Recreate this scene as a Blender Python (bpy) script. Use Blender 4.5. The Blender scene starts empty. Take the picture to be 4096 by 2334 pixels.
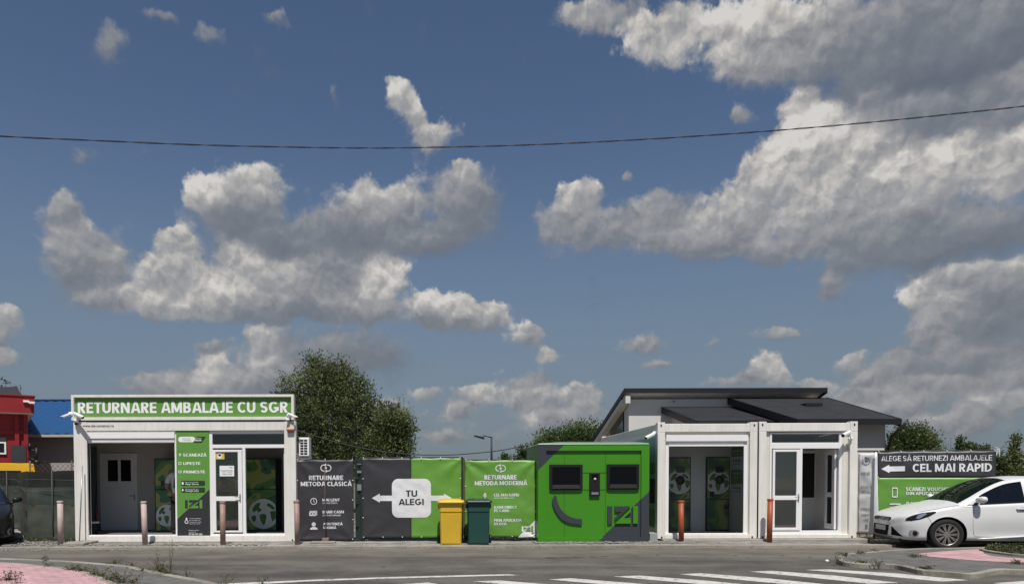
import bpy, bmesh, math, random
from mathutils import Vector, Matrix, noise
from mathutils.bvhtree import BVHTree
random.seed(7)
S = bpy.context.scene
C = S.collection
rad = math.radians

# ------------------------------------------------------------------ camera
FPX, CX, CY = 2690.0, 1800.0, 1970.0          # focal length / principal point for a 4096 wide frame
CAMZ = 1.6
cam_d = bpy.data.cameras.new('camera'); cam = bpy.data.objects.new('camera', cam_d); C.objects.link(cam)
cam_d.sensor_width = 36; cam_d.lens = FPX/4096*36
cam_d.shift_x = (2048-CX)/4096; cam_d.shift_y = (CY-1167)/4096
cam_d.clip_start = 0.05; cam_d.clip_end = 3000
MROT = Matrix.Rotation(rad(90-1.5), 3, 'X') @ Matrix.Rotation(-0.003, 3, 'Z')
cam.matrix_world = Matrix.Translation((0,0,CAMZ)) @ MROT.to_4x4()
S.camera = cam
S.view_settings.view_transform = 'Standard'; S.view_settings.look = 'None'
S.view_settings.exposure = 0.0; S.view_settings.gamma = 1.0
S.cycles.max_bounces = 8; S.cycles.diffuse_bounces = 5; S.cycles.glossy_bounces = 3
S.cycles.transparent_max_bounces = 12; S.cycles.sample_clamp_indirect = 4.0

def ray(px, py):
    return MROT @ Vector(((px-CX)/FPX, -(py-CY)/FPX, -1.0))
def at(px, py, Y):                              # point seen at a pixel on the vertical plane y = Y
    d = ray(px, py); return Vector((0,0,CAMZ)) + d*(Y/d.y)
def gnd(px, py, z=0.0):                         # point seen at a pixel on the level plane
    d = ray(px, py); return Vector((0,0,CAMZ)) + d*((z-CAMZ)/d.z)
def rect(x0, y0, x1, y1, Y):                    # X0, X1, Z0, Z1 on the plane y = Y
    xm, ym = (x0+x1)/2, (y0+y1)/2
    return at(x0,ym,Y).x, at(x1,ym,Y).x, at(xm,y1,Y).z, at(xm,y0,Y).z

# ------------------------------------------------------------------ sun and sky
SUN_EL, SUN_AZ = rad(61), rad(3)                # behind the viewer, slightly to the right
sun_dir = Vector((math.sin(SUN_AZ)*math.cos(SUN_EL), -math.cos(SUN_AZ)*math.cos(SUN_EL), math.sin(SUN_EL)))
sl = bpy.data.lights.new('sun', 'SUN'); sl.energy = 4.7; sl.angle = rad(0.5); sl.color = (1.0, 0.955, 0.89)
so = bpy.data.objects.new('sun', sl); C.objects.link(so); so.location = (0,-20,40)
so.rotation_euler = sun_dir.to_track_quat('Z', 'Y').to_euler()

W = bpy.data.worlds.new('World'); S.world = W; W.use_nodes = True
wt = W.node_tree; wt.nodes.clear()
def N(tree, typ, **kw):
    n = tree.nodes.new(typ)
    for k, v in kw.items(): setattr(n, k, v)
    return n
def build_sky():
    t = wt; L = t.links.new
    def val(sock, v):
        if isinstance(v, bpy.types.NodeSocket): L(v, sock)
        else: sock.default_value = v
    def M(op, a, b=None, c=None, clamp=False):
        n = N(t, 'ShaderNodeMath', operation=op, use_clamp=clamp)
        val(n.inputs[0], a)
        if b is not None: val(n.inputs[1], b)
        if c is not None: val(n.inputs[2], c)
        return n.outputs[0]
    def V(op, a, b=None, c=None):
        n = N(t, 'ShaderNodeVectorMath', operation=op)
        val(n.inputs[0], a)
        if b is not None: val(n.inputs[1], b)
        if c is not None: val(n.inputs[2], c)
        return n
    tc = N(t, 'ShaderNodeTexCoord'); D = tc.outputs['Generated']
    sp = N(t, 'ShaderNodeSeparateXYZ'); L(D, sp.inputs[0])
    u = M('ARCTAN2', sp.outputs[0], sp.outputs[1]); v = M('ARCSINE', sp.outputs[2])
    cb = N(t, 'ShaderNodeCombineXYZ'); val(cb.inputs[0], u); val(cb.inputs[1], v)
    P0 = cb.outputs[0]
    def noi(vec, scale, detail, rough=.55, typ='FBM', dist=0.0, color=False):
        n = N(t, 'ShaderNodeTexNoise', noise_dimensions='3D', noise_type=typ, normalize=True)
        val(n.inputs['Vector'], vec); n.inputs['Scale'].default_value = scale; n.inputs['Detail'].default_value = detail
        n.inputs['Roughness'].default_value = rough; n.inputs['Distortion'].default_value = dist
        return n.outputs['Color'] if color else n.outputs[0]
    # ragged edges: warp the direction by fractal noise
    wa = V('SCALE', V('SUBTRACT', noi(P0, 9, 3, .55, color=True), (.5,.5,.5)).outputs[0]); wa.inputs['Scale'].default_value = .048
    wb = V('SCALE', V('SUBTRACT', noi(P0, 34, 5, .6, color=True), (.5,.5,.5)).outputs[0]); wb.inputs['Scale'].default_value = .026
    P = V('ADD', V('ADD', P0, wa.outputs[0]).outputs[0], wb.outputs[0]).outputs[0]
    sw = 0.0; sb = 0.0; sq = 0.0
    def azel(px, py):
        d = ray(px, py).normalized(); return math.atan2(d.x, d.y), math.asin(d.z)
    for bl in CLOUDS:
        px, py, rx, ry, b = bl[:5]; w = bl[5] if len(bl) > 5 else 1.0
        a0, e0 = azel(px, py); a1, _ = azel(px+rx, py); _, e1 = azel(px, py-ry)
        sx, sy = 1/max(a1-a0,.004), 1/max(e1-e0,.004)
        mp = V('MULTIPLY_ADD', P, (sx, sy, 0), (-a0*sx, -e0*sy, 0))
        r2 = V('DOT_PRODUCT', mp.outputs[0], mp.outputs[0]).outputs['Value']
        e = M('POWER', .40, r2)
        if w != 1.0: e = M('MULTIPLY', e, w)
        # every mass is lit from above: its own top is bright, its base grey
        lb = M('ADD', V('DOT_PRODUCT', mp.outputs[0], (-.05, .20, 0)).outputs['Value'], b)
        e2 = M('MULTIPLY', e, e)
        sw = M('ADD', e, sw); sq = M('ADD', e2, sq); sb = M('MULTIPLY_ADD', e2, lb, sb)
    B = M('DIVIDE', sb, M('MAXIMUM', sq, .0004), clamp=True)
    def vor(vec, scale, detail):
        n = N(t, 'ShaderNodeTexVoronoi', voronoi_dimensions='2D', feature='SMOOTH_F1', normalize=True)
        val(n.inputs['Vector'], vec); n.inputs['Scale'].default_value = scale; n.inputs['Detail'].default_value = detail; n.inputs['Roughness'].default_value = .55; n.inputs['Smoothness'].default_value = .35
        return n.outputs['Distance']
    Pv = V('ADD', P0, wb.outputs[0]).outputs[0]
    def vor(vec, scale, detail, sm=.25):
        n = N(t, 'ShaderNodeTexVoronoi', voronoi_dimensions='2D', feature='SMOOTH_F1', normalize=True)
        val(n.inputs['Vector'], vec); n.inputs['Scale'].default_value = scale; n.inputs['Detail'].default_value = detail; n.inputs['Roughness'].default_value = .6; n.inputs['Smoothness'].default_value = sm
        return n.outputs['Distance']
    Pv = V('ADD', P0, wb.outputs[0]).outputs[0]
    puff = noi(P0, 16, 6, .55)
    v1 = vor(Pv, 20, 3.0); v2 = vor(V('ADD', Pv, (-.003, .009, 0)).outputs[0], 20, 3.0)
    big = noi(P0, 10, 3, .5); big2 = noi(V('ADD', P0, (-.008, .028, 0)).outputs[0], 10, 3, .5)
    fine = noi(P0, 70, 5, .6)
    dens = M('ADD', M('MULTIPLY_ADD', B, 1e-6, M('MINIMUM', sw, 1.2)), M('MULTIPLY_ADD', M('SUBTRACT', puff, .5), 1.15, M('MULTIPLY', M('SUBTRACT', fine, .5), .40)))
    dens = M('ADD', dens, M('MULTIPLY', M('SUBTRACT', .40, v1), .85))
    mr = N(t, 'ShaderNodeMapRange', interpolation_type='SMOOTHSTEP', clamp=True); L(dens, mr.inputs['Value'])
    # sunlit tops have crisp edges, shaded bases fade out
    L(M('MULTIPLY_ADD', B, .26, .12), mr.inputs['From Min']); L(M('MULTIPLY_ADD', B, -.42, 1.08), mr.inputs['From Max'])
    alpha = M('MULTIPLY', mr.outputs[0], M('MULTIPLY_ADD', B, .20, .78))
    relief = M('ADD', M('MULTIPLY', M('SUBTRACT', v2, v1), .95), M('MULTIPLY', M('SUBTRACT', big, big2), .70))
    relief = M('MULTIPLY', relief, M('MULTIPLY_ADD', B, 1.55, .22))
    br = M('ADD', M('ADD', B, relief), M('MULTIPLY', M('SUBTRACT', fine, .5), .08))
    cr = N(t, 'ShaderNodeValToRGB'); L(M('MULTIPLY_ADD', br, .86, .02, clamp=True), cr.inputs[0])
    el = cr.color_ramp.elements
    el[0].position = 0.0; el[0].color = (.125,.138,.160,1); el[1].position = 1.0; el[1].color = (.66,.64,.61,1)
    for p, c in ((.35,(.205,.218,.240,1)), (.65,(.35,.35,.355,1)), (.85,(.52,.50,.475,1))):
        q = el.new(p); q.color = c
    # clear sky
    sky = N(t, 'ShaderNodeTexSky', sky_type='NISHITA', sun_disc=False)
    sky.sun_elevation = SUN_EL; sky.sun_rotation = math.pi - SUN_AZ
    sky.air_density = 1.0; sky.dust_density = 0.6; sky.ozone_density = 1.6; sky.altitude = 100
    skym = N(t, 'ShaderNodeVectorMath', operation='MULTIPLY'); L(sky.outputs[0], skym.inputs[0]); skym.inputs[1].default_value = SKY_TINT
    hz = N(t, 'ShaderNodeMapRange', interpolation_type='SMOOTHSTEP', clamp=True); L(v, hz.inputs['Value'])
    hz.inputs['From Min'].default_value = .50; hz.inputs['From Max'].default_value = -.02; hz.inputs['To Max'].default_value = .92
    hm = N(t, 'ShaderNodeMix', data_type='RGBA'); L(hz.outputs[0], hm.inputs[0]); L(skym.outputs[0], hm.inputs[6]); hm.inputs[7].default_value = tuple(c/SKY_STRENGTH for c in (.165,.205,.250))+(1,)
    bg1 = N(t, 'ShaderNodeBackground'); L(hm.outputs[2], bg1.inputs[0]); bg1.inputs[1].default_value = SKY_STRENGTH
    bg2 = N(t, 'ShaderNodeBackground'); L(cr.outputs[0], bg2.inputs[0]); bg2.inputs[1].default_value = 1.0
    mx = N(t, 'ShaderNodeMixShader'); L(alpha, mx.inputs[0]); L(bg1.outputs[0], mx.inputs[1]); L(bg2.outputs[0], mx.inputs[2])
    out = N(t, 'ShaderNodeOutputWorld'); L(mx.outputs[0], out.inputs[0])
SKY_STRENGTH = 0.080; SKY_TINT = (0.84, 0.88, 0.92)
# cloud masses: place in the sky (as seen in a 4096 px wide frame), radii, brightness, weight, tilt
CLOUDS = [
 (650,1185,90,52,.78),(760,1215,150,48,.70),(1000,1225,190,45,.42),(1320,1060,170,85,.48),(1930,1250,90,48,.80),
 (264,835,60,70,.55),(330,930,95,60,.55),(325,1060,105,115,.45),(445,1075,52,88,.62),(410,1195,95,48,.55),
 (813,800,78,72,.92),(1010,747,95,75,.72),(975,880,165,80,.30),(703,967,60,55,.88),(690,1090,100,85,.72),(590,1222,80,45,.70),
 (857,1176,150,60,.92),(985,1025,85,60,.90),(1160,1100,200,85,.76),(1100,955,150,60,.24),(1373,935,200,90,.30),(1210,1212,260,42,.34),
 (1538,1110,88,90,.95),(1400,1230,120,46,.60),(1538,813,140,95,.66),(1868,813,135,105,.42),(1857,703,34,28,.80),(1758,934,150,60,.34),
 (1590,365,58,58,.84),(1655,455,52,70,.78),(1728,565,72,60,.72),(1810,1235,150,58,.94),(1800,1290,150,34,.44),
 (1077,1373,70,55,.68),(1098,1494,85,62,.70),(857,1461,58,48,.82),(800,1540,130,50,.62),(1373,1417,230,95,.30),(1000,1560,120,50,.5),
 (40,1263,70,52,.72),(5,1420,48,48,.62),(0,1320,40,40,.5),
 (440,165,62,58,.42,.85),(660,110,60,28,.42,.75),(835,170,58,38,.42,.75),(1104,93,58,28,.45,.8),(350,593,70,42,.40,.7),(857,1384,60,30,.5,.85),
 (1330,350,26,60,.45,.6),
 (2378,45,140,60,.66),(2652,132,185,115,.90),(3037,110,210,125,.95),(3147,242,250,70,.62),(3640,165,380,170,.36),(3751,286,320,85,.12),(4096,70,230,110,.40),
 (3202,406,66,52,.88),(3257,527,130,85,.95),(3092,703,165,95,.90),(3421,659,220,95,.96),(3806,659,260,95,.92),(4080,640,150,100,.88),
 (3366,857,310,95,.66),(3861,905,320,80,.34),(3696,980,380,62,.26),(3498,406,62,58,.62),(3751,461,260,85,.42),(4040,350,170,55,.66),(4020,470,120,60,.4),
 (2323,791,75,72,.80),(2235,879,80,62,.50),(2411,925,155,80,.50),(2619,835,105,95,.56),(2729,975,190,65,.48),(2905,885,150,90,.68),(2487,670,26,26,.6,.95),
 (3060,1010,200,40,.45,.7),
 (3696,1180,95,58,.90),(3828,1190,60,60,.84),(3861,1095,180,50,.70),(3985,1250,190,125,.34),(3718,1318,85,62,.56),(3861,1428,310,80,.38),(3806,1518,110,30,.72),
 (3575,1461,56,40,.66),(4030,1483,140,50,.58),(4060,1110,120,60,.62),
 (3311,1121,55,42,.5,.9),(3147,1318,105,30,.5,.9),(2553,1384,82,40,.58,.85),(3383,1450,60,38,.66,.9),(3059,1472,58,58,.84),(3125,1518,46,40,.80),(2949,1527,95,30,.55,.8),
 (2114,1340,70,50,.74),(2185,1425,50,32,.72),(2114,1527,70,50,.52,.8),(2845,1384,40,24,.5,.5),
 (1905,1575,70,42,.74),(2105,1600,95,40,.66),(1690,1585,45,26,.60,.9),(2320,1600,80,62,.72),(2360,1740,80,34,.62,.9),(1750,1740,70,24,.5,.8),(600,1530,90,40,.5,.9),(3480,1590,120,36,.5,.9),(3950,1620,120,42,.60,.85),
 (2982,472,36,40,.55,.9),(3400,1680,160,44,.46,.9),(3780,1690,160,40,.55,.8),(500,1640,220,30,.4,.4),
 # thin veils between the heaps
 (1560,1640,70,30,.60,.85),(1830,1650,60,26,.58,.8),(2200,1680,90,30,.60,.85),(3250,1560,60,30,.62,.85),(3480,1520,70,34,.62,.85),(3620,1600,90,36,.64,.9),(4040,1580,100,44,.60,.9),(3500,1650,110,30,.56,.8),(3880,1720,120,34,.56,.85),(2620,1470,70,24,.5,.7),(1250,1560,110,44,.55,.8),
 (1150,1000,430,230,.40,.30),(2050,1700,620,140,.50,.31),(900,1500,480,100,.46,.32),(3700,1580,560,150,.50,.31),(3600,260,460,210,.34,.34),(3500,950,500,150,.46,.30),(330,1020,170,200,.52,.28),
 (760,1130,150,80,.84,.8),(1010,1150,150,62,.88,.8),(1250,1180,140,52,.68,.7),(3300,130,200,100,.6,.8),(3960,230,230,120,.25,.8),(3560,760,260,90,.80),(3250,620,160,90,.92),
 # behind and beside the viewer
 (-1800,700,500,300,.6),(-1200,1300,400,120,.5),(6400,700,700,300,.6),(5400,1300,400,120,.5),
]
build_sky()
W.cycles.sampling_method = 'MANUAL'; W.cycles.sample_map_resolution = 512
# ------------------------------------------------------------------ materials
MATS = {}
def mat(name, col, rough=.6, metal=0.0, var=.12, vscale=3.0, bump=0.0, bscale=60.0, spec=.4, streak=0.0, coat=0.0):
    if name in MATS: return MATS[name]
    m = bpy.data.materials.new(name); m.use_nodes = True; t = m.node_tree; L = t.links.new
    b = t.nodes['Principled BSDF']; b.inputs['Roughness'].default_value = rough; b.inputs['Metallic'].default_value = metal
    b.inputs['Specular IOR Level'].default_value = spec; b.inputs['Coat Weight'].default_value = coat
    b.inputs['Base Color'].default_value = (*col, 1)
    tc = N(t, 'ShaderNodeTexCoord')
    if var > 0:
        n = N(t, 'ShaderNodeTexNoise'); L(tc.outputs['Object'], n.inputs['Vector'])
        n.inputs['Scale'].default_value = vscale; n.inputs['Detail'].default_value = 5; n.inputs['Roughness'].default_value = .6
        r = N(t, 'ShaderNodeMapRange'); L(n.outputs[0], r.inputs['Value'])
        r.inputs['From Min'].default_value = .3; r.inputs['From Max'].default_value = .7
        r.inputs['To Min'].default_value = 1-var; r.inputs['To Max'].default_value = 1+var*.5
        fac = r.outputs[0]
        if streak > 0:                           # vertical rain streaks
            mp = N(t, 'ShaderNodeMapping'); mp.inputs['Scale'].default_value = (9, 9, .5); L(tc.outputs['Object'], mp.inputs['Vector'])
            n2 = N(t, 'ShaderNodeTexNoise'); L(mp.outputs[0], n2.inputs['Vector']); n2.inputs['Scale'].default_value = 1.5; n2.inputs['Detail'].default_value = 4
            r2 = N(t, 'ShaderNodeMapRange'); L(n2.outputs[0], r2.inputs['Value']); r2.inputs['From Min'].default_value = .45; r2.inputs['From Max'].default_value = .75
            r2.inputs['To Min'].default_value = 1; r2.inputs['To Max'].default_value = 1-streak
            mm = N(t, 'ShaderNodeMath', operation='MULTIPLY'); L(fac, mm.inputs[0]); L(r2.outputs[0], mm.inputs[1]); fac = mm.outputs[0]
        mx = N(t, 'ShaderNodeVectorMath', operation='SCALE'); mx.inputs[0].default_value = col; L(fac, mx.inputs['Scale'])
        L(mx.outputs[0], b.inputs['Base Color'])
    if bump > 0:
        n = N(t, 'ShaderNodeTexNoise'); L(tc.outputs['Object'], n.inputs['Vector']); n.inputs['Scale'].default_value = bscale; n.inputs['Detail'].default_value = 4
        bp = N(t, 'ShaderNodeBump'); bp.inputs['Strength'].default_value = bump; bp.inputs['Distance'].default_value = .02
        L(n.outputs[0], bp.inputs['Height']); L(bp.outputs[0], b.inputs['Normal'])
    MATS[name] = m; return m
def glass(name, tint=(.75,.8,.78), refl=.10, rough=.02, gain=1.0):
    if name in MATS: return MATS[name]
    m = bpy.data.materials.new(name); m.use_nodes = True; t = m.node_tree; t.nodes.clear(); L = t.links.new
    tr = N(t, 'ShaderNodeBsdfTransparent'); tr.inputs[0].default_value = (*tint, 1)
    gl = N(t, 'ShaderNodeBsdfGlossy'); gl.inputs['Roughness'].default_value = rough; gl.inputs[0].default_value = (.9,.9,.9,1)
    fr = N(t, 'ShaderNodeFresnel'); fr.inputs[0].default_value = 1.5
    ml = N(t, 'ShaderNodeMath', operation='MULTIPLY_ADD'); L(fr.outputs[0], ml.inputs[0]); ml.inputs[1].default_value = gain; ml.inputs[2].default_value = refl-.04*gain
    mx = N(t, 'ShaderNodeMixShader'); L(ml.outputs[0], mx.inputs[0]); L(tr.outputs[0], mx.inputs[1]); L(gl.outputs[0], mx.inputs[2])
    o = N(t, 'ShaderNodeOutputMaterial'); L(mx.outputs[0], o.inputs[0]); MATS[name] = m; return m

WHITE = mat('white_paint', (.745,.72,.665), .45, var=.10, vscale=1.6, streak=.12)
CREAM = mat('cream_panel', (.67,.645,.575), .5, var=.08, vscale=1.5, streak=.10)
PVC = mat('white_plastic', (.80,.795,.78), .35, var=.03)
BLACK = mat('black_plastic', (.012,.012,.013), .5, var=.2)
DKGREY = mat('anthracite_paint', (.045,.048,.054), .45, var=.08)
STEEL = mat('galvanised_steel', (.36,.37,.37), .45, metal=.7, var=.15, vscale=9)
RUST = mat('rusty_steel', (.13,.075,.05), .8, var=.35, vscale=14)
CONC = mat('concrete', (.30,.28,.24), .9, var=.22, vscale=5, bump=.4)
PRINTW = mat('white_print', (.80,.80,.79), .6, var=.03)
PRINTD = mat('dark_print', (.028,.028,.032), .6, var=.05)
PRINTG = mat('green_print', (.10,.28,.035), .5, var=.05)
GLASS = glass('window_glass')
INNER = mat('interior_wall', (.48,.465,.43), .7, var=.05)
INNERW = mat('bright_interior', (.84,.82,.78), .6, var=.04); INFLOORL = mat('light_floor', (.42,.41,.39), .5, var=.08)
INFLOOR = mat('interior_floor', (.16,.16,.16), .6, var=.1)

# ------------------------------------------------------------------ mesh helpers
ORG = {}
def tag(o, label=None, cat=None, group=None, kind=None):
    if label: o['label'] = label
    if cat: o['category'] = cat
    if group: o['group'] = group
    if kind: o['kind'] = kind
    return o
def thing(name, label, cat, loc=(0,0,0), group=None):
    o = bpy.data.objects.new(name, None); C.objects.link(o); o.location = loc; o.empty_display_size = .2
    ORG[o] = Vector(loc); return tag(o, label, cat, group)
class MB:
    def __init__(s): s.v = []; s.f = []; s.mi = []; s.sm = []
    def add(s, vs, fs, mi=0, smooth=False):
        k = len(s.v); s.v += [Vector(p) for p in vs]
        for f in fs: s.f.append([i+k for i in f]); s.mi.append(mi); s.sm.append(smooth)
        return s
    def box(s, x0, x1, y0, y1, z0, z1, mi=0):
        if x1 < x0: x0, x1 = x1, x0
        if z1 < z0: z0, z1 = z1, z0
        if y1 < y0: y0, y1 = y1, y0
        return s.add([(x0,y0,z0),(x1,y0,z0),(x1,y1,z0),(x0,y1,z0),(x0,y0,z1),(x1,y0,z1),(x1,y1,z1),(x0,y1,z1)],
            [(0,3,2,1),(4,5,6,7),(0,1,5,4),(1,2,6,5),(2,3,7,6),(3,0,4,7)], mi)
    def hexa(s, p, mi=0):                       # eight corners: bottom ring then top ring
        return s.add(p, [(0,3,2,1),(4,5,6,7),(0,1,5,4),(1,2,6,5),(2,3,7,6),(3,0,4,7)], mi)
    def quad(s, a, b, c, d, mi=0): return s.add([a,b,c,d], [(0,1,2,3)], mi)
    def frame(s, x0, x1, z0, z1, y0, y1, l, r=None, b=None, t=None, mi=0):   # rectangular frame in the XZ plane
        r = l if r is None else r; b = l if b is None else b; t = l if t is None else t
        s.box(x0, x0+l, y0, y1, z0, z1, mi); s.box(x1-r, x1, y0, y1, z0, z1, mi)
        s.box(x0+l, x1-r, y0, y1, z0, z0+b, mi); s.box(x0+l, x1-r, y0, y1, z1-t, z1, mi); return s
    def tube(s, pts, r, n=8, mi=0, caps=True, smooth=True):
        pts = [Vector(p) for p in pts]; rs = r if isinstance(r, (list,tuple)) else [r]*len(pts)
        vs = []; fs = []; up = None
        for i, p in enumerate(pts):
            d = (pts[min(i+1,len(pts)-1)]-pts[max(i-1,0)]).normalized()
            if up is None: up = Vector((0,0,1)) if abs(d.z) < .9 else Vector((1,0,0))
            a = d.cross(up).normalized(); b = a.cross(d).normalized(); up = b
            for k in range(n):
                q = 2*math.pi*k/n; vs.append(p+(a*math.cos(q)+b*math.sin(q))*rs[i])
        for i in range(len(pts)-1):
            for k in range(n): fs.append((i*n+k, i*n+(k+1)%n, (i+1)*n+(k+1)%n, (i+1)*n+k))
        s.add(vs, fs, mi, smooth)
        if caps:
            k0 = len(s.v)-len(vs)
            s.f.append([k0+k for k in range(n)][::-1]); s.mi.append(mi); s.sm.append(False)
            s.f.append([k0+(len(pts)-1)*n+k for k in range(n)]); s.mi.append(mi); s.sm.append(False)
        return s
    def lathe(s, prof, c=(0,0,0), axis='Z', n=20, mi=0, smooth=True):       # prof: (radius, height)
        vs = []; fs = []
        for r, h in prof:
            for k in range(n):
                q = 2*math.pi*k/n; a, b = r*math.cos(q), r*math.sin(q)
                p = {'Z':(a,b,h),'Y':(a,h,b),'X':(h,a,b)}[axis]; vs.append(Vector(c)+Vector(p))
        for i in range(len(prof)-1):
            for k in range(n): fs.append((i*n+k, i*n+(k+1)%n, (i+1)*n+(k+1)%n, (i+1)*n+k))
        if prof[0][0] > 1e-4: fs.append(tuple(range(n))[::-1])
        if prof[-1][0] > 1e-4: fs.append(tuple((len(prof)-1)*n+k for k in range(n)))
        return s.add(vs, fs, mi, smooth)
    def prism(s, poly, y0, y1, mi=0):           # polygon in XZ extruded along Y
        n = len(poly)
        vs = [(x,y0,z) for x,z in poly]+[(x,y1,z) for x,z in poly]
        return s.add(vs, [tuple(range(n)), tuple(range(n,2*n))[::-1]]+[(i,n+i,n+(i+1)%n,(i+1)%n) for i in range(n)], mi)
    def build(s, name, mats, parent=None, bevel=0.0, seg=2, fix=True):
        me = bpy.data.meshes.new(name); o = bpy.data.objects.new(name, me); C.objects.link(o)
        org = Vector((0,0,0))
        if parent is not None:
            org = ORG[parent]; o.parent = parent
            ORG[o] = org
        me.from_pydata([tuple(p-org) for p in s.v], [], s.f)
        for m in (mats if isinstance(mats, (list,tuple)) else [mats]): me.materials.append(m)
        me.polygons.foreach_set('material_index', s.mi); me.polygons.foreach_set('use_smooth', s.sm)
        if fix:
            bm = bmesh.new(); bm.from_mesh(me); bmesh.ops.recalc_face_normals(bm, faces=bm.faces); bm.to_mesh(me); bm.free()
        me.update()
        if bevel > 0:
            b = o.modifiers.new('bevel', 'BEVEL'); b.width = bevel; b.segments = seg; b.limit_method = 'ANGLE'; b.angle_limit = rad(40)
        if parent is None: ORG[o] = org
        return o
def copy_thing(o, delta, label):
    def cp(q, parent):
        c = q.copy(); C.objects.link(c)
        if parent is not None: c.parent = parent
        for ch in q.children: cp(ch, c)
        return c
    r = cp(o, None); r.location = o.location + Vector(delta); r['label'] = label; return r

# ------------------------------------------------------------------ lettering
_FC = {}
def glyphs(s, bold):
    k = (s, bold)
    if k not in _FC:
        cu = bpy.data.curves.new('t', 'FONT'); cu.body = s; cu.size = 1; cu.offset = bold; cu.resolution_u = 3
        cu.space_character = 1.0 + bold*2.2
        ob = bpy.data.objects.new('t', cu); C.objects.link(ob)
        bpy.context.view_layer.update()
        me = bpy.data.meshes.new_from_object(ob)
        vs = [v.co.copy() for v in me.vertices]; fs = [tuple(p.vertices) for p in me.polygons]
        bpy.data.objects.remove(ob); bpy.data.curves.remove(cu); bpy.data.meshes.remove(me); _FC[k] = (vs, fs)
    return _FC[k]
CAPH = max(v.y for v in glyphs('H', 0)[0])
class Pen:
    """geometric sans capitals drawn with a flat pen; capital height 1, stem t, bar h"""
    def __init__(s, t, h): s.t = t; s.h = h; s.P = []
    def bar(s, x0, y0, x1, y1): s.P.append(([(x0,y0),(x1,y0),(x1,y1),(x0,y1)],[(0,1,2,3)]))
    def dia(s, x0, y0, x1, y1, w): s.P.append(([(x0-w/2,y0),(x0+w/2,y0),(x1+w/2,y1),(x1-w/2,y1)],[(0,1,2,3)]))
    def poly(s, pts): s.P.append((pts,[tuple(range(len(pts)))]))
    def line(s, pts, wx=None, wy=None):           # stroke along a path, thickness by direction
        wx = wx or s.t; wy = wy or s.h; n = len(pts); L_ = []; R_2 = []
        for i,(x,y) in enumerate(pts):
            a = pts[max(i-1,0)]; b = pts[min(i+1,n-1)]; dx,dy = b[0]-a[0],b[1]-a[1]; l = math.hypot(dx,dy) or 1; dx/=l; dy/=l
            w = math.sqrt((dy*wx)**2+(dx*wy)**2)/2; L_.append((x-dy*w,y+dx*w)); R_2.append((x+dy*w,y-dx*w))
        s.P.append((L_+R_2,[(i,i+1,n+i+1,n+i) for i in range(n-1)]))
def ell(cx, cy, rx, ry, a0, a1, n=14): return [(cx+rx*math.cos(rad(a0+(a1-a0)*i/n)), cy+ry*math.sin(rad(a0+(a1-a0)*i/n))) for i in range(n+1)]
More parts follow.
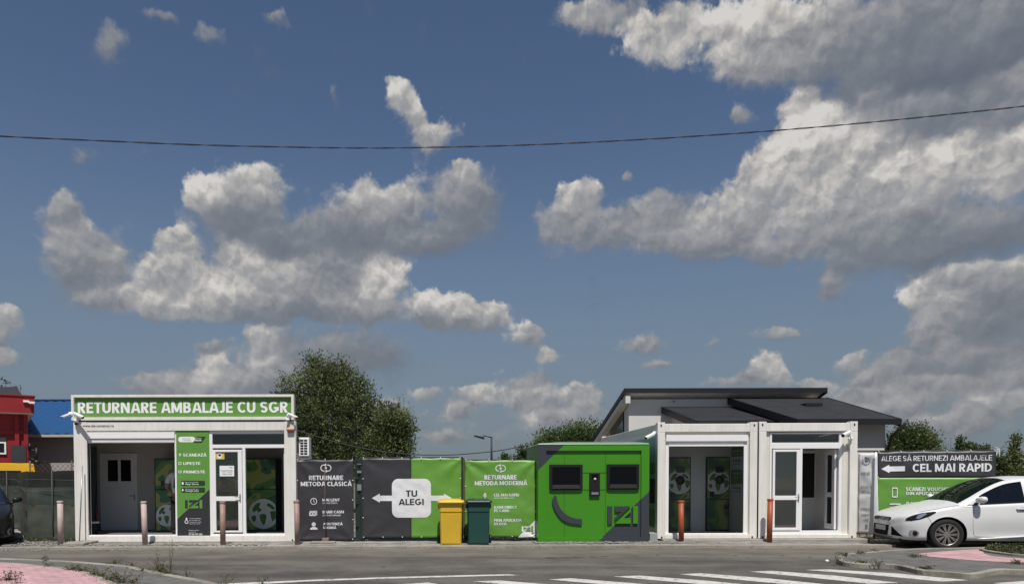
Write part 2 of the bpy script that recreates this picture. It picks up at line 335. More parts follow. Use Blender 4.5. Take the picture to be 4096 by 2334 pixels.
def cap_glyph(ch, t):
    h = t*.88; p = Pen(t,h); T = t/2; H2 = h/2; base = {'Ă':'A','Â':'A','Ș':'S','Ț':'T'}.get(ch,ch)
    def bowl(w, y0, y1, x0=None): ry = (y1-y0)/2-H2; yc = (y0+y1)/2; x0 = T if x0 is None else x0; rx = min(ry*1.08, w-T-x0); p.line([(x0,y1-H2),(w-T-rx,y1-H2)]+ell(w-T-rx,yc,rx,ry,90,-90)[1:-1]+[(w-T-rx,y0+H2),(x0,y0+H2)])
    if base == 'I': w = t; p.bar(0,0,t,1)
    elif base == 'L': w = .54; p.bar(0,0,t,1); p.bar(t,0,w,h)
    elif base == 'T': w = .64; p.bar(0,1-h,w,1); p.bar(w/2-T,0,w/2+T,1-h)
    elif base in 'EF':
        w = .57 if base == 'E' else .55; p.bar(0,0,t,1); p.bar(t,1-h,w,1); p.bar(t,.5-H2,w-.04,.5+H2)
        if base == 'E': p.bar(t,0,w,h)
    elif base == 'H': w = .72; p.bar(0,0,t,1); p.bar(w-t,0,w,1); p.bar(t,.5-H2,w-t,.5+H2)
    elif base == 'U': w = .71; r = w/2-T; p.line([(T,1),(T,r+H2)]+ell(w/2,r+H2,r,r,180,360)[1:-1]+[(w-T,r+H2),(w-T,1)])
    elif base == 'N': w = .75; p.bar(0,0,t,1); p.bar(w-t,0,w,1); p.poly([(0,1),(t*1.12,1),(w,0),(w-t*1.12,0)])
    elif base == 'M': w = .90; p.bar(0,0,t,1); p.bar(w-t,0,w,1); k = t*.62; p.poly([(0,1),(t*1.1,1),(w/2,.36),(w-t*1.1,1),(w,1),(w/2+k*.7,.06+.02),(w/2-k*.7,.06+.02)])
    elif base == 'A': w = .84; s_ = t*1.08; p.poly([(0,0),(s_,0),(w/2,1-h*.9),(w/2+s_*.56,1),(w/2-s_*.56,1)]); p.poly([(w-s_,0),(w,0),(w/2+s_*.56,1),(w/2-s_*.56,1),(w/2,1-h*.9)]); p.bar(w*.22,.20,w*.78,.20+h)
    elif base == 'V': w = .82; s_ = t*1.08; p.poly([(0,1),(s_,1),(w/2+s_*.5,0),(w/2-s_*.5,0)]); p.poly([(w-s_,1),(w,1),(w/2+s_*.5,0),(w/2-s_*.5,0)])
    elif base == 'X': w = .78; p.dia(t*.6,0,w-t*.6,1,t*1.2); p.dia(w-t*.6,0,t*.6,1,t*1.2)
    elif base == 'Z': w = .64; p.bar(0,1-h,w,1); p.bar(0,0,w,h); p.poly([(0,h),(t*1.25,h),(w,1-h),(w-t*1.25,1-h)])
    elif base == 'K': w = .70; p.bar(0,0,t,1); p.dia(t*.9,.38,w-t*.62,1,t*1.2); p.dia(w-t*.6,0,t*1.6,.58,t*1.2)
    elif base == 'Y': w = .76; p.bar(w/2-T,0,w/2+T,.42); p.poly([(0,1),(t*1.1,1),(w/2+T,.42),(w/2-T,.42)]); p.poly([(w-t*1.1,1),(w,1),(w/2+T,.42),(w/2-T,.42)])
    elif base == 'D': w = .74; p.bar(0,0,t,1); ry = .5-H2; rx = min(ry,w-T-t); p.line([(t,1-H2),(w-T-rx,1-H2)]+ell(w-T-rx,.5,rx,ry,90,-90,18)[1:-1]+[(w-T-rx,H2),(t,H2)])
    elif base == 'P': w = .62; p.bar(0,0,t,1); bowl(w,.36,1,t)
    elif base == 'R': w = .65; p.bar(0,0,t,1); bowl(w-.02,.40,1,t); p.dia(w-t*.58,0,w*.50,.42,t*1.16)
    elif base == 'B': w = .64; p.bar(0,0,t,1); bowl(w-.04,.5-H2,1,t); bowl(w,0,.5+H2,t)
    elif base in 'O0Q': w = .86 if base != '0' else .62; p.line(ell(w/2,.5,w/2-T,.5-H2,90,450,32))
    elif base == 'C': w = .80; p.line(ell(w/2+.01,.5,w/2-T,.5-H2,45,315,24))
    elif base == 'G': w = .84; p.line(ell(w/2,.5,w/2-T,.5-H2,45,345,26)); p.bar(w*.52,.5-h*.95,w,.5-h*.0); p.bar(w-t,.18,w,.5-h*.9)
    elif base == 'S': w = .62; r1 = (.5+H2*.0-H2*1.0)/2+H2*0; yc1 = 1-H2-r1; yc2 = H2+r1; rx = w/2-T; p.line(ell(w/2,yc1,rx,r1,25,270,14)[:-1]+ell(w/2,yc2,rx,r1,90,-155,14))
    elif base == 'J': w = .50; r = w/2-T; p.line([(w-T,1),(w-T,r+H2)]+ell(w/2,r+H2,r,r,0,-150)[1:])
    elif base == '1': w = .36; p.bar(w-t,0,w,1); p.poly([(0,.74),(w-t,1-h*.1),(w-t,1-h*1.3),(.04,.74-h)])
    elif base == '7': w = .58; p.bar(0,1-h,w,1); p.dia(t*.9,0,w-t*.6,1-h,t*1.1)
    elif base == '3': w = .58; r1 = (.5-H2)/2; rx = w/2-T; p.line(ell(w/2,1-H2-r1,rx,r1,150,-80,12)); p.line(ell(w/2,H2+r1,rx,r1,80,-150,12))
    elif base == '-': w = .4; p.bar(0,.42,w,.42+h)
    elif base == '/': w = .42; p.dia(T,0,w-T,1,t)
    elif base in '()': w = .30; c = ell(.55,.45,.48,.68,142,218,8); p.line(c if base == '(' else [(w-x,y) for x,y in c])
    else: w = .30
    if ch == 'Ă': p.line(ell(w/2,1.30,.15,.16,200,340,8),t*.62,t*.62)
    if ch == 'Â': p.line([(w/2-.14,1.1),(w/2,1.26),(w/2+.14,1.1)],t*.6,t*.6)
    if ch in 'ȘȚ': p.poly([(w/2-T*.7,-.08),(w/2+T*.7,-.08),(w/2+T*.7,-.22),(w/2-T*.2,-.36),(w/2-T*.7,-.32),(w/2-.0,-.2),(w/2-T*.7,-.2)])
    return w, p.P
def text_into(mb, s, x0, x1, zb, zt, pos, bold=.028, mi=0):
    """letters fitted between x0 and x1, base line zb, capital height up to zt; pos(x, z) gives the point on the surface"""
    if s != s.upper():                            # small mixed case print
        vs, fs = glyphs(s, bold*.4); a = min(v.x for v in vs); b = max(v.x for v in vs); sx = (x1-x0)/(b-a)
        mb.add([pos(x0+(v.x-a)*sx, zb+v.y*(zt-zb)/CAPH) for v in vs], fs, mi); return
    t = .10+bold*3.6; gap = .155-t*.22; X = 0.0; out = []
    for ch in s:
        if ch == ' ': X += .30; continue
        if ch == 'J' and out: X -= .05
        if ch in 'AT' and out and X > 0: X -= .02
        w, P = cap_glyph(ch, t)
        for pts, fs in P: out.append(([(X+x,y) for x,y in pts], fs))
        X += w+gap+{'L':-.07,'T':-.05,'A':-.07,'V':-.05,'P':-.05,'C':-.10,'E':-.02,'Ă':-.07,'R':-.02,'K':-.04}.get(ch,0)-(.05 if False else 0)
    a = min(x for pts,_ in out for x,_ in pts); b = max(x for pts,_ in out for x,_ in pts); sx = (x1-x0)/(b-a)
    for k,(pts,fs) in enumerate(out):             # strokes that cross lie a hair above each other
        q = [Vector(pos(x0+(x-a)*sx, zb+y*(zt-zb))) for x,y in pts]
        if k % 3: q = [p-Vector((0,.0004*(k%3),0)) for p in q]
        mb.add(q, fs, mi)
def cut_grid(o, step):
    """slice a flat mesh so that it can follow a wavy surface"""
    me = o.data; bm = bmesh.new(); bm.from_mesh(me)
    for ax in (0, 2):
        c = [v.co[ax] for v in bm.verts]; lo, hi = min(c), max(c); q = math.ceil(lo/step)*step+.0131
        while q < hi:
            n = [0,0,0]; n[ax] = 1; p = [0,0,0]; p[ax] = q
            bmesh.ops.bisect_plane(bm, geom=bm.verts[:]+bm.edges[:]+bm.faces[:], plane_co=p, plane_no=n, dist=1e-6); q += step
    bm.to_mesh(me); bm.free()
def arc(cx, cz, r, a0, a1, n=16, sx=1.0): return [(cx+sx*r*math.cos(rad(a0+(a1-a0)*i/n)), cz+r*math.sin(rad(a0+(a1-a0)*i/n))) for i in range(n+1)]
def rrect(x0, x1, z0, z1, r, n=6): return arc(x1-r,z0+r,r,-90,0,n)+arc(x1-r,z1-r,r,0,90,n)+arc(x0+r,z1-r,r,90,180,n)+arc(x0+r,z0+r,r,180,270,n)
def ringfaces(mb, outer, inner, pos, mi=0):
    n = len(outer); k = len(mb.v)
    mb.v += [Vector(pos(*p)) for p in outer]+[Vector(pos(*p)) for p in inner]
    for i in range(n-1): mb.f.append([k+i,k+i+1,k+n+i+1,k+n+i]); mb.mi.append(mi); mb.sm.append(False)
def loop_logo(mb, cx, cz, w, h, pos, mi=0):     # two arrows running round into a pill shaped loop
    r = h/2; th = h*.13
    for sg in (1, -1):
        o = [(cx+sg*(w/2-r)*1+sg*r*math.cos(rad(a)), cz+r*math.sin(rad(a))) for a in range(-100, 101, 20)]
        i = [(cx+sg*(w/2-r)*1+sg*(r-th)*math.cos(rad(a)), cz+(r-th)*math.sin(rad(a))) for a in range(-100, 101, 20)]
        ringfaces(mb, o, i, pos, mi)
    a = h*.24
    mb.add([pos(cx+.02*w,cz+r-th/2-a), pos(cx+.02*w,cz+r-th/2+a), pos(cx-.18*w,cz+r-th/2)], [(0,1,2)], mi)
    mb.add([pos(cx-.02*w,cz-r+th/2-a), pos(cx-.02*w,cz-r+th/2+a), pos(cx+.18*w,cz-r+th/2)], [(0,1,2)], mi)
    q = h*.14; mb.add([pos(cx-q,cz-q),pos(cx+q,cz-q),pos(cx+q,cz+q),pos(cx-q,cz+q)], [(0,1,2,3)], mi)
def izi_pieces(x0, x1, z0, z1):
    """the three letters I Z I as polygons, cut by the diagonal: (polygon, upper?)"""
    w, h = x1-x0, z1-z0
    P = lambda pts: [(x0+a*w, z0+b*h) for a, b in pts]
    return [(P([(0,0),(.155,0),(.155,1),(0,1)]), True),
            (P([(.235,1),(.765,1),(.235,.10),(.235,.42),(.50,.70),(.235,.70)][:1]+[(.745,1),(.235,.16),(.235,.32),(.46,.69),(.235,.69)]), True),
            (P([(.765,0),(.255,0),(.765,.84),(.765,.68),(.54,.31),(.765,.31)]), False),
            (P([(.845,0),(1,0),(1,1),(.845,1)]), False)]
# ------------------------------------------------------------------ ground, road, pavements
FR = 16.2                                        # distance of the container fronts
RZ = -0.04                                       # road level
def shade_ground(name, cols, scale, rough=.95, bump=.5, bscale=40, dust=None):
    m = bpy.data.materials.new(name); m.use_nodes = True; t = m.node_tree; L = t.links.new
    b = t.nodes['Principled BSDF']; b.inputs['Roughness'].default_value = rough; b.inputs['Specular IOR Level'].default_value = .25
    tc = N(t, 'ShaderNodeTexCoord'); P = tc.outputs['Object']
    n1 = N(t, 'ShaderNodeTexNoise'); L(P, n1.inputs['Vector']); n1.inputs['Scale'].default_value = scale; n1.inputs['Detail'].default_value = 6; n1.inputs['Roughness'].default_value = .65
    n2 = N(t, 'ShaderNodeTexNoise'); L(P, n2.inputs['Vector']); n2.inputs['Scale'].default_value = bscale; n2.inputs['Detail'].default_value = 4; n2.inputs['Roughness'].default_value = .7
    mp = N(t, 'ShaderNodeMapping'); mp.inputs['Scale'].default_value = (.12, .8, 1); L(P, mp.inputs['Vector'])
    n3 = N(t, 'ShaderNodeTexNoise'); L(mp.outputs[0], n3.inputs['Vector']); n3.inputs['Scale'].default_value = 2.2; n3.inputs['Detail'].default_value = 5
    ad = N(t, 'ShaderNodeMath', operation='MULTIPLY_ADD'); L(n2.outputs[0], ad.inputs[0]); ad.inputs[1].default_value = .55
    a2 = N(t, 'ShaderNodeMath', operation='MULTIPLY_ADD'); L(n1.outputs[0], a2.inputs[0]); a2.inputs[1].default_value = .6
    a3 = N(t, 'ShaderNodeMath', operation='MULTIPLY'); L(n3.outputs[0], a3.inputs[0]); a3.inputs[1].default_value = .6
    L(a3.outputs[0], a2.inputs[2]); L(a2.outputs[0], ad.inputs[2])
    cr = N(t, 'ShaderNodeValToRGB'); L(ad.outputs[0], cr.inputs[0])
    e = cr.color_ramp.elements; e[0].position = .62; e[0].color = (*cols[0],1); e[1].position = 1.12 if False else 1.0; e[1].color = (*cols[-1],1)
    if len(cols) > 2: q = e.new(.84); q.color = (*cols[1],1)
    col = cr.outputs[0]
    if dust:
        sp = N(t, 'ShaderNodeSeparateXYZ'); L(P, sp.inputs[0])
        for (y0, y1, c, amt) in dust:
            r = N(t, 'ShaderNodeMapRange', interpolation_type='SMOOTHSTEP'); r.inputs['From Min'].default_value = y0; r.inputs['From Max'].default_value = y1
            wob = N(t, 'ShaderNodeMath', operation='MULTIPLY_ADD'); L(n3.outputs[0], wob.inputs[0]); wob.inputs[1].default_value = 1.6
            sub = N(t, 'ShaderNodeMath', operation='SUBTRACT'); L(sp.outputs[1], sub.inputs[0]); sub.inputs[1].default_value = .8; L(sub.outputs[0], wob.inputs[2])
            L(wob.outputs[0], r.inputs['Value'])
            k = N(t, 'ShaderNodeMath', operation='MULTIPLY'); L(r.outputs[0], k.inputs[0]); L(n1.outputs[0], k.inputs[1])
            k2 = N(t, 'ShaderNodeMath', operation='MULTIPLY', use_clamp=True); L(k.outputs[0], k2.inputs[0]); k2.inputs[1].default_value = amt
            mx = N(t, 'ShaderNodeMix', data_type='RGBA'); L(k2.outputs[0], mx.inputs[0]); L(col, mx.inputs[6]); mx.inputs[7].default_value = (*c,1); col = mx.outputs[2]
    L(col, b.inputs['Base Color'])
    bp = N(t, 'ShaderNodeBump'); bp.inputs['Strength'].default_value = bump; bp.inputs['Distance'].default_value = .012; L(n2.outputs[0], bp.inputs['Height']); L(bp.outputs[0], b.inputs['Normal'])
    return m
ASPHALT = shade_ground('asphalt', [(.050,.045,.041),(.088,.079,.071),(.140,.127,.113)], .9, bscale=38, dust=[(12.2,15.3,(.175,.158,.132),1.35)])
DIRT = shade_ground('dirt', [(.10,.09,.06),(.17,.15,.11),(.23,.21,.17)], .6, bscale=9)
GRAVEL = shade_ground('gravel', [(.09,.085,.078),(.20,.19,.175),(.36,.345,.32)], 3.0, bscale=30, bump=1.0)
MB().quad((-900,-300,-.07),(900,-300,-.07),(900,2200,-.07),(-900,2200,-.07)).build('ground', DIRT)['kind'] = 'structure'
bpy.data.objects['ground']['kind'] = 'structure'
road = tag(MB().quad((-120,-40,RZ),(120,-40,RZ),(120,15.1,RZ),(-120,15.1,RZ)).build('road', ASPHALT), kind='structure')
# verge of packed gravel behind the kerb, gently uneven
vb = MB(); nx, ny = 180, 14; x0, x1, y0, y1 = -16, 9.45, 15.2, 24
def verge_z(x, y): return .004+.022*(noise.noise((x*1.1,y*1.7,0))+.5*noise.noise((x*4,y*4,3)))*min(1,(y-15.2)/.3)
vv = [(x0+(x1-x0)*i/nx, y0+(y1-y0)*(j/ny)**1.6, verge_z(x0+(x1-x0)*i/nx, y0+(y1-y0)*(j/ny)**1.6)) for j in range(ny+1) for i in range(nx+1)]
vb.add(vv, [(j*(nx+1)+i, j*(nx+1)+i+1, (j+1)*(nx+1)+i+1, (j+1)*(nx+1)+i) for j in range(ny) for i in range(nx)], 0, True)
tag(vb.build('gravel_verge', GRAVEL), kind='structure')
KERB = shade_ground('kerb_concrete', [(.15,.135,.11),(.235,.215,.175),(.32,.295,.245)], 1.6, bscale=22)
kb = MB(); x = -16.0
while x < 9.3:                                   # separate kerb stones laid end to end
    w = .985; j = random.uniform(-.008,.008); h = random.uniform(-.006,.006)
    kb.box(x, x+w+.012, 15.04+j*.4, 15.24, -.08, .016+h*.3); x += 1.0
tag(kb.build('kerb', KERB, bevel=.006), kind='structure')

def paver_mat(name, c1, c2, joint, bw=.2, bh=.1, rot=0):
    m = bpy.data.materials.new(name); m.use_nodes = True; t = m.node_tree; L = t.links.new
    b = t.nodes['Principled BSDF']; b.inputs['Roughness'].default_value = .9; b.inputs['Specular IOR Level'].default_value = .25
    tc = N(t, 'ShaderNodeTexCoord'); mp = N(t, 'ShaderNodeMapping'); mp.inputs['Rotation'].default_value = (0,0,rot); L(tc.outputs['Object'], mp.inputs['Vector'])
    br = N(t, 'ShaderNodeTexBrick'); L(mp.outputs[0], br.inputs['Vector']); br.inputs['Scale'].default_value = 1
    br.inputs['Brick Width'].default_value = bw; br.inputs['Row Height'].default_value = bh; br.inputs['Mortar Size'].default_value = .006; br.inputs['Mortar Smooth'].default_value = .3
    br.inputs['Color1'].default_value = (*c1,1); br.inputs['Color2'].default_value = (*c2,1); br.inputs['Mortar'].default_value = (*joint,1)
    n = N(t, 'ShaderNodeTexNoise'); L(tc.outputs['Object'], n.inputs['Vector']); n.inputs['Scale'].default_value = 2.5; n.inputs['Detail'].default_value = 7; n.inputs['Roughness'].default_value = .7
    r = N(t, 'ShaderNodeMapRange'); L(n.outputs[0], r.inputs['Value']); r.inputs['From Min'].default_value = .3; r.inputs['From Max'].default_value = .7; r.inputs['To Min'].default_value = .72; r.inputs['To Max'].default_value = 1.15
    mx = N(t, 'ShaderNodeVectorMath', operation='SCALE'); L(br.outputs['Color'], mx.inputs[0]); L(r.outputs[0], mx.inputs['Scale']); L(mx.outputs[0], b.inputs['Base Color'])
    bp = N(t, 'ShaderNodeBump'); bp.inputs['Strength'].default_value = .7; bp.inputs['Distance'].default_value = .01; bp.invert = True; L(br.outputs['Fac'], bp.inputs['Height']); L(bp.outputs[0], b.inputs['Normal'])
    return m
PAVE = paver_mat('grey_pavers', (.150,.148,.135), (.125,.124,.116), (.035,.034,.03), .40, .40, rad(14))
PINK = paver_mat('pink_pavers', (.50,.30,.315), (.56,.36,.37), (.30,.18,.18), .2, .1, rad(8))
def sheet(name, pts, z, m, wob=0.0):
    mb = MB(); mb.add([(p.x, p.y, z) for p in pts], [tuple(range(len(pts)))]); o = mb.build(name, m, fix=False)
    if o.data.polygons[0].normal.z < 0: o.data.flip_normals()
    return o
def kerb_run(mb, pts, w, z0, z1, side=1):   # one continuous strip of kerb
    P = [Vector((p.x,p.y,0)) for p in pts]; off = []
    for i in range(len(P)):
        d = (P[min(i+1,len(P)-1)]-P[max(i-1,0)]).normalized(); off.append(Vector((-d.y,d.x,0))*w*side)
    v = []; n = len(P); e = .012*side
    for i in range(n):
        a, d = P[i], P[i]+off[i]; q = off[i].normalized()*.012
        v += [(a.x,a.y,z0),(a.x,a.y,z1-.012),(a.x+q.x,a.y+q.y,z1),(d.x-q.x,d.y-q.y,z1),(d.x,d.y,z1-.012),(d.x,d.y,z0)]
    mb.add(v, [(6*i+j,6*i+6+j,6*i+7+j,6*i+1+j) for i in range(n-1) for j in range(5)]+[(0,1,2,3,4,5),tuple(6*(n-1)+j for j in range(5,-1,-1))])
def smooth(pts, n=3):
    """Catmull-Rom through pixel points"""
    out = []
    for i in range(len(pts)-1):
        p0, p1, p2, p3 = pts[max(i-1,0)], pts[i], pts[i+1], pts[min(i+2,len(pts)-1)]
        for k in range(n):
            t = k/n; out.append(tuple(.5*((2*p1[j])+(-p0[j]+p2[j])*t+(2*p0[j]-5*p1[j]+4*p2[j]-p3[j])*t*t+(-p0[j]+3*p1[j]-3*p2[j]+p3[j])*t**3) for j in (0,1)))
    return out+[pts[-1]]
# left pavement with its pink path
zl = .015
le = [gnd(x,y,zl) for x,y in smooth([(-700,2222),(-300,2226),(0,2232),(130,2236),(260,2241),(380,2250),(520,2263),(620,2284),(700,2299),(800,2317),(880,2334),(980,2362),(1080,2410),(1150,2480)])]
base = [gnd(900,2700,zl), gnd(-700,2700,zl)]
tag(sheet('left_pavement', le+base, zl, PAVE), kind='structure')
k = MB(); kerb_run(k, le, -.11, -.07, zl+.012); tag(k.build('left_kerb', KERB), kind='structure')
pk = [gnd(x,y,zl) for x,y in smooth([(-700,2240),(-300,2243),(0,2250),(130,2260),(250,2273),(330,2290),(390,2311),(440,2334),(500,2370),(560,2430)])]
tag(sheet('left_pink_path', pk+[gnd(500,2600,zl), gnd(-700,2600,zl)], zl+.005, PINK), kind='structure')
k = MB(); kerb_run(k, pk, .09, zl-.02, zl+.008); tag(k.build('left_path_edging', KERB), kind='structure')
# right island
zr = .03
far = smooth([(3347,2234),(3352,2223),(3375,2214),(3450,2208),(3550,2199),(3680,2192),(3800,2190),(3950,2187),(4096,2185),(4400,2182),(4900,2180)])
near = smooth([(3347,2234),(3352,2240),(3372,2246),(3420,2252),(3480,2256),(3560,2257),(3600,2261),(3640,2270),(3690,2280),(3780,2286),(3880,2294),(3930,2290),(4000,2277),(4060,2278),(4200,2284),(4900,2312)])
fw = [gnd(x,y,zr) for x,y in far]; nw = [gnd(x,y,zr) for x,y in near]
tag(sheet('right_pavement', fw+nw[:0:-1], zr, PAVE), kind='structure')
k = MB(); kerb_run(k, nw, .10, -.07, zr+.012); kerb_run(k, fw, -.10, -.07, zr+.012); tag(k.build('right_kerb', KERB), kind='structure')
pr = [gnd(x,y,zr) for x,y in [(3665,2214),(3740,2206),(3830,2199),(3925,2194),(3932,2203),(3935,2212),(3965,2222),(4096,2233),(4300,2243),(4300,2258),(4096,2248),(4000,2246),(3900,2240),(3800,2232),(3720,2225)]]
tag(sheet('right_pink_path', pr, zr+.005, PINK), kind='structure')
bedp = [gnd(x,y,zr) for x,y in smooth([(4700,2247),(4300,2238),(4096,2224),(4020,2216),(3965,2208),(3938,2201),(3945,2196),(4000,2193),(4096,2190),(4300,2188)])]
SOIL = shade_ground('bed_soil', [(.05,.045,.03),(.08,.07,.05),(.11,.1,.07)], 3, bscale=25)
tag(sheet('planting_bed', bedp, zr+.012, SOIL), kind='structure')
k = MB(); kerb_run(k, bedp[:17], .08, zr-.02, zr+.045); tag(k.build('bed_kerb', KERB), kind='structure')

# painted markings belong to the road
def paint_mat():
    m = bpy.data.materials.new('road_paint'); m.use_nodes = True; t = m.node_tree; L = t.links.new; b = t.nodes['Principled BSDF']
    b.inputs['Roughness'].default_value = .8; tc = N(t, 'ShaderNodeTexCoord')
    n = N(t, 'ShaderNodeTexNoise'); L(tc.outputs['Object'], n.inputs['Vector']); n.inputs['Scale'].default_value = 9; n.inputs['Detail'].default_value = 8; n.inputs['Roughness'].default_value = .75
    r = N(t, 'ShaderNodeValToRGB'); L(n.outputs[0], r.inputs[0]); e = r.color_ramp.elements
    e[0].position = .34; e[0].color = (.12,.11,.10,1); e[1].position = .46; e[1].color = (.52,.50,.46,1); q = e.new(.75); q.color = (.62,.60,.56,1)
    L(r.outputs[0], b.inputs['Base Color']); return m
PAINT = paint_mat()
for pts in ([(1588,2336),(1713,2328),(1760,2336),(1900,2352),(1850,2360)], [(1888,2323),(2003,2320),(2150,2332),(2400,2356),(2300,2362)],
            [(2195,2316),(2282,2311),(2560,2333),(2900,2362),(2830,2372)], [(2452,2304),(2556,2300),(2830,2321),(3090,2346),(3000,2352)],
            [(2716,2295),(2802,2291),(3080,2312),(3330,2338),(3250,2345)], [(2997,2285),(3085,2281),(3345,2301),(3595,2329),(3480,2333),(3200,2304)],
            [(3222,2278),(3312,2275),(3600,2293),(3873,2319),(3765,2324),(3480,2297)], [(3970,2331),(4100,2322),(4300,2336),(4200,2347)]):
    o = MB().add([(*gnd(x,y,RZ).xy, RZ+.004) for x,y in pts], [tuple(range(len(pts)))]).build('crossing_stripe', PAINT, road, fix=False)
    if o.data.polygons[0].normal.z < 0: o.data.flip_normals()
pts = [(860,2334),(930,2331),(1250,2317),(1500,2308),(1800,2300),(2030,2295),(2078,2299),(1800,2306),(1500,2314),(1250,2323),(930,2340),(860,2343)]
o = MB().add([(*gnd(x,y,RZ).xy, RZ+.004) for x,y in pts], [tuple(range(len(pts)))]).build('edge_line', PAINT, road, fix=False)
if o.data.polygons[0].normal.z < 0: o.data.flip_normals()
PATCH = shade_ground('asphalt_patch', [(.04,.037,.035),(.06,.055,.05),(.08,.073,.066)], 2, bscale=45)
def blob_poly(px, py, rx, ry, z, n=14, sd=0):
    rn = random.Random(sd); c = []
    for i in range(n):
        q = 2*math.pi*i/n; s = rn.uniform(.7,1.2); c.append(gnd(px+rx*s*math.cos(q), py+ry*s*math.sin(q), z))
    return c
cb = MB()
for i, (x, y, rx, ry) in enumerate([(2205,2229,26,2),(2260,2228,22,2),(2310,2226,30,2),(2370,2225,24,1.5),(2420,2224,20,1.5),(2545,2221,10,2),(1533,2265,9,3),(2630,2218,9,1.5),(3130,2219,9,1.5),(3240,2227,8,1.5),(2940,2220,8,1.2),(2990,2229,7,1.5)]):
    c = blob_poly(x,y,rx,ry,RZ,sd=i); cb.add([(p.x,p.y,RZ+.003) for p in c], [tuple(range(len(c)))[::-1]])
o = cb.build('surface_cracks', PATCH, road, fix=False); o['kind'] = 'stuff'
for p in o.data.polygons:
    if p.normal.z < 0: p.flip()

# loose stones along the kerb and under the fences
STONE = mat('grey_stone', (.21,.20,.185), .9, var=.4, vscale=6)
def stones(name, boxes, n, smin, smax, zf, seed):
    rn = random.Random(seed); mb = MB(); ico = [(0,0,1),(.9,0,.2),(.28,.85,.2),(-.72,.53,.15),(-.72,-.53,.2),(.28,-.85,.1),(0,0,-.8)]
    ft = [(0,1,2),(0,2,3),(0,3,4),(0,4,5),(0,5,1),(6,2,1),(6,3,2),(6,4,3),(6,5,4),(6,1,5)]
    for _ in range(n):
        x0,x1,y0,y1 = rn.choice(boxes); x = rn.uniform(x0,x1); y = rn.uniform(y0,y1); s = rn.uniform(smin,smax)*(rn.random()**1.5+.35)
        q = rn.uniform(0,6.3); sx,sy,sz = s*rn.uniform(.7,1.4), s*rn.uniform(.7,1.2), s*rn.uniform(.4,.8)
        mb.add([(x+(a*math.cos(q)-b*math.sin(q))*sx, y+(a*math.sin(q)+b*math.cos(q))*sy, zf+c*sz+sz*.3) for a,b,c in ico], ft)
    return tag(mb.build(name, STONE), kind='stuff')
xA, xB = at(2000,2170,15.9).x, at(2650,2170,15.9).x
stones('gravel_stones', [(xA+.8,xB,15.55,16.15),(xA+.8,xB,15.6,15.95),(-10.5,-4.2,15.3,15.7),(-10.5,-8.6,15.4,16.5),(xB,6.3,15.5,15.9)], 2600, .014, .04, .008, 3)
stones('kerb_rubble', [(-11,-5.5,14.84,15.03),(-8,9,14.92,15.03),(-11,-7,14.80,15.03)], 650, .01, .032, RZ, 4)
# ------------------------------------------------------------------ office container kiosks
def R_(x0,y0,x1,y1,Y=FR): return rect(x0,y0,x1,y1,Y)
SIGNG = mat('sign_green', (.115,.285,.05), .45, var=.05, vscale=2)
TINT = glass('tinted_glass', (.42,.45,.45), .10)
def posterfn(Y): return lambda x, z: (x, Y, z)
def lettering(parent, items, Y, m, name='lettering', extra=None):
    """items: (text, px0, py_top, px1, py_base, bold); one part per line"""
    for it in items:
        t_, a, t, b, bs = it[:5]; X0,X1,Z0,Z1 = rect(a,t,b,bs,Y); mb = MB()
        text_into(mb, t_, X0, X1, Z0, Z1, posterfn(Y), it[5] if len(it) > 5 else .028); mb.build(name, m, parent, fix=False)
    if extra:
        L_ = []
        def nx(): L_.append(MB()); return L_[-1]
        extra(nx)
        for mb in L_: mb.build('icon', m, parent, fix=False)

# ---- left kiosk
X0, X1, Z0, Z1 = R_(297,1684,1184,2166)
kL = thing('container_kiosk', 'long white container kiosk with open shutter window, green side panel and half glazed door', 'kiosk', ((X0+X1)/2, FR, 0))
ixL = dict(x0=X0, x1=X1)
_,_,zt0,zt1 = R_(300,1684,1180,1721); _,_,zb0,zb1 = R_(300,2141,1180,2164)
pl = R_(297,1684,350,2166)[1]; pr_ = R_(1138,1684,1184,2166)[0]
BK = 18.6                                        # back of the left kiosk; its right wall runs back askew
xb1 = X1 - 0.62; xb0 = X0 - 0.92
b = MB(); b.box(X0, pl, FR, FR+.16, 0.03, zt1); b.box(pr_, X1, FR, FR+.16, 0.03, zt1)
b.box(pl, pr_, FR+.004, FR+.16, zt0, zt1-.004); b.box(pl, pr_, FR+.004, FR+.16, zb0, zb1)
b.build('frame', WHITE, kL, bevel=.008)
# walls, floor and roof; the inside is one open room with a rear partition
b = MB(); b.hexa([(X0+.01,FR+.16,.06),(X0+.07,FR+.16,.06),(xb0+.07,BK,.06),(xb0+.01,BK,.06),(X0+.01,FR+.16,zt0),(X0+.07,FR+.16,zt0),(xb0+.07,BK,zt0),(xb0+.01,BK,zt0)])
b.hexa([(X1-.07,FR+.16,.06),(X1-.01,FR+.16,.06),(xb1,BK,.06),(xb1-.06,BK,.06),(X1-.07,FR+.16,zt0),(X1-.01,FR+.16,zt0),(xb1,BK,zt0),(xb1-.06,BK,zt0)])
b.hexa([(xb0+.075,BK-.08,.06),(xb1-.065,BK-.08,.06),(xb1-.065,BK-.003,.06),(xb0+.075,BK-.003,.06),(xb0+.075,BK-.08,zt0),(xb1-.065,BK-.08,zt0),(xb1-.065,BK-.003,zt0),(xb0+.075,BK-.003,zt0)])
b.build('wall', INNER, kL)
b = MB(); b.hexa([(X0+.01,FR+.16,.05),(X1-.01,FR+.16,.05),(xb1,BK,.05),(xb0+.01,BK,.05),(X0+.01,FR+.16,zb1-.03),(X1-.01,FR+.16,zb1-.03),(xb1,BK,zb1-.03),(xb0+.01,BK,zb1-.03)])
b.build('floor', INFLOOR, kL)
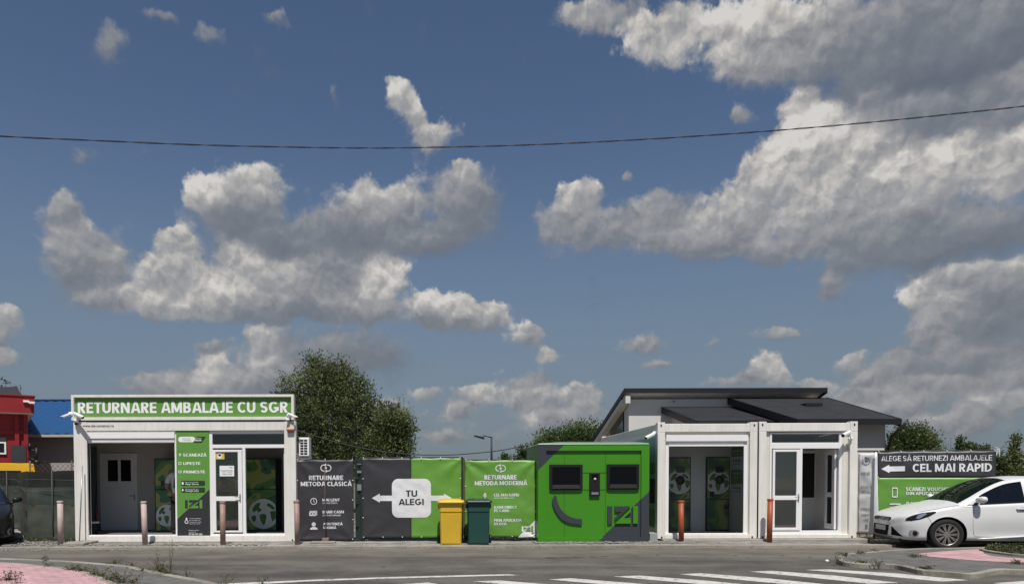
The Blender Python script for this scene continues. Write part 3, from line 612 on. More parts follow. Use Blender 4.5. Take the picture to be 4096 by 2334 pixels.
b = MB(); b.hexa([(X0+.004,FR+.16,zt0),(X1-.004,FR+.16,zt0),(xb1,BK,zt0),(xb0+.004,BK,zt0),(X0+.004,FR+.16,zt1-.01),(X1-.004,FR+.16,zt1-.01),(xb1,BK,zt1-.01),(xb0+.004,BK,zt1-.01)])
b.build('roof', WHITE, kL)
WF = FR+.05                                      # window frames sit back in the container frame
a0,a1,c0,c1 = R_(336,1721,706,2141); g0,g1,h0,h1 = R_(346,1770,697,2138)
b = MB(); b.frame(a0,a1,zb1,c1,WF,WF+.07, g0-a0, a1-g1, h0-zb1, c1-h1); b.build('window_frame', PVC, kL, bevel=.006)
s0,s1,t0,t1 = R_(337,1727,697,1752); b = MB(); b.box(s0,s1,WF-.042,WF,t0,t1)
u0,u1,v0,v1 = R_(346,1756,696,1768)
for i in range(3): b.box(u0,u1,WF-.018,WF-.002,v0+(v1-v0)*i/3+.004,v0+(v1-v0)*(i+1)/3)
b.build('shutter_box', PVC, kL, bevel=.005)
b = MB(); b.box(pl, a0, WF, WF+.07, zb1, zt0); b.build('filler_panel', CREAM, kL)
# green panel with lettering
e0,e1,f0,f1 = R_(705,1721,836,2150)
def panel_mat():
    m = bpy.data.materials.new('panel_print'); m.use_nodes = True; t = m.node_tree; L = t.links.new; bb = t.nodes['Principled BSDF']; bb.inputs['Roughness'].default_value = .4
    return m
def split_prism(b, x0,x1,z0,z1, y0,y1, xa,za, xb,zb, ma, mb_, depth=.004):
    """plain board with a flat printed skin divided by the line a-b (left edge za, right edge zb)"""
    b.add([(x0,y0,za),(x1,y0,zb),(x1,y0,z1),(x0,y0,z1)], [(0,1,2,3)], ma); b.add([(x0,y0,z0),(x1,y0,z0),(x1,y0,zb),(x0,y0,za)], [(0,1,2,3)], mb_)
    b.add([(x0,y0,z0),(x0,y1,z0),(x0,y1,z1),(x0,y0,z1)], [(0,1,2,3)], ma); b.add([(x1,y0,z0),(x1,y1,z0),(x1,y1,z1),(x1,y0,z1)], [(0,1,2,3)], ma)
    b.add([(x0,y0,z1),(x0,y1,z1),(x1,y1,z1),(x1,y0,z1)], [(0,1,2,3)], ma); b.add([(x0,y1,z0),(x1,y1,z0),(x1,y1,z1),(x0,y1,z1)], [(0,1,2,3)], ma)
za = at(708,2074,WF).z; zb_ = at(835,1955,WF).z
f0 = zb1+.002
b = MB(); split_prism(b, e0,e1,f0,f1, WF-.02, WF+.05, e0,za, e1,zb_, 0, 1)
pan = b.build('info_panel', [SIGNG, PRINTD], kL)
Yp = WF-.024
def pan_extra(nx):
    f = posterfn(Yp); mb = nx()
    x0,x1,z0,z1 = rect(713,1745,780,1767,Yp); mb.add([f(*p) for p in rrect(x0,x1,z0,z1,(z1-z0)*.48)], [tuple(range(28))])
    for (a,t,c,d) in ((716,1812,724,1822),(714,1846,725,1857),(714,1880,726,1890)):
        mb = nx(); x0,x1,z0,z1 = rect(a,t,c,d,Yp); r = rrect(x0,x1,z0,z1,.01); q = rrect(x0+.012,x1-.012,z0+.012,z1-.012,.006); ringfaces(mb, r+[r[0]], q+[q[0]], f)
    mb = nx(); x0,x1,z0,z1 = rect(739,2080,753,2090,Yp); c = arc((x0+x1)/2,(z0+z1)/2,.045,0,360,14); q = arc((x0+x1)/2,(z0+z1)/2,.03,0,360,14); ringfaces(mb,c,q,f)
    x0,x1,z0,z1 = rect(743,2069,749,2079,Yp); mb.add([f(x0,z0),f(x1,z0),f(x1,z1),f(x0,z1)],[(0,1,2,3)])
lettering(pan, [('SCANEAZĂ',732,1812,826,1824),('LIPEȘTE',733,1846,801,1857),('PRIMEȘTE',734,1880,820,1891)], Yp, PRINTW, extra=pan_extra)
lettering(pan, [('Descarcă aplicația',758,2070,804,2073,.01),('pe telefon și',758,2077,800,2080,.01),('recuperezi rapid',758,2084,804,2087,.01),('banii pe card',758,2091,800,2094,.01),
   ('Pentru detalii',755,2117,795,2120,.01),('sunați la',755,2124,783,2127,.01),('0730 111 130',755,2131,809,2138,.02)], Yp, PRINTW, name='small_lettering')
def badge(px0,py0,px1,py1,l1,l2,shape):
    x0,x1,z0,z1 = rect(px0,py0,px1,py1,Yp)
    o = MB().add([posterfn(Yp)(*p) for p in rrect(x0,x1,z0,z1,.03)], [tuple(range(28))]).build('store_badge', mat('badge_green',(.02,.055,.018),.4), pan, fix=False)
    mb = MB(); f = posterfn(Yp-.003); h = z1-z0
    mb.add([f(x0+h*.35+p[0]*h*.22, z0+h*.5+p[1]*h*.3) for p in shape], [tuple(range(len(shape)))])
    mb.build('badge_logo', PRINTW, pan, fix=False); mb = MB(); text_into(mb, l1, x0+h*.85, x0+(x1-x0)*.72, z0+h*.62, z0+h*.78, f, .005); mb.build('badge_lettering', PRINTW, pan, fix=False); mb = MB(); text_into(mb, l2, x0+h*.85, x0+(x1-x0)*.74, z0+h*.2, z0+h*.52, f, .015)
    m = mb.build('badge_lettering', PRINTW, o, fix=False) if False else mb.build('badge_lettering', PRINTW, pan, fix=False)
badge(724,1921,820,1941,'Descarcă din','App Store',[(math.cos(rad(a)),math.sin(rad(a))*.95) for a in range(0,360,24)])
badge(725,1948,820,1968,'Descarcă din','Google play',[(-.8,-1),(1,0),(-.8,1)])
x0,x1,z0,z1 = rect(762,1745,823,1768,Yp); f = posterfn(Yp-.002)
MB().add([f(x0+.06,z0),f(x1-.1,z0),f(x1,z1),f(x0+.1+.06,z1)], [(0,1,2,3)]).build('green_flash', mat('badge_green',(.02,.055,.018),.4), pan, fix=False)
lettering(pan, [('RETURNARE',776,1750,806,1753,.01),('TRUSE',777,1756,806,1763,.03)], Yp-.005, PRINTW, name='flash_lettering')
lettering(pan, [('returnare',730,1750,762,1754,.01),('ambalaje',730,1757,764,1761,.01)], Yp-.003, SIGNG, name='logo_lettering')
x0,x1,z0,z1 = rect(740,1998,809,2031,Yp); b1 = MB(); b2 = MB()
for p, up in izi_pieces(x0,x1,z0,z1): (b1 if up else b2).add([posterfn(Yp)(*q) for q in p], [tuple(range(len(p)))])
b1.build('dark_logo', PRINTD, pan, fix=False); b2.build('green_logo', SIGNG, pan, fix=False)
# door side: frame with transom, glazed leaf, open right half
a0,a1,c0,c1 = R_(836,1721,1144,2150); j0,j1,k0,k1 = R_(846,1733,1138,1776); m0,m1,n0,n1 = R_(968,1790,980,2133)
_,_,lo,hi = R_(846,1790,1138,2133); zs = zb1
b = MB(); b.box(a0,j0,WF,WF+.07,zs,c1); b.box(j1,a1,WF,WF+.07,zs,c1); b.box(j0,j1,WF,WF+.07,k1,c1); b.box(j0,j1,WF,WF+.07,hi,k0); b.box(j0,j1,WF,WF+.07,zs,lo); b.box(m0,m1,WF,WF+.07,lo,hi)
b.build('door_frame', PVC, kL, bevel=.006)
MB().box(j0,j1,WF+.035,WF+.045,k0,k1).build('transom_pane', TINT, kL)
b = MB(); b.box(pr_-.0+.0, a1-.002, WF+.002, WF+.066, zs, zt0) if False else None
d0,d1,e0_,e1_ = R_(849,1797,967,2128); p0,p1,q0,q1 = R_(861,1806,950,1984); r0,r1,w0,w1 = R_(867,2002,955,2121)
b = MB(); b.box(d0,p0,WF-.02,WF+.05,e0_,e1_); b.box(p1,d1,WF-.02,WF+.05,e0_,e1_); b.box(p0,p1,WF-.02,WF+.05,q1,e1_); b.box(p0,p1,WF-.02,WF+.05,w1,q0); b.box(p0,p1,WF-.02,WF+.05,e0_,w0)
dL = b.build('door', PVC, kL, bevel=.006)
b = MB(); b.box(p0,p1,WF+.012,WF+.022,q0,q1); b.box(p0,p1,WF+.012,WF+.022,w0,w1); b.build('door_pane', GLASS, dL)
b = MB(); hz = at(960,1990,WF).z; hx = (p1+d1)/2; b.box(hx-.015,hx+.015,WF-.028,WF-.02,hz-.1,hz+.1); b.tube([(hx,WF-.03,hz+.03),(hx,WF-.07,hz+.03),(hx-.11,WF-.07,hz+.03)],.009); b.build('door_handle', STEEL, dL)
# the open leaf stands inwards at the right jamb
b = MB(); b.box(j1-.055,j1-.005,WF+.08,WF+.85,lo+.02,hi-.02); b.build('open_leaf', PVC, kL, bevel=.006)
# container lettering and castings
lettering(kL, [('www.cbs-container.ro',330,1694,455,1706,.02)], FR-.0, PRINTD, name='beam_lettering') if False else None
mb = MB(); x0,x1,z0,z1 = rect(330,1696,455,1706,FR-.003); text_into(mb,'www.cbs-container.ro',x0,x1,z0,z1,posterfn(FR-.003),.02); mb.build('beam_lettering', PRINTD, kL, fix=False)
c = at(1170,2158,FR); b = MB().lathe([(.022,0),(.022,.03)], (c.x, FR-.004, c.z), 'Y', 12); b.build('casting_hole', BLACK, kL)
# rear door seen through the shutter window
BW = BK-.08
a0,a1,c0,c1 = R_(404,1812,552,2150,BW); c0 = .1
b = MB(); b.frame(a0,a1,c0,c1,BW-.05,BW,.06,.06,.06,.06); b.build('rear_door_frame', PVC, kL, bevel=.006)
g0,g1,h0,h1 = R_(434,1838,475,1923,BW); i0,i1,_,_ = R_(486,1838,527,1923,BW)
b = MB(); b.box(a0+.065,a1-.065,BW-.035,BW-.008,c0+.065,c1-.065); rd_ = b.build('rear_door', PVC, kL, bevel=.005)
b = MB(); b.frame(g0-.045,i1+.045,h0-.045,h1+.045,BW-.05,BW-.034,.045); b.box(g1,i0,BW-.05,BW-.034,h0,h1); x0,x1,z0,z1 = R_(428,1948,538,2133,BW); b.frame(x0,x1,max(z0,.22),z1,BW-.042,BW-.034,.02); b.build('rear_door_moulding', PVC, rd_, bevel=.004)
b = MB(); b.box(g0,g1,BW-.040,BW-.036,h0,h1); b.box(i0,i1,BW-.040,BW-.036,h0,h1); b.build('rear_door_pane', mat('dark_pane',(.01,.011,.012),.08,spec=.6), rd_)
hh = at(540,1985,BW); b = MB(); b.box(hh.x-.012,hh.x+.012,BW-.045,BW-.034,hh.z-.09,hh.z+.09); b.tube([(hh.x,BW-.045,hh.z+.03),(hh.x,BW-.08,hh.z+.03),(hh.x-.11,BW-.08,hh.z+.03)],.009); b.build('rear_door_handle', STEEL, rd_)

# ---- fascia sign on the left kiosk
SY = FR-.025
x0,x1,z0,z1 = rect(284,1577,1175,1684,SY)
sg = thing('fascia_sign', 'long green rooftop fascia sign reading RETURNARE AMBALAJE CU SGR in a white frame', 'sign', ((x0+x1)/2, SY, z0))
b = MB(); b.frame(x0,x1,z0+.03,z1,SY,SY+.16,.062,.062,.075,.06); b.build('sign_frame', WHITE, sg, bevel=.006)
xm = at(742,1630,SY).x
b = MB(); b.box(x0+.062,xm-.003,SY+.075,SY+.1,z0+.10,z1-.06); b.box(xm+.003,x1-.062,SY+.075,SY+.1,z0+.10,z1-.06); b.build('sign_face', SIGNG, sg)
b = MB(); b.box(x0+.02,x1-.02,SY+.1,SY+.15,z0+.05,z1-.03); b.box(x0+.05,x1-.05,SY+.03,SY+.15,z0-.0,z0+.028); b.build('sign_back', DKGREY, sg)
mb = MB(); a,c,d,e = rect(311,1605,1151,1650,SY+.07); text_into(mb,'RETURNARE AMBALAJE CU SGR',a,c,d,e,posterfn(SY+.071),.030); mb.build('lettering', PRINTW, sg, fix=False)
for px in (520,740,945):
    q = at(px,1578,SY); MB().box(q.x-.07,q.x+.07,SY+.02,SY+.1,z1-.002,z1+.012).build('cable_clip', STEEL, sg)

# ---- two right kiosks
def kiosk(px0, px1, ytop, ybot, label, right_open):
    X0,X1,Z0,Z1 = R_(px0,ytop,px1,ybot)
    k = thing('container_kiosk', label, 'kiosk', ((X0+X1)/2, FR, 0))
    zt1 = Z1; zt0 = Z1-.215; zb0 = .055; zb1 = .155; pw = .18; D = 6.05
    X0l, X1r = X0+.002, X1-.002
    b = MB()
    for x in (X0, X1-pw):
        b.box(x, x+pw, FR, FR+.17, zb0-.0, zt0); b.box(x, x+pw, FR+.0, FR+.17, zt0, zt1+.022)
        b.box(x, x+pw, FR+D-.17, FR+D, zb0, zt1+.022)
    b.box(X0+pw, X1-pw, FR+.006, FR+.17, zt0+.004, zt1-.012); b.box(X0+pw, X1-pw, FR+.006, FR+.17, zb0, zb1)
    b.box(X0+.004, X0+.15, FR+.17, FR+D-.17, zt0+.02, zt1-.012); b.box(X1-.15, X1-.004, FR+.17, FR+D-.17, zt0+.02, zt1-.012)
    b.box(X0+.004, X0+.15, FR+.17, FR+D-.17, zb0, zb1); b.box(X1-.15, X1-.004, FR+.17, FR+D-.17, zb0, zb1)
    b.box(X0+pw, X1-pw, FR+D-.17, FR+D-.006, zt0+.004, zt1-.012)
    b.build('frame', WHITE, k, bevel=.01)
    b = MB()
    for x in (X0+pw*.45, X1-pw*.45):
        for z in (zt1-.055,):
            b.prism(rrect(x-.017,x+.017,z-.032,z+.032,.0165), FR-.004, FR+.004)
    for x in (X0+.11, X1-.11): b.prism(rrect(x-.02,x+.02,zb0+.012,zb0+.062,.018), FR-.004, FR+.004)
    b.build('casting_slot', BLACK, k)
    b = MB(); b.box(X0+.02, X0+.08, FR+.17, FR+D-.17, zb1, zt0+.02); b.box(X1-.08, X1-.02, FR+.17, FR+D-.17, zb1, zt0+.02); b.box(X0+.08, X1-.08, FR+D-.14, FR+D-.08, zb1, zt0); b.build('wall', INNERW, k)
    b = MB(); b.box(X0+.08, X1-.08, FR+.17, FR+D-.17, zt0-.02, zt0); b.box(X0+.15,X1-.15,FR+.17,FR+D-.17,zt1-.06,zt1-.02); b.build('roof', INNERW, k)
    b = MB(); b.box(X0+.08, X1-.08, FR+.17, FR+D-.17, zb0, zb1-.02); b.build('floor', INFLOORL, k)
    return k, X0, X1, zt0, zt1, zb1, pw
k1, X0, X1, zt0, zt1, zb1, pw = kiosk(2630,3029,1691,2158,'white container kiosk with a large shutter window showing two return machines inside',False)
KX0 = X0; KX1 = X1
WF = FR+.06
g0,g1,h0,h1 = R_(2678,1783,2979,2131); a0,a1,_,c1 = R_(2665,1735,2993,2140)
b = MB(); b.frame(a0,a1,zb1,c1,WF,WF+.07,g0-a0,a1-g1,h0-zb1,c1-h1); b.build('window_frame', PVC, k1, bevel=.006)
s0,s1,t0,t1 = R_(2666,1738,2993,1763); b = MB(); b.box(s0,s1,WF-.05,WF,t0,t1); b.box(g0,g1,WF-.02,WF,h1-.0,h1+.035); b.box(a0+.0,a1,WF-.03,WF,zb1+.002,zb1+.03); b.build('shutter_box', PVC, k1, bevel=.005)
b = MB(); b.box(X0+pw,a0,WF+.01,WF+.07,zb1,zt0); b.box(a1,X1-pw,WF+.01,WF+.07,zb1,zt0); b.box(a0,a1,WF+.01,WF+.07,c1,zt0); b.build('filler_panel', CREAM, k1)
MB().box(g0,g1,WF+.03,WF+.04,h0,h1).build('window_pane', glass('clear_glass',(.93,.94,.93),.012), k1)
PB = 17.55                                       # partition carrying the return machines
MB().box(X0+.08,X1-.08,PB,PB+.05,zb1-.02,zt0-.02).build('partition', INNERW, k1)
b = MB(); b.box(X0+.012,X0+.02,FR+.25,FR+2.2,.3,zt0-.1); b.build('side_poster_board', mat('pale_green_print',(.33,.47,.42),.5,var=.05), k1)
def side_bits(name, rows, m):
    b = MB()
    for z0,z1,y0,y1 in rows: b.box(X0+.006,X0+.014,FR+y0,FR+y1,z0,z1)
    b.build(name, m, k1)
side_bits('side_poster_print', [(.33,.75,.25,2.2),(1.62,1.9,.25,2.2)], PRINTG)
side_bits('side_poster_block', [(.9,1.5,.25,2.2)], PRINTD)
k2, X0, X1, zt0, zt1, zb1, pw = kiosk(3035,3429,1688,2152,'white container kiosk with a white glazed door under a transom window',True)
MB().box(X0-.03,X0-.004,FR+.02,FR+6,.1,zt1-.25).build('gap_shade_strip', BLACK, k2)  # black strip added as the shade in the gap between the kiosks
a0,a1,_,c1 = R_(3083,1727,3372,2131); j0,j1,k0_,k1_ = R_(3093,1733,3363,1768); _,_,lo,hi = R_(3093,1792,3363,2121); m0,m1,_,_ = R_(3206,1792,3214,2121)
b = MB(); b.box(a0,j0,WF,WF+.07,zb1,c1); b.box(j1,a1,WF,WF+.07,zb1,c1); b.box(j0,j1,WF,WF+.07,k1_,c1); b.box(j0,j1,WF,WF+.07,hi,k0_); b.box(j0,j1,WF,WF+.07,zb1,lo); b.box(m0,m1,WF,WF+.07,lo,hi); b.build('door_frame', PVC, k2, bevel=.006)
MB().box(j0,j1,WF+.035,WF+.045,k0_,k1_).build('transom_pane', TINT, k2)
b = MB(); b.box(X0+pw,a0,WF+.02,WF+.07,zb1,zt0); b.box(a1,X1-pw,WF+.02,WF+.07,zb1,zt0); b.build('filler_panel', CREAM, k2)
d0,d1,e0_,e1_ = R_(3094,1796,3205,2120); p0,p1,q0,q1 = R_(3104,1805,3190,1981); _,_,w0,w1 = R_(3104,1998,3190,2109)
b = MB(); b.box(d0,p0,WF-.02,WF+.05,e0_,e1_); b.box(p1,d1,WF-.02,WF+.05,e0_,e1_); b.box(p0,p1,WF-.02,WF+.05,q1,e1_); b.box(p0,p1,WF-.02,WF+.05,w1,q0); b.box(p0,p1,WF-.02,WF+.05,e0_,w0); d2 = b.build('door', PVC, k2, bevel=.006)
b = MB(); b.box(p0,p1,WF+.012,WF+.022,q0,q1); b.box(p0,p1,WF+.012,WF+.022,w0,w1); b.build('door_pane', GLASS, d2)
b = MB(); hz = at(3200,1990,WF).z; hx = (p1+d1)/2; b.box(hx-.015,hx+.015,WF-.028,WF-.02,hz-.1,hz+.1); b.tube([(hx,WF-.03,hz+.03),(hx,WF-.07,hz+.03),(hx-.11,WF-.07,hz+.03)],.009); b.build('door_handle', STEEL, d2)
# inner partition with a half glazed door, and the open leaf at the right
PD = FR+1.75
MB().box(X0+.08,X1-.08,PD,PD+.05,zb1-.02,zt0-.02).build('partition', INNER, k2)
a0,a1,c0,c1 = R_(3180,1800,3268,2140,PD); g0,g1,h0,h1 = R_(3196,1812,3254,1988,PD)
b = MB(); b.box(a0,a1,PD-.04,PD-.002,.14,c1); dd = b.build('inner_door', PVC, k2, bevel=.005)
MB().box(g0,g1,PD-.046,PD-.038,h0,h1).build('inner_door_pane', mat('dark_pane',(.01,.011,.012),.08,spec=.6), dd)
b = MB(); x0,x1,z0,z1 = R_(3196,2003,3254,2110,PD); b.frame(x0,x1,z0,z1,PD-.046,PD-.038,.02); b.build('inner_door_moulding', PVC, dd)
xo = j1-.06
b = MB(); b.box(xo,xo+.05,WF+.08,WF+.2,lo+.02,hi-.02); b.box(xo,xo+.05,WF+.42,WF+.5,lo+.02,hi-.02); b.box(xo,xo+.05,WF+.2,WF+.42,lo+.02,lo+.15); b.box(xo,xo+.05,WF+.2,WF+.42,hi-.15,hi-.02); b.box(xo,xo+.05,WF+.2,WF+.42,lo+.8,lo+.92); ol = b.build('open_leaf', PVC, k2, bevel=.006)
b = MB(); b.box(xo+.02,xo+.03,WF+.2,WF+.42,lo+.15,lo+.8); b.box(xo+.02,xo+.03,WF+.2,WF+.42,lo+.92,hi-.15); b.build('open_leaf_pane', mat('dark_pane',(.01,.011,.012),.08,spec=.6), ol)
# foundations under the kiosks
for (a,c,t,bm_,lab) in ((2652,3082,2157,2168,'grey concrete footing under the shutter window kiosk'),(3086,3477,2151,2165,'grey concrete footing in front of the glazed door kiosk')):
    x0,x1,z0,z1 = rect(a,t,c,bm_,FR-.12); b = MB(); b.box(x0,x1,FR-.16,FR+.4,-.05,.05 if a < 3000 else .052); tag(b.build('concrete_footing', CONC, bevel=.015), lab, 'footing')
x0,x1,_,_ = rect(280,2170,362,2186,15.75); tag(MB().box(x0,x1,15.45,16.12,.0,.07).build('concrete_slab', CONC, bevel=.015), 'pale concrete slab at the left front corner of the long kiosk', 'slab')
x0,x1,_,_ = rect(1246,2167,1344,2173,16.0); tag(MB().box(x0,x1,15.85,16.05,.0,.045).build('concrete_slab', CONC, bevel=.012), 'flat concrete slab on the ground before the dark banner', 'slab')
x0,x1,_,_ = rect(362,2167,1176,2170,FR-.1); tag(MB().box(x0,x1,FR-.06,FR+.3,-.02,.033).build('concrete_footing', CONC, bevel=.012), 'low concrete footing under the long kiosk with green panel', 'footing')
# ------------------------------------------------------------------ return machines with printed fronts
def camo_mat():
    m = bpy.data.materials.new('camouflage_print'); m.use_nodes = True; t = m.node_tree; L = t.links.new; b = t.nodes['Principled BSDF']; b.inputs['Roughness'].default_value = .35
    tc = N(t, 'ShaderNodeTexCoord'); n = N(t, 'ShaderNodeTexNoise'); L(tc.outputs['Object'], n.inputs['Vector']); n.inputs['Scale'].default_value = 1.5; n.inputs['Detail'].default_value = 1; n.inputs['Distortion'].default_value = .8
    r = N(t, 'ShaderNodeValToRGB'); r.color_ramp.interpolation = 'CONSTANT'; L(n.outputs[0], r.inputs[0]); e = r.color_ramp.elements
    e[0].position = 0; e[0].color = (.05,.15,.065,1); e[1].position = .42; e[1].color = (.12,.27,.06,1)
    for p, c in ((.5,(.36,.40,.11,1)),(.6,(.07,.20,.11,1)),(.68,(.03,.10,.045,1))): q = e.new(p); q.color = c
    L(r.outputs[0], b.inputs['Base Color']); return m
CAMO = camo_mat()
GLOBEW = mat('globe_grey', (.78,.79,.76), .4, var=.05); GLOBEG = mat('globe_green', (.08,.22,.06), .4, var=.1)
LAND = [[(-.75,.35),(-.5,.7),(-.2,.75),(-.3,.45),(-.12,.3),(-.35,.1),(-.45,.25),(-.7,.1)], [(-.25,-.05),(.05,.0),(.2,-.2),(.05,-.75),(-.1,-.65),(-.25,-.3)],
        [(.3,.75),(.6,.6),(.8,.35),(.6,.3),(.45,.45),(.25,.55)], [(.45,.15),(.75,.2),(.9,0),(.8,-.35),(.6,-.5),(.5,-.1)], [(-.85,-.2),(-.6,-.1),(-.5,-.35),(-.7,-.55)]]
def machine(label, px0, px1, py0, py1, Y, depth, globe, holes, boxes, seam, cat='machine', group=None, zmin=.13):
    x0,x1,z0,z1 = rect(px0,py0,px1,py1,Y); z0 = max(z0, zmin)
    k = thing('return_machine', label, cat, ((x0+x1)/2, Y, z0), group)
    MB().box(x0,x1,Y,Y+depth,z0,z1).build('cabinet', BLACK, k, bevel=.008)
    zs = at((px0+px1)/2, seam, Y).z; b = MB(); b.box(x0+.03,x1-.03,Y-.012,Y-.001,z0+.03,zs-.012); b.box(x0+.03,x1-.03,Y-.012,Y-.001,zs+.012,z1-.03); fr = b.build('printed_front', CAMO, k)
    gx, gy, gr = globe; c = at(gx,gy,Y-.014); R = gr*Y/FPX
    def clip(p): return (min(max(p[0],x0+.032),x1-.032), min(max(p[1],z0+.032),z1-.032))
    b = MB(); cp = [clip((c.x+R*math.cos(rad(a)), c.z+R*math.sin(rad(a)))) for a in range(0,360,10)]
    b.add([(x,Y-.015,z) for x,z in cp], [tuple(range(len(cp)))], 0)
    for pl in LAND:
        q = [clip((c.x+x*R*.97, c.z+z*R*.97)) for x,z in smooth(pl+[pl[0]],3)[:-1]]; b.add([(x,Y-.017,z) for x,z in q], [tuple(range(len(q)))], 1)
    b.build('globe_print', [GLOBEW, GLOBEG], fr, fix=False)
    b = MB()
    for hx, hy, hr in holes: q = at(hx,hy,Y); r = hr*Y/FPX; b.lathe([(r,0),(r,.02),(r*.8,.02),(r*.8,.005)], (q.x,Y-.03,q.z), 'Y', 24)
    if holes: b.build('bottle_inlet', BLACK, k)
    for (a,t,c_,d) in boxes: xx0,xx1,zz0,zz1 = rect(a,t,c_,d,Y); MB().box(xx0,xx1,Y-.03,Y-.012,zz0,zz1).build('screen', mat('screen_glass',(.008,.009,.010),.12,spec=.6), k, bevel=.003)
    return k
machine('return machine with camouflage print, the left one behind the shutter window', 2655,2763,1827,2124, PB-.06, .6, (2718,1927,48), [(2720,1919,18)], [(2705,1865,2738,1888),(2681,1968,2698,1986),(2741,2023,2760,2038)], 1994, group='bottle return machines')
machine('return machine with camouflage print, the right one behind the shutter window', 2825,2919,1825,2122, PB-.06, .6, (2873,1927,48), [(2878,1917,18)], [(2861,1865,2894,1888),(2838,1964,2855,1984),(2896,2020,2914,2034)], 1994, group='bottle return machines')
machine('wide black framed return machine with globe, seen through the kiosk door', 866,1107,1831,2134, 17.9, .55, (1054,2053,60), [(968,1912,16)], [(962,1858,975,1888),(888,1913,910,1940)], 1954, group='bottle return machines')
machine('wide black framed return machine with globe, beside the green panel', 619,862,1831,2142, 17.9, .55, (668,2060,44), [(760,1925,16)], [(645,1921,656,1941)], 1956, group='bottle return machines')
# poster strip on the right inner wall of the shutter window kiosk
xw_ = KX1-.082; ya, yb = 17.50, 16.42
po = thing('wall_poster', 'green and white strip of instruction steps on the inner kiosk wall', 'poster', (xw_, (ya+yb)/2, 1.0))
zz = [at(2960,p,17.0).z for p in (1785,1824,1876,1934,2006)]
b = MB()
for i,mi in enumerate((1,0,1,0)): b.box(xw_-.006,xw_,yb,ya,zz[i+1]+.004,zz[i]-.004,mi)
b.build('poster_sheet', [PRINTW, PRINTG], po)
for i,(s_,m_) in enumerate((('PASUL 1',PRINTW),('PASUL 2',PRINTD),('PASUL 3',PRINTW),('PASUL 4',PRINTD))):
    mb = MB(); f = lambda u,z: (xw_-.009, ya-u, z); text_into(mb,s_,.12,.62,zz[i]-.13,zz[i]-.07,f); text_into(mb,'scanează codul',.12,.80,zz[i]-.20,zz[i]-.165,f,.01); mb.build('lettering', m_, po, fix=False)

# ------------------------------------------------------------------ things in and on the long kiosk
x0,x1,z0,z1 = rect(338,1780,357,2040,17.2)
cb_ = thing('tall_cabinet', 'tall dark cabinet just inside the left edge of the shutter window', 'cabinet', ((x0+x1)/2,17.2,.12))
b = MB(); b.box(x0-.12,x1,17.1,17.6,.12,z1); b.build('cabinet_body', DKGREY, cb_, bevel=.01); MB().box(x1-.05,x1-.035,17.08,17.1,1.0,1.2).build('handle', STEEL, cb_)
c = at(372,2146,16.9)
vc = thing('floor_cleaner', 'black floor cleaning machine with white rim and orange badge', 'cleaner', (c.x,16.9,.125))
b = MB(); b.lathe([(.17,.03),(.19,.06),(.18,.25),(.15,.30)], (c.x,16.9,.125), 'Z', 20); b.box(c.x-.02,c.x+.22,16.75,17.0,.13,.25); b.build('tank', BLACK, vc, bevel=.01)
MB().lathe([(.15,.30),(.155,.33),(.12,.345),(.0,.345)], (c.x,16.9,.125), 'Z', 20).build('rim', PVC, vc)
MB().box(c.x-.05,c.x+.05,16.70,16.715,.23,.28).build('badge', mat('orange_plastic',(.55,.10,.02),.4), vc)
c2 = at(380,2140,17.0); t2 = at(379,1924,17.0)
br_ = thing('mop', 'dark handled mop with a red grip standing against the kiosk wall', 'mop', (c2.x+.02,17.0,.125))
MB().tube([(c2.x+.03,17.0,.13),(c2.x+.01,17.02,.8),(t2.x,17.1,t2.z)], .016).build('pole', BLACK, br_)
g = at(386,2056,16.97); MB().tube([(g.x,16.99,g.z-.11),(g.x-.005,17.0,g.z+.11)], [.03,.035]).build('grip', mat('red_plastic',(.18,.02,.02),.4), br_)
MB().box(c2.x-.12,c2.x+.16,16.93,17.03,.125,.17).build('mop_head', DKGREY, br_, bevel=.015)
# notices on the glazed door
YN = FR+.05+.008
x0,x1,z0,z1 = rect(859,1808,897,1835,YN-.012)
st_ = thing('warning_sticker', 'yellow square sticker with a dark blue emblem in the upper corner of the door glass', 'sticker', ((x0+x1)/2,YN,z0))
MB().box(x0,x1,YN-.003,YN+.002,z0,z1).build('sticker_sheet', mat('sticker_yellow',(.62,.50,.06),.5), st_)
b = MB(); f = posterfn(YN-.005); c = [(f((x0+x1)/2+.055*math.cos(rad(a)),(z0+z1)/2+.07*math.sin(rad(a)))) for a in range(0,360,20)]; b.add(c,[tuple(range(18))])
b.build('sticker_disc', PRINTW, st_, fix=False)
b = MB(); xc,zc = (x0+x1)/2,(z0+z1)/2; b.add([posterfn(YN-.007)(xc+a*.045,zc+d*.045) for a,d in ((-1,.6),(-.3,.95),(.5,.9),(1,.4),(.5,-.1),(.1,-.6),(-.2,-.1),(-.6,.2))],[tuple(range(8))]); b.build('emblem', mat('navy_print',(.02,.03,.10),.5), st_, fix=False)
x0,x1,z0,z1 = rect(878,1861,936,1903,YN-.012)
nt = thing('paper_notice', 'white printed paper notice taped inside the kiosk door glass', 'notice', ((x0+x1)/2,YN,z0))
MB().box(x0,x1,YN-.003,YN+.001,z0,z1).build('paper', PRINTW, nt)
mb = MB(); f = posterfn(YN-.005)
for t,s,a,d in ((1879,'PROGRAM DE FUNCȚIONARE',884,930),(1886,'Luni - Vineri',888,928),(1893,'Sâmbătă - Duminică',890,928),(1866,'SGR',917,930)):
    q = rect(a,t,d,t+4,YN-.005); text_into(mb,s,*q,f,.02)
mb.build('lettering', PRINTD, nt, fix=False)

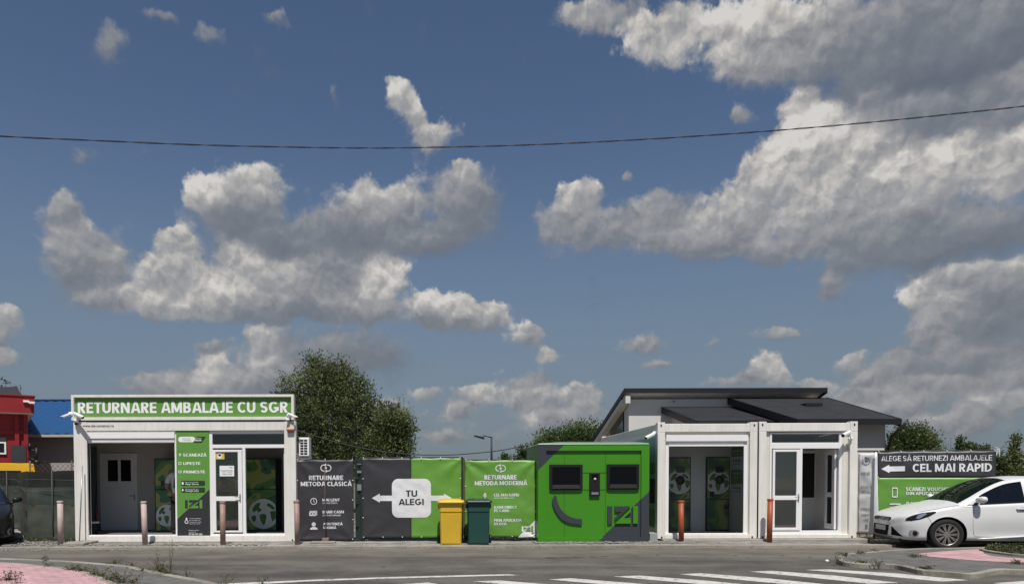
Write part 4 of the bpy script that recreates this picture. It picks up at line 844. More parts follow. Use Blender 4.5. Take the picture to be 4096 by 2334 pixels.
# cameras, siren, air conditioner
def bullet_camera(label, mount, head0, head1, r=.04, dome=False):
    m, h0, h1 = Vector(mount), Vector(head0), Vector(head1); d = (h1-h0).normalized()
    k = thing('security_camera', label, 'camera', mount, 'bullet security cameras')
    b = MB(); b.lathe([(.055,-.05),(.055,-.02),(.04,0)], (m.x,m.y,m.z), 'Y', 14); b.tube([m+Vector((0,-.03,0)), m+Vector((0,-.07,0)), h0+d*.05+Vector((0,0,-.02)), h0+d*.06], .017); b.build('mount', PVC, k)
    b = MB(); b.tube([h0, h0+d*.012, h1-d*.02, h1], [r*.8,r,r,r*.95], 14)
    sd = d.cross(Vector((0,0,1))).normalized(); up = sd.cross(d).normalized(); P = []
    for q in (h0+d*.0, h1+d*.035):
        for a in range(-60,61,20): P.append(q+up*math.cos(rad(a))*r*1.18+sd*math.sin(rad(a))*r*1.18)
    b.add(P, [(i,i+1,i+8,i+7) for i in range(6)]); b.build('housing', PVC, k)
    b = MB(); b.tube([h1-d*.004, h1+d*.006], r*.8, 14); b.build('lens', BLACK, k)
    if dome:
        b = MB(); b.lathe([(.05,0),(.05,.05),(.03,.06)], (m.x-.02,m.y-.08,m.z-.13), 'Z', 14); b.build('junction_box', PVC, k)
    return k
sx0 = at(284,1660,SY).x
bullet_camera('white camera pointing left off the long kiosk sign edge', (sx0-.01,SY+.03,at(281,1655,SY).z), (sx0-.03,SY-.02,at(280,1657,SY).z), at(252,1666,SY-.05), .03)
p = at(306,1664,SY-.10); bullet_camera('white camera with a big housing on the left end of the green sign', (p.x,SY-.005,p.z), p+Vector((-.03,-.03,.06)), at(331,1669,SY-.26), .038, True)
p = at(305,1693,FR-.05); dm = thing('dome_camera', 'small black eyed dome camera hanging under the left end of the sign', 'camera', (p.x,FR-.06,p.z))
MB().lathe([(.012,.12),(.045,.10),(.05,.05),(.045,.04)], (p.x,FR-.06,p.z-.02), 'Z', 14).build('dome_base', PVC, dm); MB().lathe([(.0,-.01),(.028,.0),(.038,.03),(.04,.045)], (p.x,FR-.06,p.z-.03), 'Z', 14).build('dome_lens', BLACK, dm)
p = at(1155,1660,SY-.05); bullet_camera('white camera on the right end of the green sign', (p.x,SY-.0,p.z), p+Vector((-.0,-.06,.03)), at(1184,1668,SY-.13), .028, True)
p = at(2619,1738,FR+.1); bullet_camera('white camera on the left side wall of the shutter window kiosk', (KX0-.03,FR+.2,p.z+.04), (KX0-.06,FR+.08,p.z+.02), at(2584,1751,FR-.15), .042)
p = at(3400,1733,FR-.02); bullet_camera('white camera above the glazed door of the right kiosk', (at(3398,1750,FR).x,FR-.0,at(3398,1755,FR).z), at(3398,1729,FR-.1), at(3372,1741,FR-.36), .045)
x0,x1,z0,z1 = rect(1147,1684,1177,1729,FR-.06)
si = thing('alarm_siren', 'cream alarm siren box with a red base on the long kiosk corner', 'alarm', ((x0+x1)/2,FR,z0))
h = z1-z0; b = MB(); b.hexa([(x0,FR-.07,z0+h*.28),(x1,FR-.07,z0+h*.28),(x1,FR-.001,z0+h*.28),(x0,FR-.001,z0+h*.28),(x0+.01,FR-.045,z1),(x1-.01,FR-.045,z1),(x1-.01,FR-.001,z1),(x0+.01,FR-.001,z1)]); b.build('siren_box', mat('cream_plastic',(.62,.56,.42),.4), si, bevel=.01)
b = MB(); b.box(x0+.005,x1-.005,FR-.075,FR-.001,z0+.01,z0+h*.27); b.build('flash_lens', mat('amber_lens',(.20,.045,.015),.2), si, bevel=.02)
x0,x1,z0,z1 = rect(1195,1748,1236,1823,FR+.15)
ac = thing('air_conditioner', 'white outdoor air conditioner unit beside the long kiosk', 'air conditioner', ((x0+x1)/2,FR+.15,z0))
b = MB(); b.box(x0,x1,FR+.15,FR+.42,z0,z1); b.build('casing', PVC, ac, bevel=.015)
b = MB(); gx0,gx1,gz0,gz1 = x0+.03,x1-.035,z0+.03,z1-.04
for i in range(2):
    for j in range(6):
        a = gx0+(gx1-gx0)*i/2; c = gz0+(gz1-gz0)*j/6; b.box(a+.008,a+(gx1-gx0)/2-.008,FR+.144,FR+.152,c+.011,c+(gz1-gz0)/6-.011)
b.build('grille', BLACK, ac)
b = MB(); b.box(x0-.06,x1+.02,FR+.2,FR+.24,z0-.05,z0-.005); b.box(x0-.06,x1+.02,FR+.34,FR+.38,z0-.05,z0-.005); b.box(x0,x1+.01,FR+.17,FR+.42,z0-.075,z0-.052); b.tube([(x0-.07,FR+.22,z0+.10),(x0+.0,FR+.22,z0-.03)],.014); b.build('bracket', STEEL, ac)
a = at(318,2170,15.9); t = at(329,1862,16.08)
tag(MB().tube([(a.x,15.9,.07),(t.x,16.08,t.z)], .014, 8).build('metal_rod', STEEL), 'thin grey metal rod leaning on the left post of the long kiosk', 'rod')

# ------------------------------------------------------------------ left background
FY = 16.75
x1 = ixL['x0']-.02
NET = mat('shade_net', (.035,.050,.042), .9, var=.3, vscale=2); NETL = mat('pale_net', (.062,.072,.056), .95, var=.3, vscale=4)  # the lower net is a lighter grey green
def netmix(m, a):
    t = m.node_tree; L = t.links.new; o = t.nodes['Material Output']; b = t.nodes['Principled BSDF']
    tr = N(t,'ShaderNodeBsdfTransparent'); mx = N(t,'ShaderNodeMixShader'); mx.inputs[0].default_value = a; L(tr.outputs[0],mx.inputs[1]); L(b.outputs[0],mx.inputs[2]); L(mx.outputs[0],o.inputs[0])
netmix(NET,.975); netmix(NETL,.99)
fe = thing('mesh_fence', 'dark green shade net fence on thin posts left of the long kiosk', 'fence', (x1-1.5,FY,0))
FP = [(x1,FY),(at(112,2000,FY).x,FY),(at(72,2000,20.6).x,20.6),(at(-500,2000,20.6).x,20.6)]   # it turns back behind the parked car
FL = [0]
for i in range(3): FL.append(FL[-1]+math.dist(FP[i],FP[i+1]))
def fpos(s):
    for i in range(3):
        if s <= FL[i+1] or i == 2: t = (s-FL[i])/(FL[i+1]-FL[i]); return FP[i][0]+(FP[i+1][0]-FP[i][0])*t, FP[i][1]+(FP[i+1][1]-FP[i][1])*t
z = [at(150,p,FY).z for p in (1883,1952,2018,2160)]
def net(z0, z1, name, m, yo, seed, amp):
    b = MB(); n1, n2 = 90, 10; v = []
    for j in range(n2+1):
        for i in range(n1+1):
            q = FL[-1]*i/n1; x,y = fpos(q); s = j/n2; zz = z0+(z1-z0)*s + (.03*noise.noise((q*1.2,seed,0)) if j in (0,n2) else 0)
            v.append((x, y+yo+amp*noise.noise((q*1.3, zz*3.2+q*.8, seed))+.4*amp*noise.noise((q*5,zz*5,seed)), zz))
    b.add(v, [(j*(n1+1)+i,j*(n1+1)+i+1,(j+1)*(n1+1)+i+1,(j+1)*(n1+1)+i) for j in range(n2) for i in range(n1)], 0, True); b.build(name, m, fe, fix=False)
net(z[1],z[0],'upper_net',mat('black_net',(.016,.018,.014),.9,var=.3,vscale=3),.02,1,.03); net(z[2]-.1,z[1]+.03,'middle_net',NET,-.03,5,.06); net(.03,z[2],'lower_net',NETL,-.05,9,.06)
for px,Y in ((-180,20.6),(29,20.6),(210,FY)):
    q = at(px,2000,Y-.08); MB().tube([(q.x,Y-.09,0),(q.x,Y-.09,z[0]+.03)], .011).build('post', mat('dull_post',(.09,.095,.088),.8), fe)
for zz,dz in ((z[0]-.24,.04),(z[1]-.02,-.03)):
    MB().tube([(*[a-(.1 if k_ else 0) for k_,a in enumerate(fpos(FL[-1]*i/40))], zz+dz*math.sin(i*.3)) for i in range(41)], .0035, 5).build('tie_rope', mat('grey_rope',(.12,.12,.115),.9), fe)
RED = mat('red_cladding', (.27,.018,.022), .5, var=.08, streak=.06)
RY = 26.5
xa = at(-420,1750,RY).x; xw = at(113,1750,RY).x; xp = xw+.20
zp0,zp1 = at(60,1651,RY-.4).z, at(60,1585,RY-.4).z
rk = thing('red_building', 'red clad flat roofed building with a white framed window at left edge', 'building', (xw,RY,0))
MB().box(xa,xw,RY,RY+7,-.05,zp0+.01).build('wall', RED, rk)
b = MB(); b.box(xa,xp,RY-.5,RY+7.3,zp0,zp1); b.box(xa,xp+.04,RY-.54,RY+7.34,zp1-.0,zp1+.05); b.build('parapet', RED, rk)
MB().box(xa,xp-.02,RY-.48,RY+7,zp0-.03,zp0-.003).build('soffit', PVC, rk)
b = MB()
for a,c in ((68,83),(98,113)): q = rect(a,1690,c,1850,RY); b.box(q[0],q[1],RY-.12,RY-.001,0,zp0-.04)
b.box(xa,xw,RY-.07,RY-.003,at(50,1722,RY).z,at(50,1738,RY).z); b.build('pilaster', RED, rk, bevel=.01)
q = rect(-90,1768,36,1817,RY-.05); b = MB(); b.frame(q[0],q[1],q[2],q[3],RY-.06,RY-.003,.06); wn = b.build('window', PVC, rk)
MB().box(q[0]+.06,q[1]-.06,RY-.03,RY-.002,q[2]+.06,q[3]-.06).build('pane', mat('dark_pane',(.01,.011,.012),.08,spec=.6), wn)
q = rect(-90,1748,36,1766,RY-.05); MB().box(q[0],q[1],RY-.05,RY-.003,q[2],q[3]).build('lintel_panel', DKGREY, rk)
q = rect(46,1781,97,1850,RY-.13); MB().box(q[0],q[1],RY-.16,RY-.125,q[2],q[3]).build('notice_panel', DKGREY, rk)
_c34, _s34 = math.cos(rad(34)), math.sin(rad(34))
def unrot(p): a, c = p.x-xw, p.y-RY; return Vector((xw+a*_c34+c*_s34, RY-a*_s34+c*_c34, p.z))
for px,py in ((104,1607),(126,1612)):
    q = unrot(at(px,py,RY-.35)); b = MB(); b.tube([(q.x,q.y+.1,q.z),(q.x,q.y-.08,q.z)],.03); b.box(q.x-.10,q.x+.10,q.y-.22,q.y-.06,q.z-.03,q.z+.05); b.build('floodlight', PVC, rk, bevel=.01)
b = MB(); A_ = lambda px,py: unrot(at(px,py,RY-.25))
b.tube([A_(119,1773),A_(119,1796)],.07,4); b.tube([A_(146,1790),A_(145,1846)],.06,4); b.tube([A_(116,1797),A_(146,1803)],.035,5); b.tube([A_(112,1832),A_(146,1839)],.035,5)
b.tube([A_(147,1838),A_(147,1857)],[.09,.12],10); b.tube([A_(150,1847),A_(196,1845)],[.03,.012],5); b.build('wall_bracket', BLACK, rk)
b = MB(); b.add([unrot(at(*p)) for p in ((-200,1588,27.2),(88,1586,27.2),(70,1586,29.0),(-200,1586,29.0),(-200,1546,27.6),(70,1546,27.6),(58,1548,28.8),(-200,1548,28.8))],[(0,3,2,1),(4,5,6,7),(0,1,5,4),(1,2,6,5),(2,3,7,6),(3,0,4,7)]); b.build('roof_cover', mat('dark_tarp',(.018,.018,.026),.6,var=.2), rk, bevel=.04)
rk.rotation_euler = (0,0,rad(34))
# blue roofed shed
BY = 30.0; BLUE = mat('blue_sheet_metal', (.018,.072,.19), .4, var=.06, vscale=.6)
xa, xb = at(-900,1735,BY).x, at(640,1735,BY).x; ze = at(200,1735,BY).z; zr_ = at(200,1602,BY+5).z
sh = thing('storage_shed', 'grey walled shed with a bright blue corrugated roof', 'shed', ((xa+xb)/2,BY+.6,0))
MB().box(xa+.3,xb-.3,BY+.55,BY+9,-.05,ze-.05).build('wall', mat('grey_render',(.36,.35,.33),.9,var=.12,vscale=1.2), sh)
b = MB(); n = int((xb-xa)/.11); v = []
for i in range(n+1):
    x = xa+(xb-xa)*i/n; dz = (.0,.035,.035,.0)[i%4]
    v += [(x,BY,ze+dz),(x,BY+5,zr_+dz),(x,BY+10,ze+dz)]
f = []
for i in range(n): f += [(3*i,3*i+3,3*i+4,3*i+1),(3*i+1,3*i+4,3*i+5,3*i+2)]
b.add(v,f); b.build('roof', BLUE, sh, fix=False)
b = MB(); b.box(xa,xb,BY+4.85,BY+5.15,zr_+.02,zr_+.07); b.build('ridge_cap', BLUE, sh)
b = MB(); b.box(xa,xb,BY-.08,BY+.03,ze-.13,ze-.02); b.build('gutter', mat('grey_gutter',(.45,.44,.40),.6), sh)
# chain link fence in front of the shed
CF = 21.0; x0,x1,z0,z1 = rect(120,1828,430,1890,CF); z0 = 0
cl = thing('chain_link_fence', 'rusty chain link fence before the shed wall', 'fence', ((x0+x1)/2,CF,0))
b = MB(); s = .16; n = int((x1-x0)/s)
for i in range(-12, n+1):
    for sg in (1,-1):
        xs = x0+i*s; pts = [(xs+(1.9 if sg<0 else 0),CF,.1),(xs+(0 if sg<0 else 1.9),CF,2.0)]
        p0,p1 = Vector(pts[0]),Vector(pts[1])
        def cx_(p,q,X): t = (X-p.x)/(q.x-p.x); return p+(q-p)*t
        lo_, hi_ = (p0,p1) if p0.x<p1.x else (p1,p0)
        if hi_.x < x0 or lo_.x > x1: continue
        if lo_.x < x0: lo_ = cx_(lo_,hi_,x0)
        if hi_.x > x1: hi_ = cx_(lo_,hi_,x1)
        b.tube([lo_,hi_],.006,4,caps=False)
b.build('wire_mesh', RUST, cl)
for x in (x0,x0+1.3): MB().tube([(x,CF,0),(x,CF,2.1)],.025).build('post', RUST, cl)
# yellow van behind the net
VY = 23.2; xv1 = at(153,1870,VY).x; xv0 = xv1-3.4; zt = at(80,1853,VY).z
YEL = mat('yellow_paint', (.70,.40,.015), .35, var=.06, coat=.3)
vn = thing('yellow_van', 'yellow van whose roof shows over the shade net fence', 'van', (xv1,VY,-.07))
b = MB(); b.hexa([(xv0,VY,.3),(xv1,VY,.3),(xv1,VY+1.8,.3),(xv0,VY+1.8,.3),(xv0,VY,1.1),(xv1,VY,1.1),(xv1,VY+1.8,1.1),(xv0,VY+1.8,1.1)])
b.hexa([(xv0,VY+.004,1.1),(xv1-.004,VY+.004,1.1),(xv1-.004,VY+1.79,1.1),(xv0,VY+1.79,1.1),(xv0,VY+.12,zt),(xv1-.13,VY+.12,zt),(xv1-.13,VY+1.68,zt),(xv0,VY+1.68,zt)]); b.box(xv0+.1,xv1-.2,VY+.4,VY+.46,zt,zt+.02); b.build('body', YEL, vn, bevel=.06, seg=3)
MB().box(xv0+.4,xv1-.5,VY+.01,VY+.04,1.15,zt-.24).build('window', mat('dark_pane',(.01,.011,.012),.08,spec=.6), vn)
for x in (xv0+.8,xv1-.8): MB().lathe([(.0,0),(.3,.0),(.31,.1),(.31,.2),(.0,.2)], (x,VY-.03,.24), 'Y', 20).build('wheel', BLACK, vn)
vn.rotation_euler = (0,0,rad(33))
# ------------------------------------------------------------------ printed banners on fence panels
def vinyl(name, col, rough=.42):
    return mat(name, col, rough, var=.06, vscale=1.5, spec=.45)
VDARK = vinyl('dark_vinyl', (.040,.038,.042)); VGREEN = vinyl('green_vinyl', (.125,.30,.045)); VWHITE = vinyl('white_vinyl', (.72,.72,.73)); VGREY = vinyl('grey_vinyl', (.80,.80,.79), .6)
_t = VGREY.node_tree; _tr = N(_t,'ShaderNodeBsdfTranslucent'); _tr.inputs[0].default_value = (.60,.60,.59,1); _mx = N(_t,'ShaderNodeMixShader'); _mx.inputs[0].default_value = .12
_t.links.new(_t.nodes['Principled BSDF'].outputs[0],_mx.inputs[1]); _t.links.new(_tr.outputs[0],_mx.inputs[2]); _t.links.new(_mx.outputs[0],_t.nodes['Material Output'].inputs[0])
FENCEM = mat('dark_green_fence', (.018,.030,.024), .5, var=.15)
class Plane:
    def __init__(s, A, B, seed=0, amp=.008, corners=None):
        s.A = Vector((A[0],A[1],0)); d = Vector((B[0]-A[0],B[1]-A[1],0)); s.w = d.length; s.d = d/s.w; s.n = Vector((s.d.y,-s.d.x,0)); s.seed = seed; s.amp = amp; s.cor = corners or []
    def uz(s, px, py):
        r = ray(px,py); o = Vector((0,0,CAMZ)); t = (s.A-o).dot(s.n)/r.dot(s.n); p = o+r*t; return (p-s.A).dot(s.d), p.z
    def disp(s, u, z):
        k = s.seed*13.7
        w = 1.5*s.amp*(noise.noise((u*1.4+k,z*2.2,k))+.6*noise.noise((u*2.2+z*2.6+k,z*1.2-u,k+5))+.55*noise.noise((u*6,z*6.5+u*2,k+9)))
        for cu, cz, a, q in s.cor:               # tension folds that fan out from an eyelet
            du, dz = u-cu, z-cz; r = math.hypot(du,dz); th = math.atan2(dz,du)-q
            w += 2.0*a*math.exp(-r/.55)*min(1,r/.10)*math.sin(th*7+k)*max(0,math.cos(th))
        return w
    def pos(s, u, z, off=0.0):
        p = s.A + s.d*u + s.n*(s.disp(u,z)+off); return Vector((p.x,p.y,z))
def on_plane(mb, name, mats, parent, pl, off, step=.09):
    o = mb.build(name, mats, None, fix=False); cut_grid(o, step)
    org = ORG[parent]; o.parent = parent; ORG[o] = org
    for v in o.data.vertices: v.co = pl.pos(v.co.x, v.co.z, off-v.co.y) - org
    o.data.update(); return o
def banner(label, pl, u0, u1, z0, z1, zones, group=None, eyelets=True, name='banner'):
    """zones: list of (u0,u1,z0,z1,material index); material list from zones"""
    k = thing(name, label, 'banner', pl.pos((u0+u1)/2, z0)+Vector((0,0,0)), group)
    b = MB(); mats = []; st = .055
    for a,c,d,e,m in zones:
        if m not in mats: mats.append(m)
        nu, nz = max(1,int((c-a)/st)), max(1,int((e-d)/st)); v = []
        for j in range(nz+1):
            for i in range(nu+1):
                u = a+(c-a)*i/nu; z = d+(e-d)*j/nz; sag = 0
                if abs(z-z1) < 1e-6: sag = .010*(1-abs(math.cos(math.pi*(u-u0)/.48)))
                v.append(pl.pos(u, z-sag))
        b.add(v, [(j*(nu+1)+i,j*(nu+1)+i+1,(j+1)*(nu+1)+i+1,(j+1)*(nu+1)+i) for j in range(nz) for i in range(nu)], mats.index(m), True)
    o = b.build('sheet', mats, k, fix=False); sm = o.modifiers.new('thickness','SOLIDIFY'); sm.thickness = .003; sm.offset = -1
    b = MB(); pts = []
    n = max(2,int((u1-u0)/.48)); pts += [(u0+.03+(u1-u0-.06)*i/n, z1-.02) for i in range(n+1)]+[(u0+.03+(u1-u0-.06)*i/n, z0+.02) for i in range(n+1)]
    m = max(2,int((z1-z0)/.48)); pts += [(u, z0+.02+(z1-z0-.04)*j/m) for u in (u0+.02,u1-.02) for j in range(1,m)]
    for u,z in pts:
        p = pl.pos(u,z,.004); b.lathe([(.0,-.006),(.012,-.006),(.014,.0)], p, 'Y', 8)
        if z > z1-.05: b.tube([p+Vector((0,-.004,0)), p+Vector((0,-.006,.03)), p+Vector((0,.03,.05))], .006, 5)
    if eyelets: b.build('eyelets', PVC, k)
    return k
def btext(k, pl, items, m, name='lettering', extra=None, off=.006):
    f = lambda u,z: (u,0,z)
    for s,a,t,c,d,*bb in items:
        mb = MB(); u0,_ = pl.uz(a,(t+d)/2); u1,_ = pl.uz(c,(t+d)/2); _,zt = pl.uz((a+c)/2,t); _,zb = pl.uz((a+c)/2,d)
        text_into(mb, s, u0, u1, zb, zt, f, bb[0] if bb else .028); o = on_plane(mb, name, m, k, pl, off)
    if extra:
        L_ = []
        def nx(): L_.append(MB()); return L_[-1]
        extra(nx, f)
        for mb in L_: on_plane(mb, 'icon', m, k, pl, off)
def fence_panel(label, x0, x1, z0, z1, Y, wires=True, name='wire_fence'):
    k = thing(name, label, 'fence', ((x0+x1)/2,Y,z0))
    b = MB(); b.frame(x0,x1,z0,z1,Y,Y+.05,.05); b.build('panel_frame', FENCEM, k)
    b = MB()
    x = x0+.1
    while x < x1-.06: b.box(x-.003,x+.003,Y+.02,Y+.026,z0,z1); x += .10
    z = z0+.2
    while z < z1: b.box(x0,x1,Y+.028,Y+.034,z-.004,z+.004); z += .2
    b.build('wire_mesh', FENCEM, k); return k
BYY = 16.35                                      # banner plane
def uvrect(pl,x0,t,x1,b): return pl.uz(x0,(t+b)/2)[0], pl.uz(x1,(t+b)/2)[0], pl.uz((x0+x1)/2,b)[1], pl.uz((x0+x1)/2,t)[1]
def plY(Y, seed, amp=.008, cor=None): return Plane((0,Y),(1,Y),seed,amp,cor)
# dark banner
pl = plY(BYY,1,.012); u0,u1,z0,z1 = uvrect(pl,1188,1838,1415,2163); z0 = max(z0,.035)
pl.cor = [(u0,z1,.012,-.8),(u1,z1,.012,-2.3),(u0,z0,.012,.8),(u1,z0,.014,2.3)]
fence_panel('dark green wire fence panel behind the dark banner', u0-.02,u1+.19,.02,z1+.01,BYY+.06)
k = banner('dark grey banner reading RETURNARE METODA CLASICĂ with three white icons', pl,u0,u1,z0,z1,[(u0,u1,z0,z1,VDARK)], 'printed banners on the fence')
def ex1(nx, f):
    def c(px,py): return pl.uz(px,py)
    s = BYY/FPX
    mb = nx(); u,z = c(1303.6,1870); loop_logo(mb,u,z,44*s,28*s,f)
    mb = nx(); u,z = c(1255,2003); o = arc(u,z,13.5*s,0,360,24); i = arc(u,z,11*s,0,360,24); ringfaces(mb,o,i,f)
    mb.add([f(u-.006,z+.05),f(u+.006,z+.05),f(u+.008,z+.0),f(u-.006,z-.004)],[(0,1,2,3)]); mb.add([f(u-.003,z+.004),f(u+.006,z+.004),f(u+.03,z-.03),f(u+.02,z-.035)],[(0,1,2,3)])
    mb = nx(); u,z = c(1251,2053); r = rrect(u-14*s,u+14*s,z-8*s,z+8*s,.015); q = rrect(u-12*s,u+12*s,z-6*s,z+6*s,.01); ringfaces(mb,r+[r[0]],q+[q[0]],f)
    for du in (-5,5): o = arc(u+du*s,z,6*s,0,360,16); i = arc(u+du*s,z,3.6*s,0,360,16); ringfaces(mb,o,i,f)
    mb.add([f(u-12*s,z+9.5*s),f(u+17*s,z+9.5*s),f(u+17*s,z+12*s),f(u-12*s,z+12*s)],[(0,1,2,3)]); mb.add([f(u+15.5*s,z-5*s),f(u+18*s,z-5*s),f(u+18*s,z+12*s),f(u+15.5*s,z+9.5*s)],[(0,1,2,3)])
    mb = nx(); u,z = c(1255,2095); mb.add([f(*p) for p in arc(u,z,8.5*s,0,350,20)],[tuple(range(21))]); u,z = c(1255,2116); mb.add([f(*p) for p in [(u-15*s,z),(u+15*s,z),(u+14*s,z+6*s),(u+5*s,z+11*s),(u-5*s,z+11*s),(u-14*s,z+6*s)]],[(0,1,2,3,4,5)])
btext(k,pl,[('RETURNARE',1236,1900,1373,1918),('METODA CLASICĂ',1203,1924.5,1407,1942),('MAI LENT',1290,1992,1359,2003),('(CU ASISTENȚĂ)',1290,2007,1349,2013,.01),('BANII CASH',1291,2040,1375,2051),('(DUPĂ RETURNARE)',1291,2056,1363,2062,.01),('ASISTENȚĂ',1293,2088,1371,2098),('UMANĂ',1293,2103,1346,2113)],VWHITE,extra=ex1)
a = at(1303,2158,16.1); t = at(1299,1876,16.27)
wr = thing('sign_stake', 'thin rusty stake on a brick foot in front of the dark banner', 'stake', (a.x,16.1,.045))
MB().tube([(a.x,16.1,.1),(t.x,16.27,t.z)],.011,6).build('rod', RUST, wr); q = rect(1289,2156,1315,2166,16.05); MB().box(q[0],q[1],16.0,16.16,.046,.115).build('foot', mat('old_brick',(.22,.15,.12),.9,var=.2), wr, bevel=.008)
# gate with the half and half banner
GYY = 16.3; pl = plY(GYY,2,.010); u0,u1,z0,z1 = uvrect(pl,1449,1831,1845,2149); um = pl.uz(1645,1990)[0]
pl.cor = [(u0,z1,.010,-.8),(u1,z1,.016,-2.3),(u0,z0,.010,.8),(u1,z0,.012,2.3)]
gz0 = at(1640,2168,GYY).z
g = thing('sliding_gate', 'dark green metal sliding gate carrying the half dark half green banner', 'gate', ((u0+u1)/2,GYY+.05,0))
b = MB(); b.frame(u0-.05,u1+.05,max(gz0,.03)+.02,z1+.03,GYY+.05,GYY+.11,.06,.06,.09,.05); b.build('gate_frame', FENCEM, g, bevel=.004)
b = MB(); x = u0
while x < u1: b.box(x-.01,x+.01,GYY+.07,GYY+.09,.09,z1); x += .12
b.build('gate_bars', FENCEM, g)
b = MB(); [b.lathe([(.0,-.02),(.05,-.02),(.05,.02),(.0,.02)],(x,GYY+.08,.055),'Y',14) for x in (u0+.1,u1-.2)]; b.build('roller', STEEL, g)
k = banner('banner half dark grey and half green reading TU ALEGI with a double arrow', pl,u0,u1,z0,z1,[(u0,um,z0,z1,VDARK),(um,u1,z0,z1,VGREEN)], 'printed banners on the fence')
mb = MB(); f = lambda u,z: (u,0,z)
q = uvrect(pl,1568,1913,1724,2068); mb.add([f(*p) for p in rrect(*q,.155)],[tuple(range(28))])
for sg,(xs,xh,xt) in ((1,(1570,1519,1487)),(-1,(1722,1776,1808))):
    ua,za_ = pl.uz(xs,1980); uh,_ = pl.uz(xh,1990); ut,zt_ = pl.uz(xt,1990.5); zb_ = pl.uz(xs,2001.5)[1]; z3 = pl.uz(xh,1972)[1]; z4 = pl.uz(xh,2008)[1]
    pts = [f(ua,za_),f(uh,za_),f(uh,z3),f(ut,zt_),f(uh,z4),f(uh,zb_),f(ua,zb_)]; mb.add([p for p in pts],[tuple(range(7))])
on_plane(mb,'arrow_print',VWHITE,k,pl,.005,.07)
btext(k,pl,[('TU',1623,1959,1669,1984),('ALEGI',1595,1993,1695,2017.5)],PRINTD,off=.009)
fence_post = thing('fence_post', 'dark green gate post between the dark banner and the gate', 'post', (at(1431,2160,16.4).x,16.4,0))
x0,x1,_,zt = rect(1420,1832,1440,2165,16.4); b = MB(); b.box(x0,x0+.06,16.42,16.48,.0,zt); b.box(x1-.05,x1,16.38,16.44,0,zt-.04); [b.tube([(x0+.03,16.4,z),(x1-.03,16.36,z+.03)],.02) for z in (.35,.9,1.5)]; b.build('twin_posts', FENCEM, fence_post)
b = MB()
for t,d in ((1853,1856),(1881,1890),(1935,1960)): q = rect(1429,t,1446,d,16.35); b.box(q[0],q[1],16.33,16.36,q[2],q[3])
b.build('lock_plate', STEEL, fence_post)
b = MB(); q = rect(1852,1830,1858,2172,16.38); b.box(q[0],q[1],16.36,16.42,0,q[3]); tag(b.build('fence_post', RUST), 'rusty brown post standing between the yellow and green bins', 'post')
# green banner
pl = plY(BYY,3,.010); u0,u1,z0,z1 = uvrect(pl,1859,1839,2146,2154); z0 = max(z0,.09)
pl.cor = [(u0,z1,.022,-.8),(u1,z1,.014,-2.3),(u0,z0,.02,.8),(u1,z0,.009,2.3)]
fence_panel('dark wire fence panel behind the green banner', u0-.02,u1+.03,.03,z1+.02,BYY+.06)
k = banner('green banner reading RETURNARE METODA MODERNĂ with a white lower corner', pl,u0,u1,z0,z1,[(u0,u1,z0,z1,VGREEN)], 'printed banners on the fence')
mb = MB(); ca = pl.uz(2147,2073)[1]; cu = pl.uz(2072,2155)[0]; mb.add([f(cu,z0+.002),f(u1-.002,z0+.002),f(u1-.002,ca)],[(0,1,2)]); on_plane(mb,'white_corner',VWHITE,k,pl,.006,.05)
def ex3(nx, f):
    mb = nx(); s = BYY/FPX; u,z = pl.uz(2002.6,1871.5); loop_logo(mb,u,z,42*s,27*s,f)
    mb = nx(); q = uvrect(pl,1932,1970,1948,1994); w,h = q[1]-q[0],q[3]-q[2]; mb.add([f(q[0]+a*w,q[2]+c*h) for a,c in ((.35,1),(.85,1),(.62,.62),(1,.62),(.3,0),(.45,.45),(0,.45))],[tuple(range(7))])
btext(k,pl,[('RETURNARE',1938,1898,2067,1916),('METODA MODERNĂ',1899,1922,2109,1939),('CEL MAI RAPID',1975,1972,2077,1983.5),('(30 DE SECUNDE / SAC)',1975,1987,2057,1993,.01),('BANII DIRECT',1976.5,2021,2067,2032),('PE CARD',1976.5,2035,2037,2046),('PRIN APLICAȚIA',1976.5,2073,2086,2084),('IZI ECO',1976.5,2088,2026,2098)],VWHITE,extra=ex3)
q = uvrect(pl,2087,2102,2132,2124); mw = MB(); mg = MB()
for p,up in izi_pieces(*q): (mw if up else mg).add([f(*c) for c in p],[tuple(range(len(p)))])
on_plane(mw,'white_logo',VWHITE,k,pl,.014,.05); on_plane(mg,'green_logo',VGREEN,k,pl,.014,.05)
b = MB()
for i in range(7):
    p0 = at(1968+i*24,2158+i%2*3,16.2); b.tube([p0+Vector((0,0,.02)), p0+Vector((.12,.03,.05)), p0+Vector((.3,-.02,.01))],.012,6)
tag(b.build('cable_heap', BLACK), 'black cables lying on the gravel under the green banner', 'cable')
